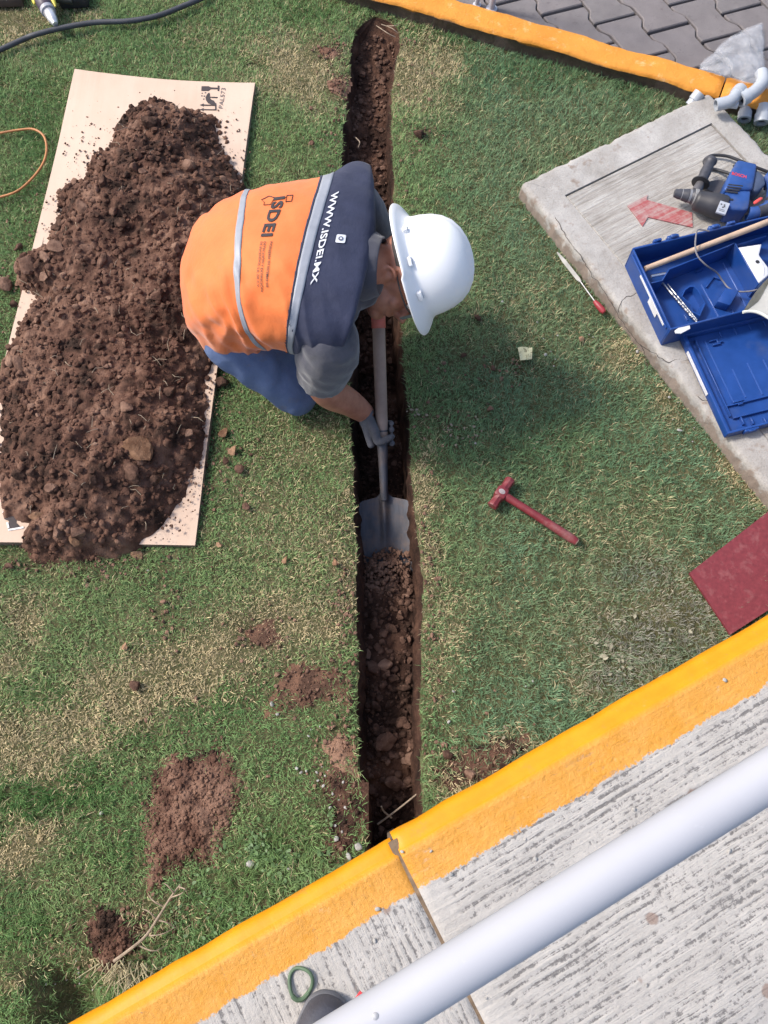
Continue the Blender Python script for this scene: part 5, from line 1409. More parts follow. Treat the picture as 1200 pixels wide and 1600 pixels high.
# things lying in the case
za = ZT + .010
a, b = P(1008, 420, ZT - .020), P(1215, 341, ZT + .016)
g = G(); g.tube([a.lerp(b, q2) for q2 in np.linspace(0, 1, 12)], list(np.linspace(.0085, .0100, 12)), 14)
tag(g.build('wooden_stick', simple('pale_stick_wood', (0.46, 0.33, 0.235), .75, .2, 25, .2, dirt=((.30, .21, .16), .6))), 'long pale wooden stick laid across the open blue case', 'stick')
wire = simple('grey_wire', (0.17, 0.16, 0.17), .5, .2)
pts = [Z5(740, 105, ZT + .012), Z5(690, 96, ZT + .016), Z5(650, 98, ZT + .022), Z5(638, 140, ZT + .026), Z5(632, 220, ZT + .024), Z5(650, 300, ZT + .016), Z5(720, 375, ZT + .002), Z5(800, 430, ZB + .05), Z5(850, 500, ZB + .03), Z5(900, 555, ZB + .03), Z5(980, 578, ZB + .035), Z5(1080, 572, ZB + .045), Z5(1150, 545, ZB + .055)]
g = G(); g.tube(crom([tuple(p) for p in pts], 60), .0026, 8)
tag(g.build('grey_wire', wire), 'grey bent wire looping over the stick inside the blue case', 'wire')
for k, (a, b, rr2, lab) in enumerate((((362, 498), (672, 850), .0042, 'long steel drill bit lying diagonally in the blue case'), ((415, 520), (645, 800), .0028, 'thinner steel drill bit touching the long one in the blue case'))):
    pa, pb = Z5(*a, ZB + .030), Z5(*b, ZB + .036)
    bit = thing('drill_bit', lab, 'drill bit', (pa + pb) / 2)
    g = G(); n = 60; d = (pb - pa).normalized(); ux = d.cross(Vector((0, 0, 1))).normalized(); uy = ux.cross(d)
    L = (pb - pa).length
    g.tube([pa, pa.lerp(pb, .3)], rr2, 10); g.build('shank', steel, parent=bit)
    g = G(); g.tube([pa.lerp(pb, .3), pb], rr2 * .7, 8)
    for ph in (0, math.pi):
        g.tube([pa.lerp(pb, .3 + .7 * q2) + (ux * math.cos(q2 * 40 + ph) + uy * math.sin(q2 * 40 + ph)) * rr2 * .6 for q2 in np.linspace(0, 1, n)], rr2 * .42, 5)
    g.build('flute', steel, parent=bit)
pa, pb = Z5(285, 460, ZB + .05), Z5(395, 438, ZB + .05)
g = G(); g.tube([pa, pb], .005, 10); g.tube([pa.lerp(pb, .9), pb + (pb - pa) * .12], .0035, 10); tag(g.build('steel_pin', simple('polished_pin', (.72, .72, .74), .25, .05, metal=.9)), 'short bright steel pin in the corner compartment of the case', 'pin')
g = G(); p0 = [Z5(472, 882, ZT + .004), Z5(500, 862, ZT + .008), Z5(588, 842, ZT + .007), Z5(592, 866, ZT + .006), Z5(520, 904, ZT + .004), Z5(480, 902, ZT + .003)]
g.add(p0 + [p - Vector((0, 0, .004)) for p in p0], [list(range(6)), list(range(6, 12))[::-1]] + [[k, k + 6, (k + 1) % 6 + 6, (k + 1) % 6] for k in range(6)])
tag(g.build('white_tag', white_pl), 'small white plastic tag at the hinge corner of the blue case', 'tag')
# white plastic holder in the right compartment
hol = thing('plastic_holder', 'glossy white plastic holder with a round hole in the blue case', 'holder', Z5(1090, 300, ZB))
g = G(); zz = ZT - .01
pl = [Z5(965, 225, zz), Z5(1160, 195, zz), Z5(1138, 285, zz), Z5(1210, 380, zz), Z5(1215, 440, zz), Z5(1130, 512, zz), Z5(1020, 310, zz)]
g.prism([(p.x, p.y) for p in pl], ZB + .01, zz - .004, None, .005, 3); g.build('shell', white_pl, parent=hol)
p = Z5(1118, 345, zz - .003); g = G(); g.lathe([(0, .001), (.006, .001), (.0065, 0)], 16, Matrix.Translation(p)); g.build('hole', black_rub, parent=hol)
g = G(); pr = [Z5(1150, 350, zz - .003), Z5(1168, 400, zz - .003), Z5(1166, 450, zz - .003)]; g.tube(crom([tuple(p) for p in pr], 10), .0012, 6); g.build('seam', simple('pale_grey_line', (.5, .5, .53), .5), parent=hol)
# metal scoop leaning over case and lid at the right picture edge
scp = thing('metal_scoop', 'weathered pale metal scoop with rolled rim leaning over the case', 'scoop', Z5(1150, 700, ZT))
zed = [Z5(1000, 745, ZT + .02), Z5(1060, 738, ZT + .021), Z5(1130, 752, ZT + .022), Z5(1215, 800, ZT + .022), Z5(1330, 880, ZT + .022)]
zto = [Z5(1215, 455, ZT + .055), Z5(1260, 450, ZT + .055), Z5(1330, 470, ZT + .055), Z5(1420, 520, ZT + .055), Z5(1520, 600, ZT + .055)]
ol_ = simple('weathered_tin', (.36, .33, .25), .5, .25, 30, .3, dirt=((.16, .13, .06), .8), metal=.3)
A = crom([tuple(p) for p in zed], 16); B = crom([tuple(p) for p in zto], 16)
g = G(); rows = []
for k in range(9):
    q2 = k / 8; rows.append(A * (1 - q2) + B * q2 + np.array([0, 0, -.02 * math.sin(q2 * math.pi)]))
Vv = np.stack(rows, 1).reshape(-1, 3); g.add([Vector(p) for p in Vv], gridf(16, 9).tolist()); g.add([Vector(p) - Vector((0, 0, .002)) for p in Vv], gridf(16, 9)[:, ::-1].tolist()); g.build('pan', simple('pale_tin', (.46, .45, .41), .5, .15, 20, .2, dirt=((.3, .27, .2), .5)), parent=scp)
g = G(); w1 = [Z5(1000, 745, ZT + .02), Z5(1050, 660, ZT + .03), Z5(1120, 560, ZT + .04), Z5(1215, 455, ZT + .055)]; w2 = [Z5(1055, 735, ZT - .01), Z5(1105, 680, ZT), Z5(1165, 590, ZT + .01), Z5(1250, 510, ZT + .02)]
vs = []
for a, b in zip(crom([tuple(p) for p in w1], 14), crom([tuple(p) for p in w2], 14)): vs += [Vector(a) + Vector((0, 0, .004)), Vector(b) + Vector((0, 0, .016))]
f_ = [[2 * k, 2 * k + 1, 2 * k + 3, 2 * k + 2] for k in range(13)]; g.add(vs, f_); g.add([v - Vector((0, 0, .002)) for v in vs], [q2[::-1] for q2 in f_]); g.build('side_wall', ol_, parent=scp)
g = G(); g.tube(A + np.array([0, 0, .004]), .0048, 10); g.build('rolled_rim', simple('pale_rim', (.66, .66, .58), .4, .1), parent=scp)

# ------------------------------------------------------------------ rotary hammer
Z7 = lambda X, Y, z=ZS + .045: P(1040 + X / 7.5, 220 + Y / 7.5, z)
rh = thing('rotary_hammer', 'blue and black corded rotary hammer lying on the slab', 'power tool', Z7(600, 650, ZS))
zc = ZS + .045
c0, c1 = Z7(100, 612), Z7(370, 665); d = (c1 - c0)
g = G(); g.tube([c0.lerp(c1, q2) for q2 in (0, .02, .25, .30, .34, .60, .62, .70, .78, .80, 1)], [.010, .013, .017, .0165, .018, .022, .020, .020, .024, .025, .025], 24); g.build('chuck', grey_rub, parent=rh)
g = G(); g.tube([c0.lerp(c1, q2) for q2 in (.30, .32, .36, .38)], [.0155, .0178, .0178, .0155], 24); g.tube([c0.lerp(c1, q2) for q2 in (.62, .63, .72, .73)], [.0195, .0218, .0218, .0195], 24); g.build('steel_ring', simple('worn_ring', (.30, .30, .31), .45, .2, metal=.4), parent=rh)
g = G(); g.tube([c0.lerp(c1, q2) for q2 in (.82, .84, .98, 1.)], [.024, .0268, .0268, .025], 24); g.build('collar', simple('collar_grey', (.26, .255, .25), .5, .2), parent=rh)
e0, e1 = Z7(340, 690), Z7(690, 790); 
g = G(); g.tube([e0.lerp(e1, q2) for q2 in (0, .04, .12, .45, .5, .9, 1)], [.024, .030, .033, .036, .0385, .040, .038], 28, flat=1.0); g.build('gear_housing', simple('black_housing', (.030, .029, .034), .5, .2, 40, .2), parent=rh)
pb = [Z7(X, Y) for X, Y in ((640, 690), (700, 655), (960, 655), (945, 780), (930, 870), (880, 885), (700, 870), (640, 800))]
g = G(); g.prism([(p.x, p.y) for p in pb], zc - .04, zc + .030, None, .012, 3); g.build('body', blue_pl, parent=rh)
pb = [Z7(X, Y) for X, Y in ((800, 300), (1030, 350), (1010, 470), (975, 650), (640, 660), (650, 600), (700, 470))]
g = G(); g.prism([(p.x, p.y) for p in pb], zc - .036, zc + .034, None, .010, 3); mot = g.build('motor_housing', blue_pl, parent=rh)
for k in range(4):
    a, b = Z7(735 - k * 12, 512 + k * 26, zc + .034), Z7(905 - k * 20, 530 + k * 26, zc + .034)
    g = G(); g.tube([a, b], .0030, 8, flat=.5); g.build('vent_slot', black_rub, parent=mot)
g = G(); pp = [Z7(X, Y, zc + .034) for X, Y in ((715, 600), (740, 600), (735, 615), (712, 612))]
a, b = Z7(640, 672, zc + .031), Z7(790, 690, zc + .031); g.tube([a, b], .004, 8, flat=.5); g.build('shadow_gap', black_rub, parent=mot)
bm, x0, x1, y0, y1 = text_bm('BOSCH', 1.0, 0.02)
a_, b_, cc = Z7(775, 395, zc + .0348), Z7(945, 440, zc + .0348), Z7(778, 372, zc + .0348)
g = G()
for v in bm.verts: v.co = a_ + (b_ - a_) * ((v.co.x - x0) / (x1 - x0)) + (cc - a_) * 1.5 * ((v.co.y - y0) / (y1 - y0))
g.bm(bm); g.build('red_lettering', red_pl, parent=mot, smooth=False)
tp = [Z7(X, Y, zc + .02) for X, Y in ((800, 300), (830, 285), (900, 290), (1020, 320), (1055, 350), (1030, 365))]
g = G(); g.tube(crom([tuple(p) for p in tp], 20), .0048, 8); g.build('hanging_loop', black_rub, parent=rh)
g = G(); pb = [Z7(X, Y) for X, Y in ((985, 400), (1060, 400), (1130, 470), (1140, 560), (1060, 640), (975, 640), (990, 520))]
g.prism([(p.x, p.y) for p in pb], zc - .032, zc + .022, None, .008, 2); g.build('rear_block', simple('slate_plastic', (.055, .075, .13), .5, .2), parent=rh)
g = G(); pb = [Z7(1150, 440), Z7(1235, 500), Z7(1265, 620), Z7(1230, 750), Z7(1150, 820), Z7(1040, 860), Z7(960, 855)]
g.tube(crom([tuple(p) for p in pb], 30), list(np.interp(np.linspace(0, 1, 30), [0, .3, .8, 1], [.020, .022, .023, .020])), 16, flat=1.2); hd_ = g.build('rear_handle', blue_pl, parent=rh)
g = G(); pb = [Z7(1245, 690), Z7(1200, 790), Z7(1120, 835), Z7(1060, 850)]; g.tube(crom([tuple(p + Vector((0, -.004, .004))) for p in pb], 20), .0215, 14, flat=1.2); g.build('grip_pad', grey_rub, parent=hd_)
g = G(); a, b = Z7(1035, 735, zc + .028), Z7(1130, 670, zc + .026); g.tube([a, a.lerp(b, .15), a.lerp(b, .85), b], [.003, .006, .006, .003], 10, flat=.6); g.build('trigger', simple('red_trigger', (.62, .07, .06), .45), parent=rh)
for k in range(3):
    a, b = Z7(945 + k * 22, 700, zc + .006), Z7(915 + k * 22, 860, zc + .006); g = G(); g.tube([a, b], .0035, 8); g.build('bellows_rib', simple('bellows', (.09, .075, .075), .6) if 'bellows' not in bpy.data.materials else bpy.data.materials['bellows'], parent=rh)
lb = [Z7(X, Y, zc + .0405) for X, Y in ((645, 700), (755, 735), (700, 865), (590, 830))]
g = G()
def plate(g, pts, th=.0015):
    n = len(pts); g.add(pts + [p - Vector((0, 0, th)) for p in pts], [list(range(n)), list(range(n, 2 * n))[::-1]] + [[k, k + n, (k + 1) % n + n, (k + 1) % n] for k in range(n)])
plate(g, lb, .006); lbo = g.build('rating_plate', simple('silver_plate', (.62, .62, .63), .35, .06, metal=.5), parent=rh, sharp=20)
for (X, Y) in ((655, 742), (690, 752), (672, 778), (690, 772)):
    g = G(); p = Z7(X, Y, zc + .0412); g.box((0, 0, 0), (.0045, .004, .0008), Matrix.Translation(p)); g.build('plate_symbol', black_rub, parent=lbo)
for Y in (795, 812):
    g = G(); g.tube([Z7(625, Y, zc + .041), Z7(690, Y + 20, zc + .041)], .0008, 4); g.build('plate_print', grey_rub, parent=lbo)
# auxiliary handle
a0, a1 = Z7(360, 600, zc + .006), Z7(535, 225, zc + .02)
g = G(); g.tube([a0.lerp(a1, q2) for q2 in (0, .2, .28)], [.017, .015, .013], 18); g.build('handle_stem', simple('stem_grey', (.085, .082, .088), .5, .2), parent=rh)
g = G(); g.tube([a0.lerp(a1, q2) for q2 in (.26, .27, .30, .31)], [.024, .0295, .0295, .024], 28); g.build('handle_flange', black_rub, parent=rh)
g = G(); g.tube([a0.lerp(a1, q2) for q2 in (.30, .33, .60, .85, .92, .94, 1.0, 1.02)], [.016, .0165, .018, .0165, .018, .0205, .0205, .017], 22); g.build('side_handle', grey_rub, parent=rh)
g = G(); g.lathe([(.0, .0), (.034, .0), (.037, .004), (.037, .018), (.033, .022), (0, .022)], 32, Matrix.Translation(Z7(590, 590, ZS + .001)), 1.25, .8); g.build('depth_ring', simple('clamp_grey', (.065, .06, .064), .55, .2), parent=rh)
cab = [Z7(1160, 560, zc - .02), Z7(1300, 520, ZS + .01), Z7(1400, 460, ZS + .006), Z7(1200, 365, ZS + .012), Z7(1000, 290, ZS + .018), Z7(850, 225, ZS + .018), Z7(720, 180, ZS + .014), Z7(560, 170, ZS + .01), Z7(470, 210, ZS + .008), Z7(455, 265, ZS + .006), Z7(520, 320, ZS + .006), Z7(620, 345, ZS + .006), Z7(720, 375, ZS + .02), Z7(760, 390, zc - .02)]
g = G(); g.tube(crom([tuple(p) for p in cab], 90), .0052, 10); g.build('power_cord', black_rub, parent=rh)

# ------------------------------------------------------------------ grey conduit fittings and the clear bag
pvc = simple('grey_pvc', (0.37, 0.395, 0.425), .4, .08, 25, .08)
Z8 = lambda X, Y, z: P(1060 + X * 140 / 1200, 30 + Y * 180 / 1543, z)
def fitting(pts, r0, label, hub=None, hollow_end=None):
    t_ = thing('conduit_fitting', label, 'conduit fitting', Vector(pts[len(pts) // 2]) - Vector((0, 0, r0)), group='grey conduit fittings by the slab')
    c = crom([tuple(p) for p in pts], 24) if len(pts) > 2 else np.array([tuple(Vector(pts[0]).lerp(Vector(pts[1]), q2)) for q2 in np.linspace(0, 1, 10)])
    g = G(); g.tube(c, r0, 20, caps=False); 
    n = len(c); g.tube(c, r0 * .78, 20, caps=False)
    for e, f in ((0, 1), (n - 1, n - 2)):
        d = (Vector(c[e]) - Vector(c[f])).normalized(); g.tube([Vector(c[e]) - d * .0005, Vector(c[e]) + d * .0004], [r0, r0 * .78], 20, caps=False)
    g.build('pipe_body', pvc, parent=t_)
    for e, f in ((0, 4), (n - 1, n - 5)):
        if hub and e in [0 if h == 0 else n - 1 for h in hub]:
            g = G(); a, b = Vector(c[e]), Vector(c[f]); d = (b - a).normalized(); g.tube([a - d * .001, a, a + d * .030, a + d * .032], [r0 * .8, r0 * 1.18, r0 * 1.18, r0 * 1.0], 20, caps=False); g.build('socket', pvc, parent=t_)
    g = G(); 
    for e, f in ((0, 1), (n - 1, n - 2)):
        d = (Vector(c[e]) - Vector(c[f])).normalized(); p = Vector(c[e]) - d * .012; g.tube([p, p + d * .001], r0 * .77, 16)
    g.build('dark_bore', black_rub, parent=t_)
zf = .022
fitting([Z8(150, 1160, zf + .012), Z8(290, 985, zf + .045)], .018, 'short grey conduit piece in the grass at the slab corner, leftmost fitting', hub=(1,))
fitting([Z8(500, 1150, .105), Z8(690, 1100, .112), Z8(760, 1030, .112), Z8(830, 950, .108)], .021, 'grey curved conduit elbow lying against the slab corner and kerb', hub=(1,))
fitting([Z8(830, 1080, .106), Z8(990, 990, .112), Z8(1090, 900, .116), Z8(1130, 820, .116), Z8(1110, 720, .112)], .022, 'long grey bent conduit elbow lying over the orange kerb', hub=(0,))
fitting([Z8(880, 1350, zf + .004), Z8(905, 1150, zf + .018)], .020, 'grey straight conduit coupling right of the slab corner', hub=(0,))
fitting([Z8(1110, 1390, zf + .012), Z8(1140, 1150, zf + .035)], .022, 'grey conduit coupling with its dark open end facing the viewer', hub=(0,))
fitting([Z8(690, 1140, .100), Z8(790, 1150, .100)], .013, 'small grey conduit ring between the two conduit elbows')
fitting([Z8(1180, 800, .10), Z8(1290, 830, .10)], .018, 'grey conduit piece on the kerb at the right picture edge')
# bag
bagm = NT('clear_polythene'); v = bagm.pos('object')
bagm.p(Base_Color=(.60, .62, .66), Roughness=.2, Alpha=bagm.mapr(bagm.noise(v, 14, 5, .6), .3, .7, .12, .42))
bagm.b.inputs['Specular IOR Level'].default_value = .8
nb = bagm.bump(bagm.noise(bagm.mapv(v, (18, 60, 18)), 1, 6, .6), .9, .012); bagm.p(Normal=nb)
bp = [Z8(1135, 45, .06), Z8(1150, 300, .08), Z8(1150, 600, .105), Z8(1148, 840, .115), Z8(1010, 830, .112), Z8(880, 835, .11), Z8(700, 740, .10), Z8(500, 705, .095), Z8(300, 650, .06), Z8(310, 590, .055), Z8(480, 460, .05), Z8(600, 310, .05), Z8(800, 190, .05), Z8(1000, 100, .05)]
bp2 = [(p.x, p.y) for p in bp]
bz = np.array([p.z for p in bp]); bxy = np.array(bp2)
bx = np.linspace(bxy[:, 0].min(), bxy[:, 0].max(), 60); by = np.linspace(bxy[:, 1].min(), bxy[:, 1].max(), 60)
X_, Y_ = np.meshgrid(bx, by, indexing='ij'); din = edge_dist(bp2, X_, Y_) * np.where(inside(bp2, X_, Y_), 1, -1)
wt = 1 / (np.hypot(X_[..., None] - bxy[:, 0], Y_[..., None] - bxy[:, 1]) ** 2 + 1e-4)
zb_ = (wt * bz).sum(-1) / wt.sum(-1)
puff = np.sqrt(np.clip(din, 0, .06) / .06)
fold = fbm(X_ * 14, Y_ * 14, o=3, seed=301) * .016 + np.abs(fbm((X_ * .9 + Y_ * .2) * 40, Y_ * 8, o=2, seed=302)) * .014
tops = np.stack([X_, Y_, zb_ + .022 * puff + fold * puff], 2); bots = np.stack([X_, Y_, zb_ - .010 + fold * .2], 2)
f = gridf(60, 60); ok = (din.reshape(-1) > -.006)[f].all(1); f = f[ok]
Vb = np.concatenate([tops.reshape(-1, 3), bots.reshape(-1, 3)]); Fb = np.concatenate([f, f[:, ::-1] + 3600])
u_ = np.unique(Fb); mp = np.full(len(Vb), -1); mp[u_] = np.arange(len(u_))
tag(fast_mesh('plastic_bag', Vb[u_], mp[Fb], bagm.mat, origin=tuple(Vb[u_].mean(0))), 'crumpled clear plastic bag lying on the kerb and the grey pavers', 'plastic bag')
# white posts behind the kerb
for (x, y, wd, lab) in ((745, 9, .009, 'white metal post behind the far kerb, left one of the pair'), (768, 15, .012, 'white metal post behind the far kerb, right one of the pair')):
    p = P(x, y, ZP); g = G(); g.tube([(p.x, p.y, ZP - .01), (p.x, p.y, 1.1)], wd, 16); g.lathe([(wd * 1.8, .0), (wd * 1.8, .006), (wd, .008)], 16, Matrix.Translation((p.x, p.y, ZP)))
    tag(g.build('metal_post', wp.mat, origin=(p.x, p.y, ZP)), lab, 'post', 'white posts behind the far kerb')

# ------------------------------------------------------------------ hose, orange lead, cordless drill at the top left
hz_ = .032
hp_ = [(-60, 105, .02), (0, 78, .02), (40, 60, .022), (56, 54, .03), (100, 43, .032), (150, 35, .03), (200, 33, .03), (245, 25, .03), (285, 10, .028), (330, -10, .026), (400, -50, .026)]
g = G(); g.tube(crom([tuple(P(*p)) for p in hp_], 70), .0095, 12)
tag(g.build('black_hose', simple('hose_rubber', (.045, .047, .055), .6, .25, 30, .3, 150)), 'black hose snaking over the grass at the top left', 'hose')
op_ = [(-30, 214, .02), (0, 208, .024), (30, 203, .026), (52, 202, .028), (68, 212, .028), (73, 232, .028), (68, 254, .028), (52, 277, .028), (28, 298, .026), (0, 308, .022), (-30, 314, .02)]
g = G(); g.tube(crom([tuple(P(*p)) for p in op_], 60), .0042, 10)
tag(g.build('orange_lead', simple('orange_lead', (.42, .17, .055), .5, .2, 30)), 'thin orange cable looping over the grass at the left edge', 'cable')
Z9 = lambda X, Y, z: P(X * 130 / 1200, Y * 90 / 831, z)
dr = thing('cordless_drill', 'yellow and black cordless drill with silver chuck by the hose', 'drill', Z9(640, 100, 0))
t0, t1 = Z9(800, 350, .045), Z9(590, -40, .055)
g = G(); g.tube([t0.lerp(t1, q2) for q2 in (-.01, .0, .10, .14, .42, .46)], [.006, .010, .015, .0175, .0215, .018], 22); g.build('chuck', simple('silver_chuck', (.62, .62, .64), .35, .08, metal=.6), parent=dr)
g = G(); g.tube([t0.lerp(t1, q2) for q2 in (.44, .46, .56, .58)], [.022, .0265, .0275, .025], 22); g.build('torque_ring', simple('ring_grey', (.33, .33, .36), .45, .15), parent=dr)
g = G(); g.tube([t0.lerp(t1, q2) for q2 in (.57, .60, .95, 1.5, 1.6)], [.026, .0285, .030, .031, .02], 22); g.build('gearbox', simple('dark_violet_plastic', (.055, .04, .06), .5, .2), parent=dr)
for s, X in ((-1, 500), (1, 760)):
    a, b = Z9(X + 40 * (s > 0), 60 + 40 * (s > 0), .055), Z9(X - 20, -60, .06)
    g = G(); g.tube([a, a.lerp(b, .3), b], [.003, .008, .011], 10); g.build('yellow_shell', simple('yellow_plastic', (.62, .52, .06), .45, .1) if 'yellow_plastic' not in bpy.data.materials else bpy.data.materials['yellow_plastic'], parent=dr)
a, b = Z9(1050, -10, .04), Z9(760, -60, .05)
g = G(); g.tube([a, b], [.018, .021], 14); g.build('handle', simple('drill_grip', (.06, .06, .05), .6), parent=dr)
a, b = Z9(1010, -15, .03), Z9(1270, -25, .03); 
g = G(); g.box(((0), 0, 0), (.11, .07, .05), frame(Z9(1060, -45, .03), Z9(1270, -60, .03)), .01, 2); g.build('battery', black_rub, parent=dr)
a, b = P(-40, -3, .03), P(42, -3, .03)
g = G(); g.prism([(p.x, p.y) for p in (P(-60, 3, .03), P(34, 1, .03), P(30, -40, .03), P(-60, -44, .03))], .004, .035, None, .004)
tag(g.build('timber_offcut', simple('dark_timber', (.07, .05, .04), .85, .3)), 'dark timber offcut at the very top left corner', 'timber')

# ================================================================== WORKER
person = thing('person', 'kneeling worker in orange and navy vest and white hard hat, bent over the trench', 'person', (-.30, 1.28, 0.0))
def disp_z(fn): return fn
def yaw(a): a = R(a); return np.array([math.sin(a), math.cos(a), 0])
ST_L = [  # centre, yaw of the width axis, outward (back) axis, half width, depth outwards, depth inwards
    ((-.385, 1.362, .235), 0, (-1, 0, -.05), .195, .160, .17),
    ((-.405, 1.357, .300), 0, (-1, 0, .15), .208, .165, .15),
    ((-.398, 1.348, .370), 0, (-.85, 0, .5), .218, .162, .14),
    ((-.345, 1.330, .435), 0, (-.5, 0, .87), .226, .155, .13),
    ((-.260, 1.312, .470), 2, (-.18, 0, .98), .232, .150, .13),
    ((-.185, 1.314, .482), 6, (0, 0, 1), .250, .138, .13),
    ((-.130, 1.334, .487), 8, (.08, 0, 1), .284, .124, .12),
    ((-.085, 1.340, .487), 7, (.18, 0, .98), .284, .110, .11),
    ((-.068, 1.333, .490), 6, (.28, 0, .96), .262, .096, .10),
    ((-.056, 1.316, .495), 8, (.33, 0, .94), .16, .076, .08),
    ((-.050, 1.308, .496), 12, (.35, 0, .93), .078, .062, .066)]
NSs, NTt = 150, 120
Cc = crom([s[0] for s in ST_L], NSs)
Ww = crom([tuple(yaw(s[1])) for s in ST_L], NSs)
Nn = crom([s[2] for s in ST_L], NSs); Nn /= np.linalg.norm(Nn, axis=1)[:, None]
rad_ = crom([s[3:6] for s in ST_L], NSs)
Wx = Ww - Nn * (Ww * Nn).sum(1)[:, None]; Wx /= np.linalg.norm(Wx, axis=1)[:, None]
thv = np.linspace(0, 2 * math.pi, NTt, endpoint=False)          # 0 = middle of the back, +90 deg = his left side (+Y)
def torso(sc=1.0, wr=1.0):
    ex = 2.35
    ct, st = np.cos(thv), np.sin(thv)
    cs = np.sign(ct) * np.abs(ct) ** (2 / ex); ss = np.sign(st) * np.abs(st) ** (2 / ex)
    dep = np.where(ct[None, :] > 0, rad_[:, 1:2], rad_[:, 2:3])
    V = Cc[:, None, :] + Wx[:, None, :] * (rad_[:, 0:1] * ss[None, :])[..., None] * sc + Nn[:, None, :] * (dep * cs[None, :])[..., None] * sc
    if wr:
        s = np.linspace(0, 1, NSs)[:, None] * np.ones((1, NTt)); t = thv[None, :] * np.ones((NSs, 1))
        side = np.clip(np.abs(st)[None, :] * 1.3 - .35, 0, 1)
        low = sstep(.62, .30, s)
        X, Y, Z = V[..., 0], V[..., 1], V[..., 2]
        rightside = np.clip(-st, 0, 1)[None, :]
        # soft sagging folds that run towards the right armpit and waist
        fold = np.sin((X * .85 + Y * .55) * 78 + 2.2 * fbm(X * 6, Y * 6, Z * 6, o=2, seed=401) * 2)
        d = fbm(X * 7, Y * 7, Z * 7, o=3, seed=402) * .014 * (.35 + .65 * low)
        d = d + (1 - np.abs(fold) * 2) * .0105 * rightside ** 1.2 * sstep(.72, .45, s) * sstep(.03, .15, s) * (0.4 + .8 * np.clip(fbm(X * 5, Y * 5, Z * 5, o=2, seed=405) + .3, 0, 1))
        d = d + (np.abs(fbm(X * 16, Y * 9, Z * 12, o=2, seed=403)) - .25) * .016 * low * (.3 + side)
        d = d + fbm(X * 14 + Y * 10, Y * 22, Z * 14, o=2, seed=404) * .0052
        n = V - Cc[:, None, :]; n /= np.linalg.norm(n, axis=2)[..., None]
        V = V + n * (d * wr)[..., None]
    return V
VS = torso()
dS = np.zeros_like(VS)
du = np.gradient(VS, axis=0); dv = np.roll(VS, -1, 1) - np.roll(VS, 1, 1)
VN = np.cross(dv, du); VN /= np.linalg.norm(VN, axis=2)[..., None] + 1e-12
if (VN[70, 0] * Nn[70]).sum() < 0: VN = -VN
# arc lengths: along the spine and around each ring
sp_len = np.concatenate([[0], np.cumsum(np.linalg.norm(np.diff(VS[:, 0], axis=0), axis=1))])
half = NTt // 2
VR = np.roll(VS, half, 1)                                    # theta from -pi .. pi, back in the middle
NR = np.roll(VN, half, 1)
seg = np.linalg.norm(np.diff(VR, axis=1), axis=2)
arc = np.concatenate([np.zeros((NSs, 1)), np.cumsum(seg, 1)], 1); arc = arc - arc[:, half:half + 1]
def on_vest(s, a, off=.0018):
    """point of the vest at spine length s and arc length a (+ = his left)"""
    i = np.interp(s, sp_len, np.arange(NSs)); i0 = int(np.clip(math.floor(i), 0, NSs - 2)); f = i - i0
    j0_ = np.interp(a, arc[i0], np.arange(NTt)); j1_ = np.interp(a, arc[i0 + 1], np.arange(NTt))
    def bil(A, ii, j):
        j0 = int(np.clip(math.floor(j), 0, NTt - 2)); g_ = j - j0
        return A[ii, j0] * (1 - g_) + A[ii, j0 + 1] * g_
    p = bil(VR, i0, j0_) * (1 - f) + bil(VR, i0 + 1, j1_) * f
    n = bil(NR, i0, j0_) * (1 - f) + bil(NR, i0 + 1, j1_) * f
    n = n / np.linalg.norm(n)
    return Vector(p + n * off)
PXV, PYV = project(VR[..., 0], VR[..., 1], VR[..., 2])
_cam = np.array([0, 0, H]); facing = np.repeat((np.abs(np.linspace(-math.pi, math.pi, NTt, endpoint=False)) < R(112))[None, :], NSs, 0)
def vest_at(px, py):
    d = (PXV - px) ** 2 + (PYV - py) ** 2 + np.where(facing, 0, 1e6)
    cost = np.where(d < max(40.0, d.min() + 1), d * .0004 - VR[..., 2], 1e3)      # the uppermost layer there
    i, j = np.unravel_index(np.argmin(cost), d.shape)
    return sp_len[i], arc[i, j]
orange = NT('orange_hi_vis_cloth'); v = orange.pos('world')
wv = orange.noise(v, 420, 2)
orange.p(Base_Color=orange.mix(orange.mapr(orange.noise(v, 7, 6, .6), .35, .7, 0, .55), (0.66, 0.138, 0.022), (0.76, 0.215, 0.050)), Roughness=0.75)
orange.b.inputs['Sheen Weight'].default_value = .25
orange.set(orange.b.inputs['Base Color'], orange.mix(orange.mapr(orange.noise(v, 19, 8, .72), .58, .75, 0, .35), orange.b.inputs['Base Color'].links[0].from_socket, (.42, .16, .07)))
orange.p(Normal=orange.bump(wv, .15, .001, orange.bump(orange.noise(v, 30, 5, .6), .35, .006)))
navy = NT('navy_cloth'); v = navy.pos('world')
navy.p(Base_Color=navy.ramp(navy.noise(v, 12, 6, .65), [(.3, (.015, .019, .046)), (.7, (.032, .038, .078))]), Roughness=.8)
navy.b.inputs['Sheen Weight'].default_value = .08
navy.p(Normal=navy.bump(navy.noise(v, 28, 5, .65), .45, .006))
refl = simple('reflective_tape', (.27, .285, .32), .48, .08, 40, .25, 60, .002)
inkb = simple('vest_black_print', (.028, .022, .026), .7, .2)
inkw = simple('vest_white_print', (.74, .74, .76), .7, .05)
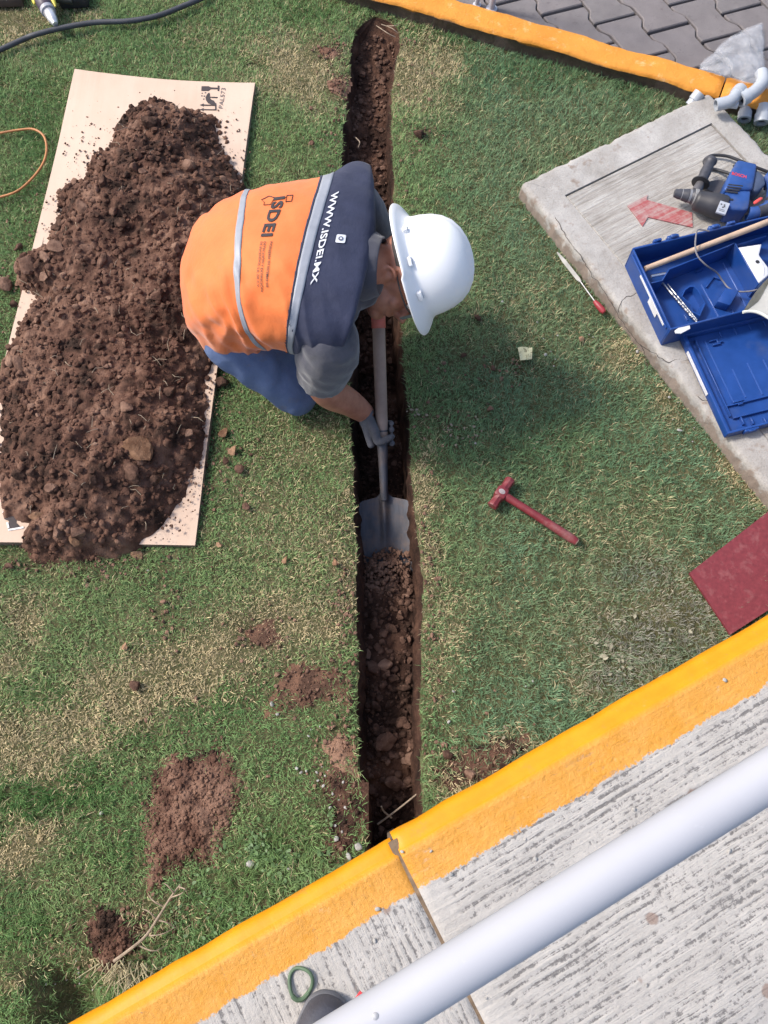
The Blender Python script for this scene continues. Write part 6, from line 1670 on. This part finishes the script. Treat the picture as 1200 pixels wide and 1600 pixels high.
# the line where orange gives way to navy, taken along the yoke tape
def across(line, deg):
    """(arc, spine length) samples of a band that crosses the back, from its course in the photograph"""
    line = sorted(line, key=lambda p: p[1]); lx_ = np.array([p[0] for p in line]); ly_ = np.array([p[1] for p in line])
    A_, S_ = [], []
    for j in range(NTt):
        f_ = PXV[:, j] - np.interp(PYV[:, j], ly_, lx_); ok = facing[0, j] and True
        cr = np.where((f_[:-1] < 0) & (f_[1:] >= 0))[0]
        if ok and len(cr):
            i = cr[-1]; q2 = f_[i] / (f_[i] - f_[i + 1]); yy_ = PYV[i, j]
            if ly_[0] - 6 < yy_ < ly_[-1] + 6:
                A_.append(arc[i, j] * (1 - q2) + arc[i + 1, j] * q2); S_.append(sp_len[i] * (1 - q2) + sp_len[i + 1] * q2)
    A_ = np.array(A_); S_ = np.array(S_); k = np.polyfit(A_, S_, deg); a0, a1 = A_.min(), A_.max()
    d0, d1 = np.polyval(np.polyder(k), a0) * .4, np.polyval(np.polyder(k), a1) * .4
    def fn(a):
        a = np.asarray(a, float); c = np.clip(a, a0, a1)
        return np.polyval(k, c) + np.where(a < a0, (a - a0) * d0, 0) + np.where(a > a1, (a - a1) * d1, 0)
    return fn, a0, a1
yoke_s, ya0, ya1 = across([(520, 256), (504, 274), (491, 306), (479, 355), (468, 400), (457, 447), (450, 505), (447, 535)], 4)
fi = gridf(NSs, NTt + 1); nn_ = NTt
ii = np.arange((NSs - 1) * NTt); r_ = ii // NTt; c_i = ii % NTt
fv = np.stack([r_ * NTt + c_i, r_ * NTt + (c_i + 1) % NTt, (r_ + 1) * NTt + (c_i + 1) % NTt, (r_ + 1) * NTt + c_i], 1)
smid = (sp_len[r_] + sp_len[r_ + 1]) / 2
arc0 = np.roll(arc, half, 1); amid = arc0[r_, c_i]
mid_ = (smid > yoke_s(amid)).astype(int)
vest = fast_mesh('vest', VS.reshape(-1, 3), fv[:, ::-1], [orange.mat, navy.mat], parent=person, midx=mid_)
def strip(s_of_a, width, a0, a1, name, mt, off=.0022, n=60, th=True):
    rows = []
    for a in np.linspace(a0, a1, n):
        s = s_of_a(a); rows.append([on_vest(s + width * (q - .5), a, off if 0 < q < 1 else off * .4) for q in (0, .02, .25, .5, .75, .98, 1)])
    vs = [p for r in rows for p in r]
    g = G(); g.add(vs, gridf(n, 7).tolist()); return g.build(name, mt, parent=vest, sharp=0)
low_s, la0, la1 = across([(400, 300), (391, 319), (374, 341), (362, 380), (358, 413), (359, 446), (366, 473), (380, 498), (402, 530)], 2)
strip(low_s, .019, la0 - .06, la1 + .10, 'reflective_stripe', refl)
YW = .028
strip(lambda a: yoke_s(a) + YW / 2 + .004, YW, ya0 - .12, ya1 + .12, 'reflective_stripe', refl)
strip(lambda a: yoke_s(a) + .001, .005, ya0 - .12, ya1 + .12, 'navy_piping', navy.mat, .0030)
def vest_text(txt, p0, p1, hgt, name, mt, bold=.012, spacing=1.0, off=.0022, lift=0.0):
    """text whose baseline runs from photo pixel p0 to p1, letter tops towards the collar"""
    s0_, a0_ = vest_at(*p0); s1_, a1_ = vest_at(*p1)
    bm, x0, x1, y0, y1 = text_bm(txt, 1.0, bold, .12, spacing)
    for v in bm.verts:
        q2 = (v.co.x - x0) / (x1 - x0); k = (v.co.y - 0) / .72
        v.co = on_vest(s0_ + (s1_ - s0_) * q2 + k * hgt + lift, a0_ + (a1_ - a0_) * q2, off)
    g = G(); g.bm(bm); return g.build(name, mt, parent=vest, smooth=False)
vest_text('WWW.ISDEI.MX', (519, 304), (485, 449), .0185, 'website_lettering', inkw, .02)
vest_text('ISDEI', (430, 309), (409, 374), .0285, 'company_lettering', inkb, .03, 1.05)
vest_text('INGENIERÍA EN SISTEMAS DE', (421, 378), (415, 453), .0062, 'small_lettering', inkb, .012)
vest_text('DETECCIÓN Y EXTINCIÓN', (414, 378), (408, 456), .0062, 'small_lettering', inkb, .012)
vest_text('DE INCENDIOS, S.A. DE C.V.', (406, 378), (401, 452), .0058, 'small_lettering', inkb, .012)
# emblem outlines at the start of the company name
def vest_line(pts, w, name, mt, closed=False):
    sa = [vest_at(*p) for p in pts]; 
    if closed: sa.append(sa[0])
    g = G(); pp = []
    for k in range(len(sa) - 1):
        for q2 in np.linspace(0, 1, 6): pp.append(on_vest(sa[k][0] * (1 - q2) + sa[k + 1][0] * q2, sa[k][1] * (1 - q2) + sa[k + 1][1] * q2, .0015))
    g.tube(pp, w, 4, flat=.5); return g.build(name, mt, parent=vest)
vest_line([(448, 306), (458, 303), (455, 314), (446, 315)], .0012, 'emblem_outline', inkb, True)
vest_line([(409, 312), (420, 306), (426, 309), (420, 318), (410, 321), (412, 315)], .0012, 'emblem_outline', inkb, True)
s_, a_ = vest_at(533, 378)
def patch_on(s_, a_, w_, h_, name, mt, off, rr3=.3):
    pts = []
    for k in range(24):
        t = 2 * math.pi * k / 24; c3, s3 = math.cos(t), math.sin(t)
        pts.append((s_ + w_ / 2 * np.sign(c3) * abs(c3) ** rr3, a_ + h_ / 2 * np.sign(s3) * abs(s3) ** rr3))
    g = G(); vs = [on_vest(a, b, off) for a, b in pts] + [on_vest(s_, a_, off)]
    g.add(vs, [[k, (k + 1) % 24, 24] for k in range(24)]); return g.build(name, mt, parent=vest, smooth=False)
patch_on(s_, a_, .024, .026, 'white_patch', inkw, .0022)
gr_i = simple('patch_grey', (.10, .11, .16), .7)
patch_on(s_, a_, .012, .013, 'patch_mark', gr_i, .003, 1.0); patch_on(s_, a_, .006, .0065, 'patch_mark', inkw, .0036, 1.0)
# threads and small creases: the stitched hem of the vest
hem = [Vector(VS[0, k]) for k in range(NTt)]
g = G(); g.tube(hem, .0045, 6, closed=True); g.build('hem', orange.mat, parent=vest)

# ------------------------------------------------------------------ head frame
Bc = P(654, 419, .465)
u_h = Vector((.92, .04, .38)).normalized()
f_h = Vector((.15, -.74, -.62)); f_h = (f_h - u_h * f_h.dot(u_h)).normalized()
l_h = u_h.cross(f_h); r_h = -l_h
HMx = basis(Bc, f_h, l_h, u_h)                                   # local x forward, y left, z up
def hd(x, y, z): return HMx @ Vector((x, y, z))
# right arm
ASH, AEL = Vector((-.140, 1.105, .455)), P(500, 598, .255)
AWR = P(566, 643, .045)
LSH, LEL, LWR = Vector((-.08, 1.53, .45)), Vector((-.01, 1.52, .21)), Vector((-.03, 1.44, .20))
def remesh(name, gb, mt, parent, voxel, smooth=4, noise=None, it=1):
    me = bpy.data.meshes.new(name); me.from_pydata(gb.v, [], gb.f)
    o = bpy.data.objects.new(name, me); COL.objects.link(o)
    m = o.modifiers.new('r', 'REMESH'); m.mode = 'VOXEL'; m.voxel_size = voxel
    if smooth: s = o.modifiers.new('s', 'SMOOTH'); s.iterations = smooth; s.factor = .5
    dg = bpy.context.evaluated_depsgraph_get(); dg.update()
    n = bpy.data.meshes.new_from_object(o.evaluated_get(dg))
    bpy.data.objects.remove(o); bpy.data.meshes.remove(me)
    nv = len(n.vertices); co = np.zeros(nv * 3); n.vertices.foreach_get('co', co); co = co.reshape(-1, 3)
    if noise is not None:
        no = np.zeros(nv * 3); n.vertices.foreach_get('normal', no); no = no.reshape(-1, 3)
        co = co + no * noise(co)[:, None]
    inv = np.array(WM[parent].inverted()); co = co @ inv[:3, :3].T + inv[:3, 3]
    n.vertices.foreach_set('co', co.ravel())
    n.name = name; n.materials.clear(); n.materials.append(mt); finish(n, 0)
    o = bpy.data.objects.new(name, n); COL.objects.link(o); o.parent = parent; WM[o] = WM[parent]
    return o
skin = NT('skin'); v = skin.pos('world')
skin.p(Base_Color=skin.mix(skin.mapr(skin.noise(v, 30, 6, .6), .35, .7), (.31, .128, .083), (.44, .205, .138)), Roughness=.5)
skin.p(**{'Subsurface_Weight': .12}); skin.b.inputs['Subsurface Radius'].default_value = (.01, .004, .002)
skin.p(Normal=skin.bump(skin.noise(v, 260, 4, .6), .2, .001))
b_ = G()
b_.ell((0, 0, 0), (.098, .076, .108), HMx @ Matrix.Translation((-.004, 0, -.022)))
b_.ell((0, 0, 0), (.072, .062, .060), HMx @ Matrix.Translation((.024, 0, -.108)))
b_.ell((0, 0, 0), (.034, .036, .026), HMx @ Matrix.Translation((.068, 0, -.142)))       # chin
b_.ell((0, 0, 0), (.030, .058, .026), HMx @ Matrix.Translation((.062, 0, -.080)), 2)      # cheeks
b_.tube([hd(.088, 0, -.030), hd(.100, 0, -.060), hd(.116, 0, -.082), hd(.098, 0, -.092)], [.010, .012, .016, .010], 10)
b_.ell((0, 0, 0), (.014, .026, .007), HMx @ Matrix.Translation((.090, 0, -.112)), 2)       # mouth
b_.ell((0, 0, 0), (.012, .050, .010), HMx @ Matrix.Translation((.086, 0, -.022)), 2)       # brow
for s in (-1, 1):                                                                         # ears
    b_.ell((0, 0, 0), (.017, .012, .028), HMx @ Matrix.Translation((-.008, s * .074, -.070)), 2)
    ep = [hd(.010, s * .074, -.056), hd(.004, s * .084, -.045), hd(-.012, s * .089, -.042), hd(-.025, s * .090, -.052), hd(-.026, s * .088, -.070), hd(-.016, s * .083, -.090), hd(-.002, s * .076, -.102)]
    b_.tube(crom([tuple(p) for p in ep], 20), list(np.interp(np.linspace(0, 1, 20), [0, .3, .8, 1], [.004, .0055, .006, .007])), 8)
nk0 = hd(-.030, .0, -.085)
b_.tube(crom([tuple(hd(-.026, .0, -.06)), tuple(hd(-.034, .0, -.115)), (-.035, 1.303, .497), (-.10, 1.31, .47)], 14), list(np.interp(np.linspace(0, 1, 14), [0, .5, 1], [.056, .057, .075])), 18)
b_.capsule((-.12, 1.31, .47), (-.34, 1.33, .42), .10, .11); b_.ell((-.11, 1.33, .45), (.06, .17, .05))
b_.capsule(ASH, AEL, .050, .044)
fa = crom([tuple(AEL), tuple(AEL.lerp(AWR, .28) + Vector((-.006, -.008, .004))), tuple(AEL.lerp(AWR, .65)), tuple(AWR), tuple(AWR + (AWR - AEL).normalized() * .03)], 16)
b_.tube(fa, list(np.interp(np.linspace(0, 1, 16), [0, .18, .35, .7, .9, 1], [.043, .0475, .046, .035, .029, .027])), 18)
b_.ell(AEL, (.044, .042, .044), None, 2)
b_.capsule(LSH, LEL, .050, .042); b_.capsule(LEL, LWR, .042, .028)
KR, KL_ = P(462, 612, .085), Vector((-.20, 1.43, .085))
for hip, kn, ft in ((Vector((-.42, 1.25, .27)), KR, Vector((-.45, 1.32, .07))), (Vector((-.40, 1.44, .27)), KL_, Vector((-.48, 1.43, .07)))):
    b_.capsule(hip, kn, .075, .052); b_.capsule(kn, ft, .050, .038)
b_.ell((-.38, 1.35, .29), (.13, .17, .11))
body = remesh('body', b_, skin.mat, person, .0048, 3)
# eyes, hair and spectacles
g = G()
for s in (-1, 1): g.ell((0, 0, 0), (.009, .012, .009), HMx @ Matrix.Translation((.085, s * .032, -.040)), 2)
g.build('eyes', simple('eye', (.6, .57, .54), .2), parent=person)
g = G(); g.ell((0, 0, 0), (.0995, .0775, .102), HMx @ Matrix.Translation((-.008, 0, -.012)))
g.v = [p for p in g.v]
keepf = [f for f in g.f if all((HMx.inverted() @ g.v[i]).z > -.040 - .2 * max(0, -(HMx.inverted() @ g.v[i]).x) and (HMx.inverted() @ g.v[i]).x < .066 for i in f)]
g.f = keepf; g.m = [0] * len(keepf)
hair = simple('short_dark_hair', (.035, .028, .026), .7, .4, 120, .6, 300, .002)
g.build('hair', hair, parent=person)
spec = thing
g = G()
for s in (-1, 1):
    g.tube(crom([tuple(hd(.104, s * .045, -.040)), tuple(hd(.085, s * .074, -.040)), tuple(hd(.04, s * .0805, -.042)), tuple(hd(-.005, s * .081, -.040))], 14), .0022, 6)
g.tube(crom([tuple(hd(.110, -.045, -.036)), tuple(hd(.117, 0, -.036)), tuple(hd(.110, .045, -.036))], 12), .002, 6)
gl = g.build('spectacles', black_rub, parent=person)
for s in (-1, 1):
    g = G(); c = crom([tuple(hd(.117, s * .006, -.036)), tuple(hd(.116, s * .028, -.036)), tuple(hd(.106, s * .054, -.036))], 8); c2 = c + np.array(tuple(-u_h)) * .036
    g.add([Vector(p) for p in c] + [Vector(p) for p in c2], [[k, k + 1, k + 9, k + 8] for k in range(7)])
    g.build('lens', simple('lens', (.20, .22, .24), .08) if 'lens' not in bpy.data.materials else bpy.data.materials['lens'], parent=gl)

# ------------------------------------------------------------------ hard hat (worn)
hatm = NT('white_hat_shell'); v = hatm.pos('world')
hatm.p(Base_Color=hatm.mix(hatm.mapr(hatm.noise(v, 30, 7, .7), .6, .75, 0, .2), (.80, .80, .80), (.62, .60, .57)), Roughness=.38)
prof = [(0, .130), (.045, .124), (.078, .104), (.098, .070), (.107, .035), (.110, .003), (.127, -.006), (.150, -.018), (.1555, -.0195), (.1570, -.017), (.1555, -.0135), (.145, -.007), (.132, -.0005), (.1225, .006), (.1185, .011), (.1170, .019), (.1155, .037), (.110, .064), (.100, .090), (.084, .113), (.062, .130), (.037, .140), (.015, .144), (0, .145)]
seg_n = 96; vs = []; 
for (r0, z0_) in prof:
    for k in range(seg_n):
        a = 2 * math.pi * k / seg_n
        x, y, z = r0 * math.cos(a) * 1.10, r0 * math.sin(a) * .95, z0_
        if r0 > .1205: z += -.010 * ((r0 - .112) / .05) * (.25 + math.cos(2 * a)) * .9 + (.007 * (r0 - .112) / .05 if math.cos(a) < 0 else 0)
        if z0_ > .03 and r0 < .116:                                 # three raised ribs over the crown
            for yc in (0, .030, -.030):
                z += .0032 * math.exp(-((y - yc) / .0085) ** 2) * (1 if yc == 0 else .6) * min(1, (z0_ - .03) / .03)
        vs.append((x, y, z))
fs = [[i * seg_n + k, i * seg_n + (k + 1) % seg_n, (i + 1) * seg_n + (k + 1) % seg_n, (i + 1) * seg_n + k] for i in range(len(prof) - 1) for k in range(seg_n)]
g = G(HMx); g.add(vs, fs); hat = g.build('hard_hat', hatm.mat, parent=person, sharp=50)
for a, wd, ht in ((100, .024, .010), (62, .026, .013), (138, .016, .012)):        # slots above the brim on the right side
    a = R(-a); c = Vector((.1285 * math.cos(a) * 1.09, .1285 * math.sin(a) * .95, .012))
    n = Vector((math.cos(a), math.sin(a), 0)); tt = Vector((-n.y, n.x, 0))
    g = G(HMx @ basis(c, tt, n, Vector((0, 0, 1)))); g.box((0, -.006, .0), (wd, .016, ht), None, .003, 2); g.build('accessory_slot', hatm.mat, parent=hat)
    g = G(HMx @ basis(c, tt, n, Vector((0, 0, 1)))); g.box((0, -.004, ht / 2 - .001), (wd * .7, .006, .0035), None, .0008); g.build('slot_opening', simple('slot_grey', (.36, .36, .38), .6) if 'slot_grey' not in bpy.data.materials else bpy.data.materials['slot_grey'], parent=hat)

# ------------------------------------------------------------------ shirt: sleeves and collar
shirt = NT('grey_navy_shirt'); v = shirt.pos('world')
shirt.p(Base_Color=shirt.ramp(shirt.noise(v, 14, 6, .65), [(.3, (.036, .037, .052)), (.7, (.066, .067, .088))]), Roughness=.85)
shirt.b.inputs['Sheen Weight'].default_value = .35
shirt.p(Normal=shirt.bump(shirt.noise(v, 36, 5, .6), .45, .005))
s_ = G()
def sleeve(A, E, r0, r1):
    d = (E - A); L = d.length; d.normalize()
    n = 14; pts = [A - d * .05 + d * (L * .93 + .05) * q2 for q2 in np.linspace(0, 1, n)]
    rr3 = np.interp(np.linspace(0, 1, n), [0, .12, .45, .8, 1], [r0 * .7, r0, r0 * 1.05, r1 * 1.08, r1])
    s_.tube(pts, list(rr3), 28)
sleeve(ASH, AEL + Vector((.002, 0, .006)), .080, .068)
sleeve(LSH, LEL, .078, .066)
s_.ell((-.12, 1.32, .455), (.08, .20, .07)); s_.capsule((-.1, 1.31, .46), (-.36, 1.34, .38), .11, .13)
def swr(co):
    return fbm(co[:, 0] * 14, co[:, 1] * 14, co[:, 2] * 10, o=3, seed=501) * .010 + np.sin(co[:, 2] * 95 + co[:, 0] * 60 + fbm(co[:, 0] * 9, co[:, 1] * 9, co[:, 2] * 9, o=2, seed=502) * 5) * .0007
shirt_o = remesh('shirt', s_, shirt.mat, person, .0065, 5, swr)
# collar: a folded band round the neck
nd_ = (Vector((.06, -.004, .0)) + u_h * .02).normalized()
cdir = Vector((.94, -.16, .10)).normalized(); cW = Vector((.12, .99, 0)); cW = (cW - cdir * cW.dot(cdir)).normalized(); cN = cW.cross(cdir)
if cN.z < 0: cN = -cN
cc = Vector((-.032, 1.300, .498))
def ring(off, rw, rn, n=64, low=0.0):
    return [cc + cdir * (off + low * max(0, -math.cos(a))) + cW * math.sin(a) * rw + cN * math.cos(a) * rn for a in [2 * math.pi * k / n for k in range(n)]]
rows = [ring(-.022, .098, .086), ring(-.010, .096, .083), ring(.004, .088, .078), ring(.018, .080, .072), ring(.026, .076, .070), ring(.028, .0725, .0665), ring(.022, .070, .064), ring(-.01, .072, .066)]
g = G(); n = 64
for r in rows:
    for k, p in enumerate(r): p += cN * (.0022 * math.sin(k * .9) * math.cos(k * .37))
g.add([p for r in rows for p in r], [[i * n + k, i * n + (k + 1) % n, (i + 1) * n + (k + 1) % n, (i + 1) * n + k] for i in range(len(rows) - 1) for k in range(n)])
g.build('collar', shirt.mat, parent=shirt_o, sharp=60)

# ------------------------------------------------------------------ trousers, boots
jean = NT('blue_denim'); v = jean.pos('world')
tw = jean.noise(jean.mapv(v, (260, 260, 260), rot=(0, 0, .7)), 1.0, 3)
jean.p(Base_Color=jean.mix(jean.mapr(tw, .4, .6, 0, .35), jean.ramp(jean.noise(v, 9, 6, .65), [(.3, (.075, .115, .235)), (.7, (.13, .185, .33))]), (.11, .15, .26)), Roughness=.85)
jean.set(jean.b.inputs['Base Color'], jean.mix(jean.mapr(jean.noise(v, 13, 8, .72), .56, .74, 0, .55), jean.b.inputs['Base Color'].links[0].from_socket, (.17, .125, .095)))
jean.p(Normal=jean.bump(jean.noise(v, 30, 5, .6), .4, .006))
t_ = G()
t_.ell((-.39, 1.35, .29), (.15, .17, .13))
for hip, kn, ft in ((Vector((-.42, 1.235, .27)), KR, Vector((-.45, 1.32, .075))), (Vector((-.40, 1.44, .26)), KL_, Vector((-.48, 1.43, .075)))):
    t_.capsule(hip, kn, .105, .073); t_.capsule(kn, ft, .070, .058)
def jwr(co):
    return fbm(co[:, 0] * 9, co[:, 1] * 9, co[:, 2] * 9, o=3, seed=511) * .008 + np.sin(co[:, 0] * 70 - co[:, 1] * 50 + fbm(co[:, 0] * 8, co[:, 1] * 8, co[:, 2] * 8, o=2, seed=512) * 5) * .002
remesh('trousers', t_, jean.mat, person, .008, 4, jwr)
bootm = simple('work_boot_leather', (.06, .045, .035), .6, .3)
for (y, yaw_) in ((1.33, 0), (1.45, .1)):
    g = G(); g.capsule((-.40, y, .075), (-.47, y, .085), .052, .045); g.capsule((-.46, y, .09), (-.48, y, .04), .045, .038)
    bo = g.build('boot', bootm, parent=person); g = G(); g.box((-.512, y, .065), (.022, .09, .115), None, .008, 2); g.build('sole', black_rub, parent=bo)

# ------------------------------------------------------------------ gloves
glm = NT('grey_knit_glove'); v = glm.pos('world')
glm.p(Base_Color=glm.ramp(glm.noise(v, 22, 6, .65), [(.3, (.060, .060, .068)), (.7, (.105, .105, .116))]), Roughness=.9)
glm.p(Normal=glm.bump(glm.noise(v, 330, 3), .5, .001))
SA, SB = P(591, 492, .195), P(600, 768, -.085)                    # shovel shaft axis: under the chin ... socket
sdv = (SB - SA).normalized()
def on_shaft(px_y):
    """point of the shaft axis seen at a photo row"""
    best = min(np.linspace(-.5, 1.6, 800), key=lambda q2: abs(project(*(SA + (SB - SA) * q2))[1] - px_y)); return SA + (SB - SA) * best
def grip(wr, gp, ax, name, side, top, thumb_tip):
    """hand closed round the shaft: wr wrist, gp grip point, ax shaft direction towards the index finger"""
    g = G(); side = side.normalized(); top = (top - ax * top.dot(ax)).normalized()
    rs = .0195
    for k, (o, L_, rr4) in enumerate(((.036, 1.0, .0100), (.013, 1.06, .0104), (-.010, 1.0, .0098), (-.031, .86, .0088))):
        kn = gp + ax * o + side * (rs + .016) + top * (.004 - .003 * k)
        base = wr.lerp(kn, .15)
        g.tube([base, wr.lerp(kn, .6) + top * .004, kn], [.017, .0145, .0125], 10)
        # finger curls beneath the shaft and up its far side
        pts = [kn]
        for a, rd in ((-35, 1.25), (-75, 1.12), (-115, 1.1), (-150, 1.1), (-185, 1.08), (-205 if L_ > .9 else -195, 1.08)):
            q2 = R(a); pts.append(gp + ax * (o * .92) + side * math.cos(q2) * (rs + .0085) * rd + top * math.sin(q2) * (rs + .0085) * rd)
        c = crom([tuple(p) for p in pts], 22)
        g.tube(c, list(np.interp(np.linspace(0, 1, 22), [0, .3, .33, .36, .64, .67, .7, .95, 1], [1.12, 1.0, 1.07, .98, .95, 1.0, .92, .86, .55]) * rr4), 10)
        g.ell(kn, (.0125, .0125, .0125), None, 2)
    tb = wr + (gp - wr) * .32 + top * .010
    th_ = crom([tuple(tb), tuple(wr.lerp(gp, .62) + top * .022 + ax * .020), tuple(gp + top * (rs + .011) + ax * .026 + side * .012), tuple(thumb_tip)], 16)
    g.tube(th_, list(np.interp(np.linspace(0, 1, 16), [0, .3, .6, .65, .9, 1], [.017, .0155, .0125, .0132, .0115, .0075])), 12)
    g.ell(wr.lerp(gp, .45) + side * .012, (.026, .030, .017), None, 2)
    d = (gp - wr).normalized(); g.tube([wr - d * .022, wr, wr.lerp(gp, .3)], [.034, .031, .026], 16)
    return remesh(name, g, glm.mat, person, .0030, 3)
gpR = on_shaft(676)
ttip = P(613, 682, gpR.z + .026)
grip(AWR, gpR, sdv, 'glove', Vector((-1, .05, -.12)), Vector((0, .15, 1)), ttip)
gpL = on_shaft(385)
grip(LWR + Vector((0, .01, 0)), gpL, sdv, 'glove', Vector((-.2, 1, .2)), Vector((.1, 0, 1)), gpL + Vector((.012, .0, .035)))

# ================================================================== SHOVEL
shv = thing('shovel', 'long-handled flat shovel with grey steel blade scooping soil in the trench', 'shovel', SB)
W0, W1 = on_shaft(400), on_shaft(682)
woodh = simple('shovel_wood', (.31, .225, .175), .7, .2, 14, .25, 150, .001, dirt=((.20, .14, .11), .7))
g = G(); g.tube([W0.lerp(W1, q2) for q2 in np.linspace(0, 1, 24)], list(np.linspace(.0200, .0182, 24)), 20); g.build('handle', woodh, parent=shv)
R0, R1 = on_shaft(470), on_shaft(513)
g = G(); g.tube([R0, R0.lerp(R1, .02), R0.lerp(R1, .98), R1], [.0198, .0212, .0212, .0200], 20); g.build('red_collar', simple('worn_red_collar', (.50, .12, .085), .55, .2, 40, .15, dirt=((.40, .2, .15), .5)), parent=shv)
p = on_shaft(498); g = G(); g.lathe([(0, .001), (.003, .0008), (.0034, 0)], 12, Matrix.Translation(p + Vector((.002, 0, .0208)))); g.build('rivet', black_rub, parent=shv)
ssteel = NT('worn_shovel_steel'); v = ssteel.pos('world'); n1 = ssteel.noise(ssteel.mapv(v, (60, 10, 10)), 1, 7, .65)
ssteel.p(Base_Color=ssteel.mix(ssteel.mapr(ssteel.noise(v, 22, 7, .7), .45, .68, 0, .7), ssteel.ramp(n1, [(.3, (.030, .032, .040)), (.7, (.075, .08, .098))]), (.12, .085, .07)), Roughness=.5, Metallic=.2, Normal=ssteel.bump(n1, .2, .002))
S1 = on_shaft(672); S2 = on_shaft(776)
xw = Vector((1, 0, 0)); xw = (xw - sdv * xw.dot(sdv)).normalized(); up_ = xw.cross(sdv)
if up_.z < 0: up_ = -up_
g = G(); g.tube([S1, S1.lerp(S2, .1), S1.lerp(S2, .5), S1.lerp(S2, .9), S2 + sdv * .01], [.0185, .0175, .0140, .0125, .0135], 20); g.build('socket', ssteel.mat, parent=shv)
# blade: slightly dished sheet with a hollow spine
BL = .245; bw = .086
tilt = Vector((0, -1, -.02)).normalized(); tilt = (sdv * .55 + tilt * .45).normalized(); bu = xw.cross(tilt)
if bu.z < 0: bu = -bu
nu, nv2 = 33, 40; vs = []
for j in range(nv2):
    q2 = j / (nv2 - 1)
    for i in range(nu):
        s = i / (nu - 1) * 2 - 1
        wd = bw * (1 + .02 * q2)
        y = q2 * BL - .0
        top_edge = -.020 * max(0, 1 - abs(s) / .28) * (1 - q2) + .018 * max(0, abs(s) - .80) / .2 * (1 - q2) * .6 + .020 * max(0, abs(s) - .2) * (1 - q2)
        z = .010 * s * s + .014 * (1 - q2) * 0 - .010 * q2 * q2 + .016 * math.exp(-(s / .13) ** 2) * max(0, 1 - q2 / .78) ** .8 + .006 * abs(s) ** 4
        vs.append(S2 + tilt * (y + top_edge) + xw * s * wd + bu * (z - .010))
f = gridf(nv2, nu).tolist()
g = G(); g.add(vs, f); g.add([p - bu * .0022 for p in vs], [q2[::-1] for q2 in f])
nn3 = nu * nv2; rim_ = [i for i in range(nu)] + [j * nu + nu - 1 for j in range(1, nv2)] + [(nv2 - 1) * nu + i for i in range(nu - 2, -1, -1)] + [j * nu for j in range(nv2 - 2, 0, -1)]
g.add([], []); 
for k in range(len(rim_)):
    a, b = rim_[k], rim_[(k + 1) % len(rim_)]; g.f.append([a, b, b + nn3, a + nn3]); g.m.append(0)
g.build('blade', ssteel.mat, parent=shv, sharp=45)
# soil carried on the blade tip
r = np.random.default_rng(77); pts, szs = [], []
for k in range(1500):
    q2 = r.uniform(.60, 1.75); s = r.uniform(-.95, .95)
    hh = max(0, (min(q2, 1.2) - .62)) * .085 * (1 - .5 * s * s) * r.uniform(0, 1) - max(0, q2 - 1.2) * .03
    p = S2 + tilt * q2 * BL + xw * s * bw + bu * (.002 + hh)
    if r.uniform() > (q2 - .62 - .12 * s * s) / .2: continue
    pts.append(tuple(p)); szs.append(.003 + .009 * r.uniform() ** 2.5)
cv, cf = crumbs(pts, szs, 1, 151)
tag(fast_mesh('shovel_soil', cv, cf, CLODM, origin=tuple(cv.mean(0)), sharp=55), 'reddish brown loose soil heaped on the tip of the shovel blade', 'loose soil', kind='stuff')
